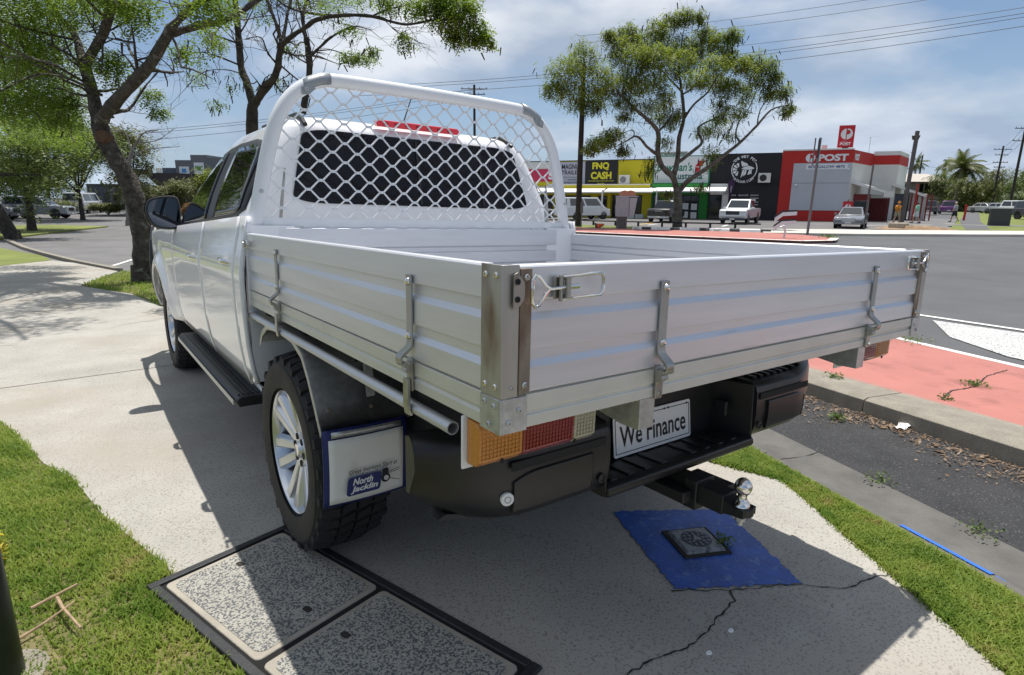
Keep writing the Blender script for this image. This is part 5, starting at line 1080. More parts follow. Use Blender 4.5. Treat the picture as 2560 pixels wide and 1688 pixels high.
# bare branching tree
BT = [([(1.6, 45.1, -.5), (1.9, 45.5, 2.6), (2.35, 45.7, 4.2)], .16, .10), ([(1.95, 45.6, 2.7), (1.5, 46.2, 3.7), (1.3, 46.5, 4.9)], .06, .02), ([(2.35, 45.7, 4.2), (3.1, 45.5, 5.3), (3.9, 45.0, 5.5)], .07, .02), ([(2.2, 45.7, 3.8), (3.2, 45.0, 4.3), (4.9, 44.0, 4.5)], .06, .015), ([(2.35, 45.7, 4.2), (2.2, 46, 5.2), (1.95, 46.5, 5.9)], .05, .015), ([(2.7, 45.6, 4.7), (3.8, 45, 4.9), (4.7, 44.4, 5.6)], .04, .012)]
tree('bare_tree', 'leafless pale tree with fine spreading twigs right of the leaning trunk', '', BT, [], mat('pale_bark', (.19, .17, .15), .9, var=.3), None, 1, .1, .1, tw=(11, 1.1), seed=21)
# shrubs by the grey building and along the lot
def shrub(name, label, x, y, h, r, leafm, seed, group=None, per=700, size=.22, asp=.22, cat='shrub'):
    rnd = random.Random(seed); z = gz(x, y); root = thing(name, label, cat, (x, y, z), 0, group)
    st = MB()
    for i in range(5): a = i*1.257; st.tube([(0, 0, -.05), (math.cos(a)*r*.3, math.sin(a)*r*.3, h*.4), (math.cos(a)*r*.55, math.sin(a)*r*.55, h*.75)], [.05, .035, .015], 6)
    st.build('stems', M_barkd, root)
    cl = [(x+rnd.uniform(-.6, .6)*r, y+rnd.uniform(-.6, .6)*r, z+h*rnd.uniform(.3, .8), r*.45, h*.26, 1) for _ in range(8)]
    o = leaves('foliage', cl, per/3, size, asp, leafm, root, .1, loc=(x, y, z)); o['kind'] = 'stuff'; return root
shrub('shrub', 'large olive-green shrub at the far side of the lot, left of the ute mirror', 5.2, 70, 4.0, 3.0, M_leafS, 31, per=1500, size=.4)
shrub('shrub', 'rounded shrub directly above the ute mirror', 8.3, 68, 3.4, 2.4, M_leafS, 32, per=1300, size=.4)
shrub('shrub', 'bright leafy shrub in front of the grey building', 10.6, 67.5, 4.2, 2.0, M_leafD, 33, per=1200, size=.45)
shrub('shrub', 'shrub partly hidden behind the ute windscreen', 12.4, 64, 3.6, 2.2, M_leafS, 34, per=1200, size=.4)
for i, (x, y, w, lab) in enumerate(((-2.2, 71, 2.4, 'leftmost clipped hedge at the far side of the car park'), (1.6, 68, 2.2, 'middle clipped hedge at the far side of the car park'), (4.6, 65, 2.2, 'hedge block beside the leaning trunk, across the car park'), (8.2, 63, 2.0, 'reddish hedge below the ute mirror'))):
    shrub('hedge', lab, x, y, 1.2, w*.75, M_leafS if i < 3 else leafmat('red_hedge_leaf', (.10, .05, .02), (.22, .13, .05), scale=2), 41+i, per=1100, size=.3, cat='hedge')

# palms
def palm(name, label, x, y, h, fl, n, seed, trunk_r=.22, wind=(.7, -.4), r_=None):
    rnd = random.Random(seed); z = gz(x, y); root = thing(name, label, 'palm tree', (x, y, z))
    MB().tube([(0, 0, -.1), (.05, 0, h*.4), (.25, -.1, h)], [trunk_r*1.25, trunk_r, trunk_r*.8], 10).build('trunk', mat('palm_trunk', (.22, .20, .17), .9, var=.25, vscale=3, bump=.5, bscale=6), root)
    for i in range(n):
        a = 6.283*i/n+rnd.uniform(-.2, .2); el = rnd.uniform(-.5, 1.2); d = Vector((math.cos(a)*math.cos(el)+wind[0]*.35, math.sin(a)*math.cos(el)+wind[1]*.35, math.sin(el))).normalized(); p = Vector((.25, -.1, h)); pts = [p]
        L_ = fl*rnd.uniform(.8, 1.1)
        for k in range(8): d = (d+Vector((wind[0]*.05, wind[1]*.05, -.16))).normalized(); pts.append(pts[-1]+d*L_/8)
        mb = MB()
        for k in range(8):
            q0, q1 = pts[k], pts[k+1]; t = (q1-q0).normalized(); sd = t.cross(Vector((0, 0, 1))); sd = sd.normalized() if sd.length > .01 else Vector((1, 0, 0)); wl = L_*.25*(1-abs(k-3)/6)
            for sg in (-1, 1):
                for j in range(3):
                    b0 = q0.lerp(q1, j/3); b1 = q0.lerp(q1, (j+.95)/3); tip = b0+sd*sg*wl+t*wl*.5+Vector((0, 0, -wl*.55))
                    mb.add([b0, b1, tip], [(0, 1, 2)])
        mb.tube(pts, .03, 4); mb.build('frond', M_leafP, root, smooth=False)
    return root
palm('palm_tree', 'large wind-blown palm in front of the pale apartment block', 119.5, 37.2, 7.2, 4.0, 44, 51, .32)
palm('palm_tree', 'small distant palm above the apartment roof, nearer the power pole', 145, 53.5, 9.6, 2.6, 18, 52, .18)
palm('palm_tree', 'small distant palm above the apartment roof, beside the large palm', 146, 48.5, 9.4, 2.8, 18, 53, .18)
simple_tree('roadside_tree', 'broad low spreading tree right of the large palm', 117, 33.0, 6.6, 1.4, 4.6, seed=61, per=480, size=.55, leafm=M_leafS, r=.25, nclump=11, low=.2)
simple_tree('roadside_tree', 'dark green tree at the foot of the large palm', 120.5, 36.2, 4.6, 1.0, 2.2, seed=62, per=380, size=.5, leafm=M_leafP, low=.2)
simple_tree('roadside_tree', 'dense tree behind the apartment fence left of the palm trunk', 125, 40.5, 7, 1.8, 3.4, seed=64, per=420, size=.5, low=.3)
simple_tree('roadside_tree', 'bushy tree at the right edge of the picture behind parked cars', 130, 27.0, 6.6, 1.6, 4.0, seed=63, per=420, size=.6, leafm=M_leafS, low=.2)
simple_tree('roadside_tree', 'far roadside tree between the two nearest power poles', 150, 35.5, 8.0, 1.6, 4.6, seed=65, per=420, size=.7, low=.2)
# far wooded hill
hl = MB(); hn = 60; M_hill = mat('wooded_hill', (.035, .055, .02), .95, var=.5, vscale=.05, col2=(.09, .12, .04), bump=1, bscale=.4)
def hill(u, v): 
    x = 260+160*u; y = 160-260*v; d = math.sin(u*math.pi)*math.sin(v*math.pi); return (x, y, -2+15*d**.8*(.75+.25*math.sin(v*17+u*5)))
struct(MB().grid(hill, 30, 40).build('hill', M_hill))
cl = []
for i in range(190):
    u, v = random.uniform(.08, .6), random.uniform(.1, .9); x, y, z = hill(u, v); cl.append((x, y, z+1.5, random.uniform(2.5, 5), random.uniform(1.6, 3.2), 1))
o = leaves('far_wood', cl, 70, 1.7, .35, M_leafG, None, .1); o['kind'] = 'stuff'; tag(o, 'far wooded hillside behind the power poles at right', 'wood')
# ================================================================== BUILDINGS
A0 = Vector((42.67, 44.12, -.50)); E_ = Vector((.5059, -.8626, 0)); NO = Vector((-.8626, -.5059, 0)); ZU = Vector((0, 0, 1))
def FQ(s, z, d=0.0): return A0+E_*s+ZU*z+NO*d          # along the shop front, up, out towards the street
def fbox(mb, s0, s1, z0, z1, d0, d1):
    return mb.hexa([FQ(s0, z0, d1), FQ(s1, z0, d1), FQ(s1, z0, d0), FQ(s0, z0, d0), FQ(s0, z1, d1), FQ(s1, z1, d1), FQ(s1, z1, d0), FQ(s0, z1, d0)])
def local(mb, root): return mb.xf(Matrix.Translation(-Vector(root.location)))
def FB(root, name, m, s0, s1, z0, z1, d0, d1, parent=None, bevel=0, label=None): return local(fbox(MB(), s0, s1, z0, z1, d0, d1), root).build(name, m, parent or root, smooth=False, bevel=bevel, label=label)
def FT(root, parent, s, txt, cs, cz, d, w, h, m, **kw):
    mb = MB(); kw.setdefault('extr', .01); put_text(mb, txt, FQ(cs, cz, d), E_, ZU, width=w, height=h, **kw); return local(mb, root).build('lettering', m, parent, smooth=False)
M_ywall = mat('yellow_wall', (.62, .52, .02), .8, var=.08, vscale=.6)
M_gwall = mat('green_wall', (.03, .24, .045), .8, var=.1, vscale=.6)
M_bwall = mat('black_wall', (.012, .012, .016), .75, var=.2, vscale=.6)
M_rwall = mat('red_wall', (.46, .018, .014), .7, var=.06, vscale=.5)
M_gpan = mat('pale_grey_panel', (.46, .48, .52), .75, var=.05, vscale=.5)
M_wwall = mat('white_wall', (.66, .65, .62), .8, var=.06, vscale=.5)
M_shop = mat('shop_glass', (.012, .014, .017), .06, spec=.6)
M_sgrey = mat('sign_grey', (.42, .42, .50), .6); M_sblk = mat('sign_black', (.012, .012, .013), .5); M_swht = mat('sign_white', (.74, .75, .76), .6); M_syel = mat('sign_yellow', (.74, .66, .03), .6)
M_sred = mat('sign_red', (.52, .014, .02), .5); M_sgrn = mat('sign_green', (.01, .20, .12), .6); M_sblue = mat('sign_navy', (.03, .05, .2), .6); M_pink = mat('sign_pink', (.52, .03, .09), .6)
M_roof = mat('metal_roof', (.55, .56, .57), .5, var=.06, vscale=1); M_awn = mat('white_awning', (.72, .71, .68), .6, var=.05, vscale=1)
M_dk = mat('dark_trim', (.02, .02, .022), .6)
def pane(root, s0, s1, z0, z1, nx=2, nz=1, d=.02, fm=M_dk):
    o = FB(root, 'window', fm, s0, s1, z0, z1, d-.05, d)
    w = (s1-s0-.08*(nx+1))/nx; h = (z1-z0-.08*(nz+1))/nz
    for i in range(nx):
        for j in range(nz): a = s0+.08+i*(w+.08); b = z0+.08+j*(h+.08); FB(root, 'pane', M_shop, a, a+w, b, b+h, d, d+.012, o)
    return o
# ---- yellow shop
Y = thing('yellow_shop', 'yellow shop building with black FNQ CASH sign and white awning', 'building', FQ(-4, 0, -4))
FB(Y, 'wall', M_ywall, -12.2, 5.32, 0, 5.72, -12, 0); FB(Y, 'roof_edge', M_dk, -12.2, 5.32, 5.722, 5.80, -.3, .04)
FB(Y, 'end_bay', M_wwall, -12.1, -4.62, 5.0, 5.70, .004, .03)
o = FB(Y, 'shop_sign', M_pink, -12.1, -4.7, 3.7, 4.98, .004, .06, label='pink shop sign seen through the headboard mesh'); FT(Y, o, 0, 's', -5.2, 4.3, .065, .7, .8, M_swht, bold=.03)
o = FB(Y, 'shop_sign', M_sgrey, -4.34, -1.55, 3.32, 5.64, .004, .06, label='grey trailer shop sign with black lettering')
FT(Y, o, 0, 'MAGNUM', -2.95, 5.17, .065, 2.25, .48, M_sblk, bold=.012); FT(Y, o, 0, 'TRAILERS', -2.95, 4.60, .065, 2.3, .42, M_sblk, bold=.012); FT(Y, o, 0, 'Trailers | Campers | Utes', -2.95, 4.12, .065, 2.2, .13, M_sblk); FT(Y, o, 0, 'Accessories', -2.95, 3.9, .065, .9, .12, M_sblk); FT(Y, o, 0, 'www.magnumtrailers.com', -2.95, 3.6, .065, 2.3, .13, M_sblk)
o = FB(Y, 'shop_sign', M_sblk, -1.53, 1.86, 3.30, 5.70, .004, .07, label='black sign with yellow FNQ CASH lettering')
FT(Y, o, 0, 'FNQ', .08, 5.17, .075, 1.75, .78, M_syel, bold=.045); FT(Y, o, 0, 'CASH', .15, 4.27, .075, 2.15, .74, M_syel, bold=.045); FT(Y, o, 0, 'PAWNBROKER | SECOND-HAND', .15, 3.72, .075, 2.7, .13, M_syel, bold=.02); FT(Y, o, 0, 'DEALER', .15, 3.48, .075, .75, .12, M_syel, bold=.02)
FB(Y, 'fascia', M_ywall, -4.2, 5.3, 2.85, 3.30, .02, .9); FB(Y, 'fascia_cap', M_wwall, -4.2, 5.3, 3.302, 3.40, .02, .95)
# awnings: sloping sheets
def awning(root, s0, s1, d1, z0, z1, name='awning', m=None):
    mb = MB().hexa([FQ(s0, z0-.06, .05), FQ(s1, z0-.06, .05), FQ(s1, z1-.12, d1), FQ(s0, z1-.12, d1), FQ(s0, z0, .05), FQ(s1, z0, .05), FQ(s1, z1, d1), FQ(s0, z1, d1)]); return local(mb, root).build(name, m or M_awn, root, smooth=False)
awning(Y, -12, .95, 2.6, 3.2, 2.62); awning(Y, 1.15, 5.9, 2.6, 3.2, 2.66)
for s in (-.05+1.05, ): FB(Y, 'post', M_awn, s-.07, s+.07, 0, 2.8, 2.4, 2.55)
FB(Y, 'pier', M_ywall, 1.0, 1.3, 0, 2.9, .01, .35)
pane(Y, -3.74, -.83, .25, 2.28, 3); pane(Y, -.09, .85, .02, 2.28, 1, fm=mat('brown_door', (.10, .06, .02), .6)); pane(Y, 1.40, 4.41, .1, 2.34, 3); pane(Y, -11, -5, .2, 2.3, 5)
FB(Y, 'bench', M_awn, 3.2, 3.9, .1, .55, .5, 1.0); FB(Y, 'bench', M_roof, 4.0, 4.8, .1, .5, .5, 1.0)
# ---- green shop
G = thing('green_shop', 'green-walled shop with wide white sign behind the spreading tree', 'building', FQ(8, 0, -4))
FB(G, 'wall', M_gwall, 5.34, 10.72, 0, 5.95, -12, 0); FB(G, 'sign_frame', M_sgrn, 5.36, 10.70, 3.42, 6.04, .004, .05)
o = FB(G, 'shop_sign', M_swht, 5.48, 10.58, 3.5, 5.96, .05, .08, label='white shop sign with green and dark lettering')
FT(G, o, 0, 'Bowman\'s', 7.4, 5.0, .085, 3.3, .8, M_sgrn, bold=.02, shear=.15); FT(G, o, 0, 'Australia', 8.6, 4.15, .085, 2.9, .62, mat('sign_teal', (.02, .12, .12), .6), bold=.02)
bf = MB(); 
for pts in ([(9.3, 5.0), (9.7, 5.55), (10.2, 5.5), (9.9, 5.0)], [(9.3, 4.95), (9.85, 4.9), (9.7, 4.55), (9.4, 4.5)]): bf.extr(pts, FQ(0, 0, .082), E_, ZU, NO*.01)
local(bf, G).build('emblem', M_sred, o, smooth=False)
ss = FB(G, 'roof_sign', M_awn, 5.9, 8.5, 6.05, 6.45, -.3, -.22); FT(G, ss, 0, '77 AUMULLER STREET', 7.2, 6.25, -.21, 2.5, .24, M_sblk)
FB(G, 'fascia', M_gwall, 5.5, 10.7, 2.9, 3.42, .02, .9); awning(G, 5.95, 12.4, 2.6, 3.25, 2.72)
FB(G, 'post', M_awn, 6.2, 6.32, 0, 2.8, 2.4, 2.5)
pane(G, 5.5, 6.2, .05, 2.36, 2, 2); w = pane(G, 6.89, 9.90, .05, 2.37, 4, 3)
for i, (a, b) in enumerate(((7.0, 2.0), (7.7, 1.95), (8.4, 1.3), (8.4, .5), (9.2, 1.25), (9.2, .45), (7.0, 1.2))): FB(G, 'poster', M_swht, a, a+.55, b-.3, b+.3, .033, .037, w)
# ---- black shop
K_ = thing('black_shop', 'black shop with white fish logo in a ring', 'building', FQ(13, 0, -4))
FB(K_, 'wall', M_bwall, 10.74, 16.84, 0, 6.05, -12, 0); FB(K_, 'roof_edge', M_dk, 10.74, 16.84, 6.052, 6.12, -.3, .03)
FB(K_, 'ledge', M_bwall, 10.75, 16.83, 3.40, 3.47, .003, .06)
FB(K_, 'entry_wall', M_awn, 12.02, 12.55, 0, 2.75, .01, .5); FB(K_, 'entry_head', M_awn, 10.9, 12.55, 2.4, 3.40, .02, .5)
pane(K_, 10.80, 12.0, .05, 2.38, 1, d=.12)
lg = MB(); cs, cz = 13.72, 4.70
def ringseg(mb, cs, cz, r0, r1, a0, a1, d, n=24):
    for i in range(n):
        a, b = R(a0+(a1-a0)*i/n), R(a0+(a1-a0)*(i+1)/n)
        mb.poly([FQ(cs+r0*math.cos(a), cz+r0*math.sin(a), d), FQ(cs+r1*math.cos(a), cz+r1*math.sin(a), d), FQ(cs+r1*math.cos(b), cz+r1*math.sin(b), d), FQ(cs+r0*math.cos(b), cz+r0*math.sin(b), d)])
ringseg(lg, cs, cz, 1.05, 1.13, -42, 32, .02); ringseg(lg, cs, cz, 1.05, 1.13, 148, 222, .02)
lo = local(lg, K_).build('logo_ring', M_swht, K_, smooth=False)
fish = MB(); fw = M_swht
def fpoly(pts, d=.02): fish.extr([(cs+a, cz+b) for a, b in pts], FQ(0, 0, d), E_, ZU, NO*.012)
fpoly([(-.25, .05), (0, .22), (.35, .30), (.65, .22), (.88, .08), (.68, -.02), (.35, -.05), (0, -.02)])
for i in range(5):
    a0, a1 = 95+i*34, 95+i*34+27; c = (-.42, -.02)
    fpoly([(c[0]+.2*math.cos(R(a0+8)), c[1]+.2*math.sin(R(a0+8))), (c[0]+.55*math.cos(R(a0)), c[1]+.55*math.sin(R(a0))), (c[0]+.60*math.cos(R((a0+a1)/2)), c[1]+.62*math.sin(R((a0+a1)/2))), (c[0]+.55*math.cos(R(a1)), c[1]+.55*math.sin(R(a1))), (c[0]+.2*math.cos(R(a1-8)), c[1]+.2*math.sin(R(a1-8)))], .021)
for k, (x0, w_) in enumerate(((-.15, .16), (.06, .15), (.42, .12), (.58, .09))): fpoly([(x0, -.06), (x0+w_, -.05), (x0+w_*.8, -.45), (x0-.12, -.78+.14*k)], .019+.001*k)
for k in range(4): fpoly([(-.1+.14*k-.1, .22+.03*k), (.02+.14*k-.1, .28+.02*k), (-.02+.13*k-.2, .74-.06*k), (-.14+.13*k-.2, .70-.06*k)], .018+.001*k)
local(fish, K_).build('fish_logo', fw, K_, smooth=False)
def arc_text(txt, rad, a_mid, span, top, h):
    for i, ch in enumerate(txt):
        if ch == ' ': continue
        a = R(a_mid+(span/2-span*i/(len(txt)-1))*(1 if top else -1)); u = E_*math.cos(a-math.pi/2 if top else a+math.pi/2)+ZU*math.sin(a-math.pi/2 if top else a+math.pi/2)
        v = E_*math.cos(a)+ZU*math.sin(a); v = v if top else -v
        mb = MB(); put_text(mb, ch, FQ(cs+rad*math.cos(a), cz+rad*math.sin(a), .02), u, v, height=h, bold=.035, extr=.006); local(mb, K_).build('lettering', M_swht, lo, smooth=False)
arc_text('THE WET PET', 1.13, 90, 100, True, .24); arc_text('AQUARIUM', 1.13, 270, 82, False, .24)
mb = FT(K_, lo, 0, 'CAIRNS', 12.95, 2.35, .02, .5, .14, M_swht); FT(K_, lo, 0, 'FRESHWATER', 13.85, 2.35, .02, .85, .14, M_swht); FT(K_, lo, 0, 'AQUARIUM', 14.8, 2.35, .02, .7, .14, M_swht)
for z in (2.1, 1.75, 1.5): FB(K_, 'price_board', M_swht, 14.45, 15.2, z-.02, z+.02, .004, .015)
FB(K_, 'price_board', M_swht, 14.75, 14.95, 1.82, 2.02, .004, .015)
# ---- post office
PO = thing('post_office', 'red and grey post office with white POST lettering on the street corner', 'building', FQ(20, 0, -4))
FB(PO, 'wall', M_rwall, 16.86, 22.5, 0, 6.24, -12, 0); FB(PO, 'parapet_cap', M_awn, 16.86, 22.52, 6.242, 6.36, -.35, .05)
pl = FB(PO, 'grey_panel', M_gpan, 17.86, 22.49, 1.05, 5.15, .004, .05)
FB(PO, 'panel_joint', M_dk, 17.9, 22.4, 3.42, 3.445, .05, .054, pl)
def post_logo(root, parent, c, z, r, d, m_w, U=E_, O=None):
    org = O or FQ; mb = MB(); n_ = U.cross(ZU)
    def q(a, b): return (a, b)
    ctr = FQ(c, z, d) if O is None else O
    left = [(-.12*r, r*.99)]+[(r*math.cos(R(a)), r*math.sin(R(a))) for a in range(97, 264, 8)]+[(-.12*r, -r*.99)]
    mb.extr(left, ctr, U, ZU, n_*.01)
    for i in range(14):
        a, b = R(-88+176*i/14), R(-88+176*(i+1)/14); ri = lambda t: r*(.55+.18*math.sin(t))
        mb.poly([ctr+U*(ri(a)*math.cos(a)*1.0+.02*r)+ZU*(.18*r+ri(a)*math.sin(a)*.8)+n_*.01, ctr+U*(r*math.cos(a)+.02*r)+ZU*(r*math.sin(a))+n_*.01, ctr+U*(r*math.cos(b)+.02*r)+ZU*(r*math.sin(b))+n_*.01, ctr+U*(ri(b)*math.cos(b)+.02*r)+ZU*(.18*r+ri(b)*math.sin(b)*.8)+n_*.01])
    return local(mb, root).build('post_emblem', m_w, parent, smooth=False)
post_logo(PO, PO, 19.15, 5.60, .38, .02, M_swht)
FT(PO, PO, 0, 'POST', 20.95, 5.60, .01, 2.35, .60, M_swht, bold=.045, extr=.02)
sb = FB(PO, 'name_sign', M_swht, 18.88, 22.15, 4.60, 5.06, .052, .075); FT(PO, sb, 0, 'BUNGALOW 4870', 20.5, 4.83, .08, 2.85, .24, M_sblue, bold=.012)
for s, z in ((18.2, 3.28), (22.2, 4.62)): FB(PO, 'wall_lamp', M_swht, s-.09, s+.09, z-.08, z+.08, .05, .2)
FB(PO, 'roof_box', M_wwall, 20.0, 20.45, 6.36, 6.75, -1.4, -1.0)
# side wall and rear block, footprint in (s, depth)
def wall_run(root, name, m, pts, z0, z1, off=0.0):
    mb = MB()
    for a, b in zip(pts[:-1], pts[1:]):
        p, q = FQ(a[0], 0, -a[1]), FQ(b[0], 0, -b[1]); d = (q-p).normalized(); n_ = Vector((d.y, -d.x, 0)); t = n_*off
        mb.hexa([p+t+ZU*z0, q+t+ZU*z0, q-n_*.3+ZU*z0, p-n_*.3+ZU*z0, p+t+ZU*z1, q+t+ZU*z1, q-n_*.3+ZU*z1, p-n_*.3+ZU*z1])
    return local(mb, root).build(name, m, root, smooth=False)
SW = [(22.5, .02), (24.8, 6)]; B2 = [(24.8, 6), (26.9, 6)]; B3 = [(26.9, 6), (28.5, 11.2)]
wall_run(PO, 'side_wall', M_wwall, SW, 0, 5.15); wall_run(PO, 'side_band', M_rwall, SW, 5.152, 6.22, .02)
wall_run(PO, 'rear_block', M_wwall, B2, 0, 5.25); wall_run(PO, 'rear_band', M_rwall, B2, 5.252, 6.08, .02); wall_run(PO, 'rear_cap', M_wwall, B2, 6.082, 6.45)
wall_run(PO, 'rear_block', M_wwall, B3, 0, 5.25); wall_run(PO, 'rear_band', M_rwall, B3, 5.252, 6.08, .02); wall_run(PO, 'rear_cap', M_wwall, B3, 6.082, 6.45)
p, q = FQ(22.5, 0, 0), FQ(24.8, 0, -6); ud = (q-p).normalized(); mb = MB(); put_text(mb, 'POST', p+ud*1.0+ZU*5.65+Vector((ud.y, -ud.x, 0))*.04, ud, ZU, width=1.3, height=.55, bold=.04, extr=.01); local(mb, PO).build('lettering', M_swht, PO, smooth=False)
def slab(root, name, m, c, th=.12):
    mb = MB().hexa([Vector(v)-ZU*th for v in c]+[Vector(v) for v in c]); return local(mb, root).build(name, m, root, smooth=False)
slab(PO, 'side_awning', M_awn, [FQ(22.5, 3.68, -.4), FQ(25.5, 2.72, -.2), FQ(25.9, 2.72, -3.2), FQ(23.4, 3.68, -3.2)], .22)
FB(PO, 'awning_box', M_wwall, 25.2, 25.95, 2.25, 2.72, -.6, -.2)
FB(PO, 'porch_wall', M_wwall, 24.85, 26.5, 2.5, 3.80, -6, -5.6)
slab(PO, 'side_awning', M_awn, [FQ(26.3, 3.66, -5.8), FQ(29.35, 2.5, -5.6), FQ(29.9, 2.5, -9.5), FQ(27.2, 3.66, -9.5)], .22)
o = FB(PO, 'side_window', M_shop, 22.75, 24.3, .75, 1.9, -1.55, -1.5); FB(PO, 'window_band', mat('maroon_trim', (.2, .015, .015), .6), 22.7, 24.4, 1.92, 2.5, -1.6, -1.45)
FB(PO, 'porch_dark', M_shop, 26.0, 28.2, 0, 2.6, -6.6, -6.4)
M_mar = mat('maroon_post', (.20, .012, .012), .7)
FB(PO, 'screen_back', M_dk, 24.5, 26.1, 0, 2.15, -2.75, -2.7)
for i in range(9): FB(PO, 'red_post', M_mar, 24.55+.17*i, 24.62+.17*i, 0, 2.2, -2.6, -2.5)
FB(PO, 'screen_wall', M_wwall, 28.35, 29.5, 0, 2.6, -6.2, -6.0)
for s in (28.3, 28.75, 29.15, 29.55, 29.9): FB(PO, 'red_post', M_mar, s-.05, s+.05, 0, 2.6, -5.9, -5.78)
# red sign panel on the roof
RS = thing('roof_sign', 'tall red POST sign standing on the post office roof', 'sign', FQ(21.8, 6.3, -1))
ps = FB(RS, 'panel', M_sred, 21.22, 22.45, 6.5, 8.35, -1.2, -.9); FB(RS, 'leg', M_dk, 21.6, 22.1, 6.25, 6.5, -1.15, -.95)
ctr = FQ(21.84, 7.62, -.89); post_logo(RS, ps, 0, 0, .46, 0, M_swht, E_, ctr); FT(RS, ps, 0, 'POST', 21.82, 6.80, -.89, .85, .26, M_swht, bold=.045); FT(RS, ps, 0, 'AUSTRALIA', 21.72, 7.02, -.89, .5, .05, M_swht)
ae = thing('roof_aerial', 'thin television aerial on the post office roof', 'aerial', FQ(24.2, 6.2, -5)); MB().tube([(0, 0, 0), (0, 0, 1.5)], .02, 5).tube([(0, 0, 1.45), (.35, -.6, 1.5)], .015, 5).tube([(0, 0, 1.4), (-.1, .15, 1.4)], .02, 5).build('mast', M_roof, ae)
# air conditioners
for lab, s0, z0, gr in (('air conditioner on the yellow wall', 2.1, 3.42, 0), ('air conditioner on the black wall beside the fish logo', 15.0, 3.48, 1)):
    t = thing('air_conditioner', 'white '+lab, 'air conditioner', FQ(s0+.5, z0, .3), group='outdoor air conditioners on the shop fronts')
    c = FB(t, 'casing', M_wwall, s0, s0+1.05, z0, z0+.85, .06, .5, bevel=.03); mb = MB().lathe([(.30, 0), (.30, .02), (.05, .03), (0, .03)], FQ(s0+.42, z0+.42, .5), NO, 20); local(mb, t).build('fan_grille', M_dk if gr else mat('grille_grey', (.2, .2, .21), .7), t)
    FB(t, 'bracket', M_dk, s0+.1, s0+.16, z0-.14, z0, .02, .5); FB(t, 'bracket', M_dk, s0+.85, s0+.91, z0-.14, z0, .02, .5)
# purple feather flag
fl_ = thing('feather_flag', 'purple teardrop flag by the black shop entrance', 'flag', FQ(12.75, 0, .9))
mb = MB(); pts = [(0, 1.9), (.18, 2.6), (.28, 3.3), (.2, 3.68), (-.12, 3.72), (-.3, 3.45), (-.22, 2.9)]; mb.extr([(12.75+a, b) for a, b in pts], FQ(0, 0, .9), E_, ZU, NO*.02); local(mb, fl_).build('cloth', mat('purple_cloth', (.04, .015, .06), .8, var=.2), fl_, smooth=False)
local(MB().tube([FQ(12.70, 0, .88), FQ(12.72, 2.2, .88), FQ(12.55, 3.4, .88)], .02, 6), fl_).build('pole', M_dk, fl_)
mb = MB(); put_text(mb, 'Open', FQ(12.77, 2.9, .925), ZU*-1, E_, width=.6, height=.16, extr=.002); local(mb, fl_).build('lettering', M_swht, fl_, smooth=False)

# ---- buildings on the left
def plan_box(root, name, m, c, u, w, d, z0, z1, s0=0.0, parent=None):
    """box along u from c+s0*u, width w, depth d going away from the camera"""
    u = Vector((u[0], u[1], 0)).normalized(); v = Vector((-u.y, u.x, 0)); b = Vector((c[0], c[1], 0))+u*s0
    if v.dot(Vector((b.x, b.y, 0))) < 0: v = -v
    mb = MB().hexa([b+ZU*z0, b+u*w+ZU*z0, b+u*w+v*d+ZU*z0, b+v*d+ZU*z0, b+ZU*z1, b+u*w+ZU*z1, b+u*w+v*d+ZU*z1, b+v*d+ZU*z1]); return local(mb, root).build(name, m, parent or root, smooth=False)
M_pmc = mat('grey_render', (.16, .165, .175), .85, var=.08, vscale=.4); U1 = Vector((.805, -.593, 0)); c1 = (12.6, 104.9)
GB = thing('grey_building', 'grey parapet building with two white sign panels beyond the shrubs', 'building', (15, 106, 0))
plan_box(GB, 'wall', M_pmc, c1, U1, 2.4, 9, -.5, 6.85); plan_box(GB, 'tower', M_pmc, c1, U1, 2.55, 9, -.5, 7.62, 2.41); plan_box(GB, 'wall', M_pmc, c1, U1, 5.5, 9, -.5, 7.25, 4.97)
plan_box(GB, 'side_wing', mat('blue_grey_render', (.10, .12, .16), .85), (11.2, 108.5), U1, 1.9, 8, -.5, 5.8)
def on_front(c, u, s, z, out): 
    v = Vector((-u.y, u.x, 0)); v = v if v.dot(Vector((c[0], c[1], 0))) > 0 else -v; return Vector((c[0], c[1], 0))+u*s+ZU*z-v*out
def flatbox(root, name, m, c, u, s0, s1, z0, z1, o0, o1, parent=None):
    mb = MB().hexa([on_front(c, u, s0, z0, o1), on_front(c, u, s1, z0, o1), on_front(c, u, s1, z0, o0), on_front(c, u, s0, z0, o0), on_front(c, u, s0, z1, o1), on_front(c, u, s1, z1, o1), on_front(c, u, s1, z1, o0), on_front(c, u, s0, z1, o0)]); return local(mb, root).build(name, m, parent or root, smooth=False)
o = flatbox(GB, 'sign_panel', M_swht, c1, U1, .55, 2.05, 4.7, 5.9, .0, .08); flatbox(GB, 'sign_patch', mat('sky_blue_sign', (.08, .3, .6), .6), c1, U1, .95, 1.6, 5.0, 5.6, .08, .1, o)
o = flatbox(GB, 'sign_panel', M_swht, c1, U1, 2.85, 4.35, 4.8, 6.5, .0, .08)
mb = MB(); put_text(mb, 'PMC', on_front(c1, U1, 3.6, 5.65, .09), U1, ZU, width=1.15, height=.75, bold=.05, extr=.01); local(mb, GB).build('lettering', mat('sign_lime', (.12, .3, .03), .6), o, smooth=False)
flatbox(GB, 'window', M_shop, c1, U1, .4, 2.1, 3.2, 4.4, .01, .04); flatbox(GB, 'window', M_shop, c1, U1, 2.8, 4.6, 3.2, 4.5, .01, .04); flatbox(GB, 'window', M_shop, c1, U1, 5.2, 9.5, 3.2, 4.5, .01, .04)
DB = thing('dark_building', 'low dark brown-roofed building left of the grey one', 'building', (9, 101, 0)); c2 = (6.6, 102.6)
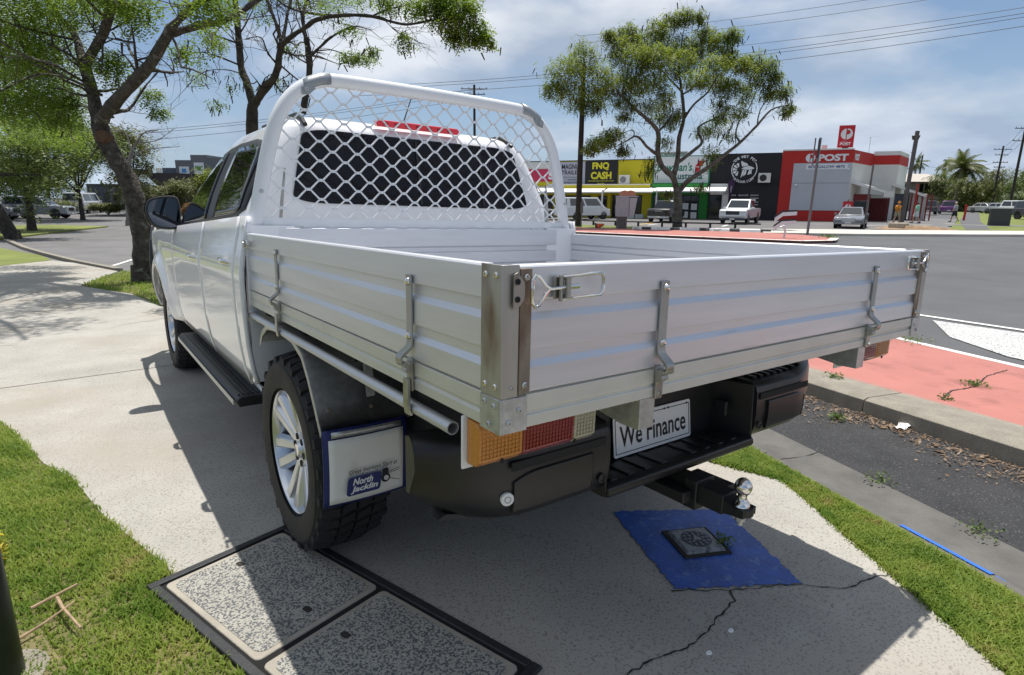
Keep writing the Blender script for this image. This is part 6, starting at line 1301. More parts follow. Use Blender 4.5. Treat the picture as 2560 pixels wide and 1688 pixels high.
plan_box(DB, 'wall', mat('brown_dark_wall', (.045, .035, .035), .85, var=.1), c2, U1, 6.6, 8, -.5, 4.75); plan_box(DB, 'roof_tower', M_dk, c2, U1, .75, 3, 4.75, 5.3, .1); plan_box(DB, 'vent', M_wwall, c2, U1, .5, .6, 4.75, 5.4, 3.6)
plan_box(DB, 'edge_wall', M_wwall, c2, U1, .35, 4, -.5, 4.9, -.4); plan_box(DB, 'chimney', M_dk, (8.7, 100.5), U1, .25, .25, 3, 5.6)
BB = thing('blue_roof_building', 'small building with pale blue roof behind the leaning trunk', 'building', (2.5, 93, 0)); c3 = (.8, 92.8)
plan_box(BB, 'wall', mat('slate_wall', (.10, .105, .13), .85, var=.1), c3, U1, 4.6, 7, -.5, 2.9)
p0 = Vector((c3[0], c3[1], 0)); u = U1; v = Vector((.593, .805, 0)); local(MB().hexa([p0-u*.2-v*.3+ZU*2.9, p0+u*4.8-v*.3+ZU*2.9, p0+u*4.8+v*7+ZU*2.9, p0-u*.2+v*7+ZU*2.9, p0+u*.4+v*1.5+ZU*4.2, p0+u*4.4+v*1.5+ZU*4.2, p0+u*4.4+v*5.5+ZU*4.2, p0+u*.4+v*5.5+ZU*4.2]), BB).build('roof', mat('pale_blue_roof', (.40, .48, .58), .5), BB, smooth=False)
for s in (.8, 2.0, 3.2): flatbox(BB, 'window', M_shop, c3, U1, s, s+.7, .6, 1.9, .01, .04)
# ---- pale apartment block
AB = thing('apartment_block', 'pale two storey apartment block with hipped roof behind the palm', 'building', (128, 47, 0)); c4 = (124.3, 47.6); U4 = Vector((.81, -.586, 0)); M_apt = mat('beige_render', (.42, .38, .33), .85, var=.06, vscale=.4)
plan_box(AB, 'wall', M_apt, c4, U4, 8.2, 9, -.3, 5.0); plan_box(AB, 'bay', M_apt, (125.6, 45.4), U4, 2.6, 2, -.3, 5.0); plan_box(AB, 'wing', M_apt, c4, U4, 4.5, 9, -.3, 4.4, 8.21)
p0 = Vector((c4[0], c4[1], 0)); v = Vector((.586, .81, 0)); u = U4
local(MB().hexa([p0-u*.6-v*2.9+ZU*5.0, p0+u*8.8-v*2.9+ZU*5.0, p0+u*8.8+v*9.4+ZU*5.0, p0-u*.6+v*9.4+ZU*5.0, p0+u*2.4+v*2.5+ZU*6.6, p0+u*6.0+v*2.5+ZU*6.6, p0+u*6.0+v*4.5+ZU*6.6, p0+u*2.4+v*4.5+ZU*6.6]), AB).build('roof', mat('pale_tile_roof', (.45, .41, .36), .8, var=.1, vscale=2), AB, smooth=False)
c5 = (125.6, 45.4)
for cc, s0, s1, z0, z1 in ((c4, .2, 1.4, 3.4, 4.6), (c5, .3, 1.0, 3.2, 4.7), (c5, 1.3, 2.2, 3.0, 4.7), (c5, .5, 1.3, .4, 2.1), (c4, 5.0, 6.4, 3.4, 4.7), (c4, 5.0, 5.8, .4, 2.2), (c4, 6.6, 7.8, 3.4, 4.7), (c4, 9.2, 11.6, 2.6, 3.9)): flatbox(AB, 'window', M_shop, cc, U4, s0, s1, z0, z1, .01, .05)
# ================================================================== PARKED VEHICLES
M_tyre = mat('car_tyre', (.015, .015, .016), .8); M_rimc = mat('car_rim', (.45, .46, .48), .35, metal=.7); M_cglass = mat('car_glass', (.02, .025, .03), .04, spec=.7, coat=.3)
M_hlamp = mat('car_headlamp', (.6, .62, .65), .1, coat=1); M_tlamp = mat('car_taillamp', (.4, .01, .012), .2, coat=.6); M_trim = mat('car_trim', (.015, .015, .016), .5); M_platec = mat('car_plate', (.7, .7, .68), .5)
def paint(n, c, r=.25): return mat(n, c, r, coat=1.0)
def vehicle(name, label, x, y, heading, body_m, prof, cabin, W, wheels, wr, z_off=-.06, group='vehicles parked across the street', pickup=None, grille=None, cat='car', detail=True):
    """prof: side outline (l, z) of the lower body, l forwards; cabin: (base l0, l1, z0, top l2, l3, z1, half width base, half width top)"""
    z = gz(x, y)+z_off; root = thing(name, label, cat, (x, y, z), heading, group); h = W/2
    # body: three slices so that the sides curve in
    mb = MB(); n = len(prof)
    for xx, ins in ((-h, .06), (-h+.10, .0), (h-.10, .0), (h, .06)):
        cx = sum(p[0] for p in prof)/n; cz = sum(p[1] for p in prof)/n
        mb.v += [(xx, cx+(l-cx)*(1-ins*.25), cz+(zz_-cz)*(1-ins)) for l, zz_ in prof]
    for k in range(3): mb.f += [(k*n+i, k*n+(i+1) % n, (k+1)*n+(i+1) % n, (k+1)*n+i) for i in range(n)]
    mb.f += [tuple(range(n-1, -1, -1)), tuple(3*n+i for i in range(n))]
    mb.build('body', body_m, root, bevel=.035, bseg=2)
    l0, l1, z0, l2, l3, z1, wb, wt = cabin
    B_ = [(-wb, l0, z0), (wb, l0, z0), (wb, l1, z0), (-wb, l1, z0)]; T_ = [(-wt, l2, z1), (wt, l2, z1), (wt, l3, z1), (-wt, l3, z1)]
    cb = MB().hexa(B_+T_).build('cabin', body_m, root, bevel=.06, bseg=3)
    def glass(nm, q, a=(.1, .9), b=(.16, .86), off=.012):
        q = [Vector(v) for v in q]; nrm = (q[1]-q[0]).cross(q[3]-q[0]).normalized()
        f = lambda u, v: (q[0].lerp(q[1], u)).lerp(q[3].lerp(q[2], u), v)
        c = [f(a[0], b[0]), f(a[1], b[0]), f(a[1], b[1]), f(a[0], b[1])]; mid = (q[0]+q[1]+q[2]+q[3])/4; ctr = Vector((0, (l0+l1)/2, (z0+z1)/2)); s = 1 if nrm.dot(mid-ctr) > 0 else -1
        MB().hexa([p-nrm*s*.01 for p in c]+[p+nrm*s*off for p in c]).build(nm, M_cglass, root, smooth=False)
    glass('rear_glass', [B_[0], B_[1], T_[1], T_[0]], (.07, .93)); glass('windscreen', [B_[2], B_[3], T_[3], T_[2]], (.06, .94), (.1, .9))
    for q in ([B_[1], B_[2], T_[2], T_[1]], [B_[3], B_[0], T_[0], T_[3]]):
        if q[0][1] > q[1][1]: q = [q[1], q[0], q[3], q[2]]
        for a in ((.08, .47), (.52, .92)): glass('side_glass', q, a)
    for l in wheels:
        for sx in (-1, 1):
            c = (sx*(h-.11), l, wr); w = MB().lathe([(wr*.62, -.10), (wr*.95, -.10), (wr, -.06), (wr, .06), (wr*.95, .10), (wr*.62, .10)], c, (sx, 0, 0), 20, cap=False).build('wheel', M_tyre, root)
            MB().lathe([(wr*.64, .09), (wr*.5, .06), (wr*.2, .085), (0, .085)], c, (sx, 0, 0), 16, cap=False).build('rim', M_rimc, w)
            # dark arch
            MB().lathe([(wr*1.12, .0), (wr*1.12, .03), (0, .03)], (sx*(h-.03), l, wr+.03), (sx, 0, 0), 20).build('wheel_arch', M_trim, root)
    lf = max(p[0] for p in prof); lr = min(p[0] for p in prof); zl = prof_z = z0-.22
    for sx in (-1, 1):
        x0, x1 = sorted((sx*(h-.10), sx*(h-.50))); MB().box(x0, x1, lf-.12, lf-.015, zl-.10, zl+.06).build('headlamp', M_hlamp, root, bevel=.02)
        x0, x1 = sorted((sx*(h-.06), sx*(h-.24))); MB().box(x0, x1, lr+.01, lr+.12, zl-.18, zl+.16).build('tail_lamp', M_tlamp, root, bevel=.015)
        MB().box(min(sx*h*.97, sx*(h+.16)), max(sx*h*.97, sx*(h+.16)), l1-.55, l1-.40, z0-.02, z0+.13).build('door_mirror', body_m, root, bevel=.02)
    MB().box(-h+.52, h-.52, lf-.06, lf+.012, zl-.22, zl+.06).build('grille', grille or M_trim, root, bevel=.01)
    MB().box(-h+.08, h-.08, lf-.10, lf+.03, .30, .46).build('front_bumper', body_m if cat != 'pickup' else grille or M_rimc, root, bevel=.03); MB().box(-h+.08, h-.08, lr-.03, lr+.10, .36, .54).build('rear_bumper', M_rimc if cat == 'pickup' else body_m, root, bevel=.03)
    MB().box(-.19, .19, lf+.03, lf+.04, .36, .46).build('number_plate', M_platec, root); MB().box(-.19, .19, lr-.045, lr-.032, .42, .53).build('number_plate', M_platec, root)
    if pickup:
        a, b, zt = pickup; MB().box(-h+.12, h-.12, a, b, zt-.45, zt+.003).build('tub_opening', M_trim, root)
        MB().box(-.3, .3, lr-.006, lr+.02, zt-.22, zt-.16).build('tailgate_badge', M_rimc, root)
    return root
def hd(dx, dy): return math.atan2(-dx, dy)
SEDAN = [(2.15, .30), (2.28, .50), (2.22, .70), (1.9, .80), (.95, .92), (-1.5, .96), (-2.1, .92), (-2.28, .75), (-2.25, .40), (-2.1, .28)]
SUVP = [(2.1, .34), (2.25, .55), (2.2, .86), (1.9, .98), (1.0, 1.04), (-2.1, 1.06), (-2.25, .9), (-2.25, .45), (-2.1, .34)]
PICK = [(2.75, .45), (2.92, .65), (2.88, 1.05), (2.6, 1.16), (1.2, 1.20), (-2.75, 1.22), (-2.88, 1.1), (-2.88, .60), (-2.75, .50)]
VAN = [(2.45, .35), (2.62, .55), (2.55, .85), (1.95, 1.10), (1.6, 1.15), (-2.5, 1.15), (-2.6, 1.0), (-2.6, .45), (-2.5, .36)]
vehicle('sedan', 'silver grey sedan parked nose-out in front of the post office', 43.4, 19.4, hd(-.94, -.34), paint('silver_grey_paint', (.16, .17, .19)), SEDAN, (-1.75, 1.05, .90, -1.1, .15, 1.44, .80, .60), 1.82, (1.38, -1.35), .33, grille=M_rimc)
vehicle('pickup_truck', 'large white pickup truck parked nose-out before the black shop', 42.9, 27.9, hd(-.93, -.36), paint('white_truck_paint', (.72, .73, .75)), PICK, (-1.0, 1.35, 1.18, -.75, .45, 1.92, .93, .78), 2.05, (1.85, -1.8), .42, pickup=(-2.7, -1.1, 1.22), grille=mat('dark_grille', (.05, .055, .07), .4, metal=.5), cat='pickup')
vehicle('utility_truck', 'black dual cab ute parked nose-in behind the spreading tree', 39.6, 32.8, hd(.90, .43), paint('black_truck_paint', (.012, .012, .014)), [(a*.93, b*.93) for a, b in PICK], (-.9, 1.3, 1.08, -.65, .45, 1.78, .86, .70), 1.9, (1.7, -1.65), .39, pickup=(-2.5, -1.0, 1.14), cat='pickup')
vehicle('delivery_van', 'white delivery van parked by the black power pole', 37.2, 40.6, hd(.99, -.06), paint('white_van_paint', (.72, .73, .74)), VAN, (-2.55, 1.95, 1.10, -2.5, 1.1, 1.98, .92, .80), 1.9, (1.75, -1.5), .34, cat='van')
vehicle('hatchback', 'small white car behind the headboard mesh, left of the van', 35.0, 45.2, hd(.99, -.06), paint('white_car_paint', (.68, .69, .70)), SEDAN, (-1.75, 1.05, .90, -1.1, .15, 1.44, .80, .60), 1.78, (1.38, -1.35), .33)
vehicle('wagon', 'dark grey wagon parked tail-out on the grass beyond the post office', 87.9, 30.2, hd(.93, .37), paint('charcoal_paint', (.05, .05, .055)), SUVP, (-2.15, 1.1, 1.02, -1.95, .3, 1.72, .86, .70), 1.9, (1.4, -1.4), .36, z_off=0)
vehicle('wagon', 'purple and white wagon parked on the grass left of the palm', 95, 30.3, hd(.93, .37), paint('purple_paint', (.14, .03, .16)), SUVP, (-2.15, 1.1, 1.02, -1.95, .3, 1.72, .86, .70), 1.9, (1.4, -1.4), .36, z_off=0)
vehicle('wagon', 'white wagon on the grass at the right edge, nearest the dark board', 81.5, 19.0, hd(-.55, -.83), paint('white_wagon_paint', (.68, .69, .70)), SUVP, (-2.15, 1.1, 1.02, -1.95, .3, 1.72, .86, .70), 1.9, (1.4, -1.4), .36, z_off=.04)
vehicle('wagon', 'dark wagon cut off by the right edge of the picture', 70.6, 15.1, hd(-.6, -.8), paint('dark_wagon_paint', (.03, .03, .035)), SUVP, (-2.15, 1.1, 1.02, -1.95, .3, 1.72, .86, .70), 1.9, (1.4, -1.4), .36, z_off=.04)
vehicle('sedan', 'pale sedan parked far right behind the dark board', 100, 25.6, hd(-.4, -.9), paint('pale_silver_paint', (.42, .43, .45)), SEDAN, (-1.75, 1.05, .90, -1.1, .15, 1.44, .80, .60), 1.82, (1.38, -1.35), .33, z_off=.05)
vehicle('sedan', 'second pale sedan parked far right, beside the roadside tree', 106, 29.0, hd(-.4, -.9), paint('pale_gold_paint', (.40, .39, .36)), SEDAN, (-1.75, 1.05, .90, -1.1, .15, 1.44, .80, .60), 1.82, (1.38, -1.35), .33, z_off=.05)
GL = 'vehicles in the car park at left'
vehicle('wagon', 'silver wagon parked between the two trees left of the car park', -3.3, 60.5, hd(.93, -.35), paint('silver_paint', (.34, .36, .40)), SUVP, (-2.15, 1.1, 1.02, -1.95, .3, 1.72, .86, .70), 1.9, (1.4, -1.4), .36, group=GL)
vehicle('wagon', 'dark wagon at the far left behind the nearest shade tree', -6.6, 58.0, hd(.93, -.35), paint('grey_wagon_paint', (.10, .10, .11)), SUVP, (-2.15, 1.1, 1.02, -1.95, .3, 1.72, .86, .70), 1.9, (1.4, -1.4), .36, group=GL)
vehicle('delivery_van', 'white van between the hedges at the far side of the car park', -.1, 73.5, hd(.35, .93), paint('white_far_paint', (.62, .63, .65)), VAN, (-2.55, 1.95, 1.10, -2.5, 1.1, 1.98, .92, .80), 1.9, (1.75, -1.5), .34, group=GL, cat='van')
# ================================================================== POLES, SIGNS, PEOPLE
M_pole = mat('dark_timber_pole', (.035, .028, .024), .9, var=.3, vscale=3, bump=.4, bscale=8); M_gpole = mat('grey_steel_pole', (.20, .19, .19), .6, metal=.4); M_brnp = mat('brown_grey_pole', (.11, .095, .09), .8, var=.2)
M_wire = mat('cable', (.05, .05, .055), .7)
def upole(label, x, y, h, lean, arms, r=.16, z=None, m=None, name='power_pole', cat='power pole'):
    zb = gz(x, y)-.1 if z is None else z; t = thing(name, label, cat, (x, y, zb)); top = Vector((lean[0], lean[1], h))
    MB().tube([(0, 0, 0), tuple(top*.5), tuple(top)], [r, r*.85, r*.7], 10).build('pole', m or M_pole, t)
    for f_, w, d in arms:
        c = top*f_; a = Vector((d[0], d[1], 0)).normalized(); q = MB().tube([c-a*w/2, c+a*w/2], .05, 6).build('crossarm', M_pole, t)
        for k in (-.45, -.2, .2, .45): MB().lathe([(.03, 0), (.05, .06), (.03, .14), (0, .16)], c+a*w*k+Vector((0, 0, .05)), (0, 0, 1), 6).build('insulator', M_gpole, q)
    return t
upole('black timber power pole in front of the white delivery van', 26.6, 29.7, 10.5, (.35, .3), [], .21)
AR = (.80, -.60)
upole('power pole with four crossarms left of the edge of the grass', 113.2, 30.5, 10.0, (.9, .1), [(.95, 2.7, AR), (.87, 2.0, AR), (.76, 2.3, AR), (.69, 1.7, AR)], .17)
upole('power pole at the right edge of the picture with two crossarms', 96.4, 24.0, 11.6, (1.0, .15), [(.93, 2.6, AR), (.80, 2.6, AR)], .18)
upole('power pole behind the post office beside the apartment block', 138.5, 50.2, 10.8, (1.0, .3), [(.9, 2.6, AR), (.55, 2.6, AR)], .19)
upole('distant power pole nearer the palm, of the far pair', 214, 59.4, 10.4, (.4, 0), [(.97, 3.2, AR)], .2)
upole('distant power pole of the far pair, left and farther away', 239, 68, 11.2, (.4, 0), [(.97, 3.2, AR), (.8, 2, AR)], .2)
upole('power pole seen through the mesh above the cab roof', 36.5, 58.0, 14.0, (0, 0), [(.97, 3.0, (.8, -.6)), (.93, 2.4, (.8, -.6))], .18)
# slotted sign post and other posts
def spost(label, x, y, h, r, m, lean=(0, 0), z=None, name='sign_post', extra=None, cat='post'):
    t = thing(name, label, cat, (x, y, gz(x, y)-.05 if z is None else z)); MB().tube([(0, 0, 0), (lean[0], lean[1], h)], r, 10).build('post', m, t)
    return t
t = spost('tall grey slotted steel post in front of the post office wall', 30.0, 15.5, 5.0, .065, M_gpole, (.42, .12)); MB().tube([(.26, .30, 3.6), (.34, .33, 5.0)], .035, 8).build('slot_rail', M_gpole, t); MB().box(.24, .33, .05, .12, 4.0, 4.9).build('slot', M_wire, t)
spost('thin dark post standing beside the silver sedan', 40.4, 17.2, 4.1, .055, M_brnp, (.35, .1))
t = spost('weathered timber pole with a lamp bracket by the pedestrians', 57.0, 21.3, 7.6, .17, M_brnp, (.8, .15), name='lamp_pole', cat='pole'); MB().hexa([(.5, .3, 6.9), (.85, .0, 6.9), (.95, .1, 6.9), (.6, .4, 6.9), (.6, .4, 7.25), (.9, -.1, 7.25), (1.0, 0, 7.25), (.7, .5, 7.25)]).build('bracket', M_pole, t)
MB().box(-.45, .45, -.45, .45, -.1, .42).build('concrete_footing', mat('footing_concrete', (.42, .36, .28), .9, var=.15), thing('pole_footing', 'square concrete footing in the dirt mound on the corner', 'footing', (42.3, 15.9, gz(42.3, 15.9))), bevel=.04)
dm = MB(); 
def dirt(u, v):
    a, b = u*2-1, v*2-1; h = max(0, 1-(a*a+b*b))**.7; x = 42.6+a*2.2*.45+b*.5; y = 15.0-a*2.2*.9+b*.9; return (x, y, gz(x, y)+.02+.28*h*(.7+.3*math.sin(a*9+b*7)))
struct(MB().grid(dirt, 26, 14).build('dirt_mound', mat('bare_dirt', (.26, .17, .10), .95, var=.35, vscale=2, bump=1, bscale=6)))
# hazard marker with chevrons
t = thing('hazard_marker', 'white marker board with black chevrons on the island nose', 'road sign', (26.0, 14.6, gz(26, 14.6)))
U = Vector((.63, -.77, 0)).normalized(); Wn = Vector((-.77, -.63, 0)).normalized(); O = Vector((0, 0, .75))
MB().tube([(.05, 0, 0), (.1, -.05, .25), (0, 0, .6)], .05, 8).build('stem', M_swht, t)
for k in range(2):
    bz = -.12+.42*k
    for sgn, nm in ((0, M_swht),): 
        MB().extr([(-.45, bz-.30), (-.1, bz+.0), (.5, bz+.05), (.5, bz+.22), (-.12, bz+.18), (-.45, bz-.08)], O, U, ZU, Wn*.05).build('chevron_board', M_swht, t, smooth=False)
        MB().extr([(-.47, bz-.09), (-.12, bz+.18), (.5, bz+.22), (.5, bz+.29), (-.13, bz+.26), (-.47, bz-.01)], O+Wn*.004, U, ZU, Wn*.05).build('chevron_stripe', M_sblk, t, smooth=False)
# grey pillar with bin, orange top
t = thing('meter_pillar', 'grey street bin pillar with rusty orange lid on the far island', 'bin', (26.1, 25.2, gz(26.1, 25.2))); a_ = math.atan2(-.6, .8)
t.rotation_euler = (0, 0, a_)
MB().box(-.28, .28, -.28, .28, -.1, .75).build('plinth', M_gut, t); MB().box(-.36, .36, -.32, .32, .75, 1.95).build('cabinet', mat('pillar_grey', (.36, .37, .38), .7, var=.1), t, bevel=.02)
MB().hexa([(.40, -.2, .8), (.72, -.2, .8), (.72, .3, .8), (.40, .3, .8), (.38, -.3, 1.9), (.86, -.3, 1.9), (.86, .3, 1.9), (.38, .3, 1.9)]).build('bin', mat('bin_grey', (.45, .45, .46), .6), t, bevel=.02)
MB().box(-.38, .9, -.35, .35, 1.955, 2.0).build('shelf', M_roof, t)
MB().extr([(-.2, 2.0), (-.12, 2.26), (.1, 2.33), (.25, 2.27), (.45, 2.33), (.66, 2.28), (.78, 2.0)], (0, -.3, 0), (1, 0, 0), (0, 0, 1), (0, .6, 0)).build('lid', mat('rusty_orange', (.5, .22, .13), .8, var=.15), t, bevel=.04)
t = thing('traffic_cone', 'small orange cone lying on the island grass', 'cone', (25.2, 26.2, gz(25.2, 26.2)+.02)); MB().lathe([(.20, -.2), (.05, .3), (0, .3)], (0, 0, .16), (.8, -.5, .25), 12).build('cone', mat('cone_orange', (.7, .12, .04), .6), t); MB().lathe([(.26, -.25), (.26, -.2)], (0, 0, .2), (.8, -.5, .25), 4).build('base', M_dk, t)
t = thing('post_sign_small', 'thin grey sign post with small plate by the black pole', 'sign', (25.9, 28.6, gz(25.9, 28.6))); MB().tube([(0, 0, 0), (.02, 0, 1.6)], .03, 6).build('post', M_gpole, t); MB().box(-.1, .1, -.02, .02, .9, 1.6).build('plate', M_gpole, t)
# low rail along the car park
t = thing('low_rail', 'low dark rail along the car park edge', 'rail', (28, 30, gz(28, 30))); rp = [(22.5, 41), (27.7, 31.5), (30.3, 25.5), (33.8, 20.5)]
MB().tube([Vector((x, y, gz(x, y)+.32))-Vector(t.location) for x, y in rp], .05, 6).build('rail', M_dk, t)
for a, b in zip(rp[:-1], rp[1:]):
    for k in range(4): x, y = a[0]+(b[0]-a[0])*k/4, a[1]+(b[1]-a[1])*k/4; MB().box(-.05, .05, -.05, .05, -.1, .34).xf(Matrix.Translation(Vector((x, y, gz(x, y)))-Vector(t.location))).build('rail_post', M_dk, t)
# dark board on the grass
t = thing('utility_box', 'dark grey utility cabinet standing on the grass at right', 'cabinet', (53.2, 13.5, gz(53.2, 13.5)), math.atan2(-.85, .52)); MB().box(-.62, .62, -.2, .2, -.05, 1.28).build('cabinet', mat('charcoal_metal', (.045, .047, .05), .6, var=.1), t, bevel=.02); MB().box(-.64, .64, -.22, .22, 1.28, 1.33).build('cap', M_roof, t)
# small red post sign and lawn sign posts
t = thing('small_post_sign', 'small red sign with white round emblem beside the sedan', 'sign', (47.4, 21.6, gz(47.4, 21.6))); MB().box(-.04, .04, -.04, .04, 0, 1.9).build('post', M_gpole, t); U = E_; pb = MB().extr([(-.35, .55), (.35, .55), (.35, 1.75), (-.35, 1.75)], NO*.05, E_, ZU, NO*.05).build('panel', M_sred, t, smooth=False)
MB().extr(circ(16, .2), NO*.1+ZU*1.35, E_, ZU, NO*.01).build('emblem', M_swht, pb, smooth=False); MB().extr([(-.02, -.18), (.06, -.18), (.06, .18), (-.02, .18)], NO*.111+ZU*1.35, E_, ZU, NO*.005).build('emblem_bar', M_sred, pb, smooth=False)
t = spost('leaning red post at the edge of the lawn by the walker', 62.6, 18.5, 1.5, .09, M_rwall, (.1, 0), name='red_post')
t = spost('tall red post at the corner of the lawn beside the wagon', 61.8, 22.3, 3.3, .07, M_rwall, (.2, 0), name='red_post')
# overhead wires: each strand a thing of its own
def wire(label, p, q, sag, r=.013, n=18):
    t = thing('overhead_wire', label, 'wire', p, group='overhead wires across the sky'); P_ = Vector(p); Q = Vector(q)
    MB().tube([(P_.lerp(Q, i/n)-P_)-Vector((0, 0, sag*4*(i/n)*(1-i/n))) for i in range(n+1)], r, 4, cap=False).build('strand', M_wire, t)
W1 = [(55.5, -1.5, 16.9), (28.0, 56.0, 12.0)]
for i, dz in enumerate((0, -.28, -.95)): wire(['topmost of the lower bundle of wires crossing behind the tree', 'middle wire of the lower bundle crossing behind the tree', 'lowest wire of the lower bundle crossing behind the tree'][i], (70, 4.0, 17.6+dz), (26.0, 66.0, 13.4+dz), 1.4, .022)
for i, (z0, z1) in enumerate(((13.6, 12.9), (13.1, 12.4), (11.9, 11.3))): wire(['topmost wire at upper right', 'second wire at upper right', 'third wire at upper right, entering the tree crown'][i], (44, 4, z0), (30, 34, z1), .5, .013)
for i, dz in enumerate((0, -.25, -.9)): wire(['upper wire crossing left of the cab', 'middle wire crossing left of the cab', 'lower wire crossing left of the cab'][i], (36.5, 58, 13.2+dz), (-6, 76, 6.6+dz), .8, .02)
for i, dz in enumerate((0, -.9, -1.9)): wire(['highest wire between the right-hand power poles', 'middle wire between the right-hand power poles', 'lowest wire between the right-hand power poles'][i], (97.4, 24.4, 10.6+dz), (114.3, 30.8, 9.4+dz*.7), .3, .02)
wire('service wire from the far right power poles to the roadside palms', (114.1, 30.6, 7.4), (140, 50, 8.5), .6, .02); wire('wire leaving the picture above the right-hand pole', (97.4, 24.4, 10.6), (62, 4, 14.5), .8, .015)

# people: one skinned body each
def person(label, x, y, heading, shirt, legs_m, hair, stride=.25, hat=None, bag=None, h=1.68):
    z = gz(x, y)-.02; t = thing('person', label, 'person', (x, y, z), heading); s = h/1.7
    V = [(0, 0, .92), (0, .01, 1.15), (0, .015, 1.36), (0, .02, 1.48), (0, .04, 1.60), (.17, .01, 1.40), (.24, -.10, 1.14), (.25, .04, .92), (-.17, .01, 1.40), (-.24, .10, 1.14), (-.25, .22, .96),
         (.09, 0, .88), (.10, stride*.6, .50), (.10, stride*.75, .09), (.10, stride*.75+.14, .04), (-.09, 0, .88), (-.10, -stride*.35, .50), (-.10, -stride*1.1, .12), (-.10, -stride*1.1+.12, .05)]
    rad = [.14, .13, .15, .06, .085, .075, .05, .04, .075, .05, .04, .10, .065, .045, .045, .10, .065, .045, .045]
    Eg = [(0, 1), (1, 2), (2, 3), (3, 4), (2, 5), (5, 6), (6, 7), (2, 8), (8, 9), (9, 10), (0, 11), (11, 12), (12, 13), (13, 14), (0, 15), (15, 16), (16, 17), (17, 18)]
    me = bpy.data.meshes.new('body'); me.from_pydata([tuple(c*s for c in v) for v in V], Eg, []); o = bpy.data.objects.new('body', me); COL.objects.link(o); o.parent = t
    sk = o.modifiers.new('skin', 'SKIN'); sd = me.skin_vertices[0].data if me.skin_vertices else None
    if sd is None:
        bm = bmesh.new(); bm.from_mesh(me); bm.verts.layers.skin.verify(); bm.to_mesh(me); bm.free(); sd = me.skin_vertices[0].data
    for i, r_ in enumerate(rad): sd[i].radius = (r_*s, r_*s*.85)
    sd[0].use_root = True
    ss = o.modifiers.new('sub', 'SUBSURF'); ss.levels = ss.render_levels = 1
    me.materials.append(mat('skin', (.45, .27, .19), .6))
    # clothes as shells round trunk and thighs
    MB().lathe([(.17, .90), (.175, 1.10), (.19, 1.30), (.17, 1.42), (.08, 1.47)], (0, 0, 0), (0, 0, 1), 14, cap=False).xf(Matrix.Diagonal((1.15*s, .85*s, s, 1))).build('shirt', shirt, t)
    sl = MB()
    for a, b in (((.17, .01, 1.41), (.235, -.09, 1.17)), ((-.17, .01, 1.41), (-.235, .09, 1.17))): MB().tube([Vector(a)*s, Vector(b)*s], [.09*s, .075*s], 8).build('sleeve', shirt, t)
    for a, b in (((.09, 0, .95), (.10, stride*.55, .52)), ((-.09, 0, .95), (-.10, -stride*.33, .52))): MB().tube([Vector(a)*s, Vector(b)*s], [.13*s, .095*s], 10).build('trouser_leg', legs_m, t)
    MB().sphere((0, .03*s, 1.635*s), (.088*s, .10*s, .10*s), 12, 8).build('hair', hair, t)
    MB().sphere((0, .105*s, 1.585*s), (.03*s, .025*s, .04*s), 8, 6).build('face', me.materials[0], t)
    for sx, l in ((.10, stride*.75), (-.10, -stride*1.1)): MB().box((sx-.045)*s, (sx+.045)*s, (l-.06)*s, (l+.18)*s, -.01, .09).build('shoe', M_trim, t, bevel=.02)
    if hat: MB().lathe([(.15, 1.66), (.10, 1.68), (.09, 1.76), (0, 1.78)], (0, .03, 0), (0, 0, 1), 12).build('hat', hat, t)
    if bag: MB().sphere((0, -.17*s, 1.22*s), (.17*s, .10*s, .22*s), 12, 8).build('backpack', bag, t)
M_or = mat('orange_cloth', (.55, .22, .02), .8, var=.1); M_khaki = mat('khaki_cloth', (.33, .28, .2), .8); M_mint = mat('mint_cloth', (.24, .55, .40), .8); M_pale = mat('pale_cloth', (.55, .6, .58), .8); M_grc = mat('grey_cloth', (.33, .34, .36), .8); M_blk = mat('dark_cloth', (.02, .02, .025), .8)
person('walker in orange shirt and orange hat with a backpack', 54.6, 20.8, hd(.93, -.3), M_or, M_khaki, M_or, .22, hat=M_or, bag=M_or)
person('walker in mint green top and pale skirt beside the pole', 55.2, 19.6, hd(-.4, .9), M_mint, M_pale, mat('dark_red_hair', (.06, .015, .012), .7), .28)
person('walker in grey top and dark shorts on the lawn corner', 60.6, 18.6, hd(-.3, .95), M_grc, M_blk, mat('blond_hair', (.5, .42, .3), .7), .3)
# ================================================================== NEAR SMALL THINGS
def on_ground(x, y, dz=0.0): return Vector((x, y, gz(x, y)+dz))
TILT = Euler((-0.018, 0.0287, 0), 'YXZ').to_matrix().to_4x4()
# ---- service pit with two aggregate lids
M_pitf = mat('pit_frame', (.022, .023, .026), .55, var=.25, vscale=20, bump=.2, bscale=120)
M_agg = mat('exposed_aggregate', (.38, .365, .32), .85, var=.12, vscale=6, speck=(.10, .105, .115), speck_scale=140, speck_amt=.95, speck_pos=(.45, .50), bump=1.0, bscale=140)
M_lidrim = mat('lid_rim', (.33, .30, .25), .85, var=.15, vscale=9, bump=.3, bscale=150)
A1 = Vector((.957, .289, 0)); B1 = Vector((.289, -.957, 0)); PO_ = (-1.345, 1.335)
pit = thing('service_pit', 'black-framed service pit with two pebble-finish concrete lids', 'pit cover', on_ground(*PO_)); pit.rotation_mode = 'YXZ'; pit.rotation_euler = (-0.018, 0.0287, math.atan2(.289, .957))
pit.rotation_mode = 'XYZ'; pit.matrix_world = Matrix.Translation(on_ground(*PO_)) @ TILT @ Matrix.Rotation(math.atan2(.289, .957), 4, 'Z')
LW, LH, FW = .455, .585, .034
MB().box(-FW, LW+FW, -2*LH-.02-FW, FW, -.05, .003).build('pit_base', mat('pit_shadow', (.01, .01, .01), 1), pit)
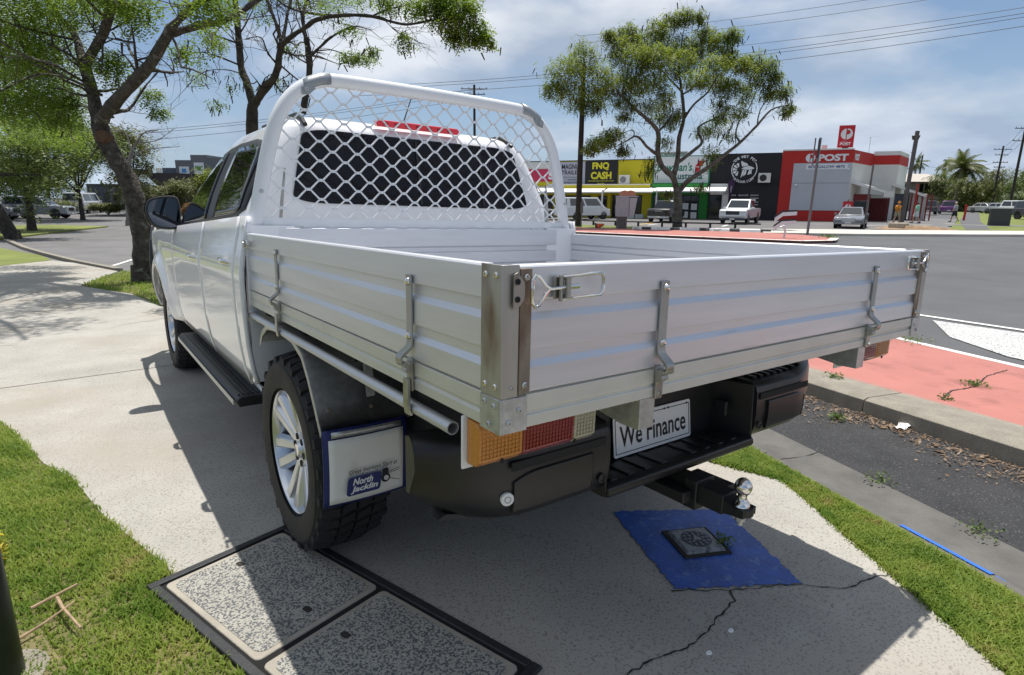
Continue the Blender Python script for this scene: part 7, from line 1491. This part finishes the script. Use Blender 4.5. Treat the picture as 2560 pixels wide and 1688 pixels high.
for x0, x1, y0, y1 in ((-FW, LW+FW, .004, FW), (-FW, LW+FW, -2*LH-.02-FW, -2*LH-.022), (-FW, -.005, -2*LH-.02, .003), (LW+.005, LW+FW, -2*LH-.02, .003)):
    MB().box(x0, x1, y0, y1, -.03, .011).build('pit_frame', M_pitf, pit, bevel=.003)
for k in range(2):
    y1 = -k*(LH+.012); y0 = y1-LH
    rim = MB().extr(rrect(LW-.012, LH-.012, .02), (LW/2, (y0+y1)/2, -.02), (1, 0, 0), (0, 1, 0), (0, 0, .028)).build('lid', M_lidrim, pit, bevel=.003)
    MB().extr(rrect(LW-.05, LH-.05, .03), (LW/2, (y0+y1)/2, .0), (1, 0, 0), (0, 1, 0), (0, 0, .0095)).build('lid_infill', M_agg, rim)
    for hx, hy in ((LW*.5, y1-.09), (LW*.5, y0+.09)): MB().extr(rrect(.022, .034, .008), (hx, hy, .0045), (1, 0, 0), (0, 1, 0), (0, 0, .006)).build('lifting_hole', M_crack, rim)
# ---- hydrant cover on its blue patch
bp_ = MB(); rnd = random.Random(4); c4 = [(.31, .84), (.735, .575), (.485, .085), (.085, .325)]; edge = []
for a, b in zip(c4, c4[1:]+c4[:1]):
    for i in range(34): edge.append((a[0]+(b[0]-a[0])*i/34+rnd.uniform(-.007, .007), a[1]+(b[1]-a[1])*i/34+rnd.uniform(-.007, .007)))
sheet('painted_patch', edge, .0035, M_bluep, .5)
hy = thing('hydrant_cover', 'square cast hydrant cover with round patterned lid on the blue patch', 'hydrant cover', on_ground(.395, .47)); hy.matrix_world = Matrix.Translation(on_ground(.395, .47)) @ TILT @ Matrix.Rotation(R(-24), 4, 'Z')
M_cast = mat('worn_cast', (.20, .21, .23), .6, var=.3, vscale=25, bump=.4, bscale=120, wear=(.04, .045, .06), wear_pos=(.55, .7), wear_scale=40); M_castd = mat('dark_blue_cast', (.018, .028, .06), .6, var=.3, vscale=30)
MB().box(-.098, .098, -.098, .098, -.02, .010).build('surround', M_crack, hy)
MB().hexa([(-.088, -.088, .0), (.088, -.088, .0), (.088, .088, .0), (-.088, .088, .0), (-.076, -.076, .022), (.076, -.076, .022), (.076, .076, .022), (-.076, .076, .022)]).build('frame', M_cast, hy, bevel=.004)
MB().lathe([(.060, .020), (.060, .0225), (0, .0225)], (0, 0, 0), (0, 0, 1), 28).build('lid', M_castd, hy)
for rr, nb, w in ((.045, 12, .008), (.029, 8, .008)):
    for i in range(nb):
        a = 2*math.pi*i/nb; MB().box(-.0055, .0055, -w/2, w/2, .0225, .026).xf(Matrix.Rotation(a, 4, 'Z') @ Matrix.Translation((rr, 0, 0))).build('lid_stud', M_cast, hy, bevel=.001)
MB().extr([(-.018, -.014), (.02, -.014), (.001, .022)], (0, 0, .0225), (1, 0, 0), (0, 1, 0), (0, 0, .004)).build('lid_arrow', M_cast, hy)
M_weed = leafmat('weed_leaf', (.06, .12, .02), (.16, .22, .05), scale=30, tr=.3)
def weed(label, x, y, dz, r, n, seed, m=None, hgt=.03, size=.014, name='weed', cat='weed'):
    rnd = random.Random(seed); b = on_ground(x, y, dz); t = thing(name, label, cat, b); mb = MB()
    for i in range(n):
        a = rnd.uniform(0, 6.28); d = rnd.uniform(0, r); c = Vector((math.cos(a)*d, math.sin(a)*d, rnd.uniform(.002, hgt))); u = Vector((rnd.gauss(0, 1), rnd.gauss(0, 1), rnd.gauss(.2, .4))).normalized()*size*rnd.uniform(.6, 1.3); v = u.cross(Vector((rnd.gauss(0, 1), rnd.gauss(0, 1), 1))).normalized()*size*.4
        mb.add([c, c+u*.5+v, c+u, c+u*.5-v], [(0, 1, 2, 3)])
    o = mb.build('leaves', m or M_weed, t, smooth=False); o['kind'] = 'stuff'
    return t
weed('moss and weeds growing at the edge of the hydrant cover', .47, .40, .004, .045, 160, 1, hgt=.035, size=.012)
weed('small weed in the crack of the red median, right of the tray', 4.05, .62, .05, .10, 90, 2, size=.022, hgt=.03)
weed('weeds at the near end of the median crack', 3.42, .60, .05, .06, 50, 3, size=.018)
weed('weed at the joint of the median kerb beside the bumper', 3.35, 1.35, .05, .08, 70, 4, size=.02)
weed('weed in the leaf litter below the kerb', 2.66, .98, -.07, .06, 100, 5, size=.02, hgt=.04)
weed('grass tuft in the gutter beside the coarse asphalt', 1.82, .36, -.066, .09, 90, 6, size=.014, hgt=.03)
weed('second grass tuft in the gutter, nearer the camera', 1.62, -.12, -.066, .10, 90, 7, size=.014, hgt=.025)
weed('weeds along the far white edge of the red median', 5.62, 1.62, .05, .25, 140, 8, size=.022, hgt=.05)
weed('weeds on the white nose of the far island', 28.0, 13.4, .05, .5, 120, 9, size=.08, hgt=.12)
# crumpled paper
t = thing('paper_scrap', 'crumpled white paper scrap in the leaf litter by the kerb', 'litter', on_ground(2.84, .64, -.066)); rnd = random.Random(3)
MB().grid(lambda u, v: ((u-.5)*.13+rnd.uniform(-.01, .01), (v-.5)*.07+rnd.uniform(-.008, .008), .008+rnd.uniform(0, .028)), 7, 5).build('paper', M_pure, t, smooth=False, solid=.001)
# steel post, bare soil and footing, yellow plant, sticks at lower left
t = thing('steel_post', 'dark green steel post at the lower left corner', 'post', on_ground(-1.74, 1.12)); MB().lathe([(.048, -.1), (.048, .62), (.044, .64), (0, .645)], (0, 0, 0), (0, 0, 1), 24).build('post', mat('dark_green_steel', (.012, .018, .015), .35, var=.2, vscale=12), t)
MB().lathe([(.11, -.05), (.10, .006), (0, .008)], (0, 0, 0), (0, 0, 1), 18).build('footing', M_kerb, t)
sheet('bare_soil', [(-1.82, 1.38), (-1.72, 1.33), (-1.66, 1.26), (-1.60, 1.05), (-1.62, .7), (-2.1, .6), (-2.2, 1.2)], .006, M_soil, .5)
weed('yellow-leaved plant behind the steel post at lower left', -1.83, 1.84, 0, .055, 170, 11, leafmat('yellow_leaf', (.45, .38, .02), (.62, .52, .04), scale=20), hgt=.12, size=.03, name='yellow_plant', cat='plant')
def stick(label, pts, r):
    b = on_ground(*pts[0]); t = thing('fallen_stick', label, 'stick', b, group='dry sticks on the grass at lower left')
    MB().tube([on_ground(x, y, .024+.006*i)-b for i, (x, y) in enumerate(pts)], [r*(1-.2*i) for i in range(len(pts))], 7).build('stick', mat('dry_wood', (.34, .24, .15), .85, var=.3, vscale=30), t)
stick('upper dry stick lying across the grass by the steel post', [(-1.69, 1.40), (-1.63, 1.425), (-1.57, 1.45)], .006)
stick('middle dry stick pointing down towards the pit', [(-1.625, 1.42), (-1.61, 1.34), (-1.565, 1.185)], .006)
stick('lower dry stick running to the foot of the steel post', [(-1.71, 1.25), (-1.65, 1.285), (-1.58, 1.345)], .005)
for i, (x, y) in enumerate(((.06, .09), (-.08, .07), (-.58, .49), (-.49, 1.45))):
    t = thing('gum_spot', ['white gum spot right of the long crack', 'white gum spot left of the long crack', 'white gum spot beside the second pit lid', 'white gum spot behind the mud flap'][i], 'gum spot', on_ground(x, y)); MB().lathe([(.009, .0), (.007, .003), (0, .0035)], (0, 0, 0), (0, 0, 1), 10).xf(Matrix.Diagonal((1.3, .9, 1, 1))).build('spot', M_pure, t)
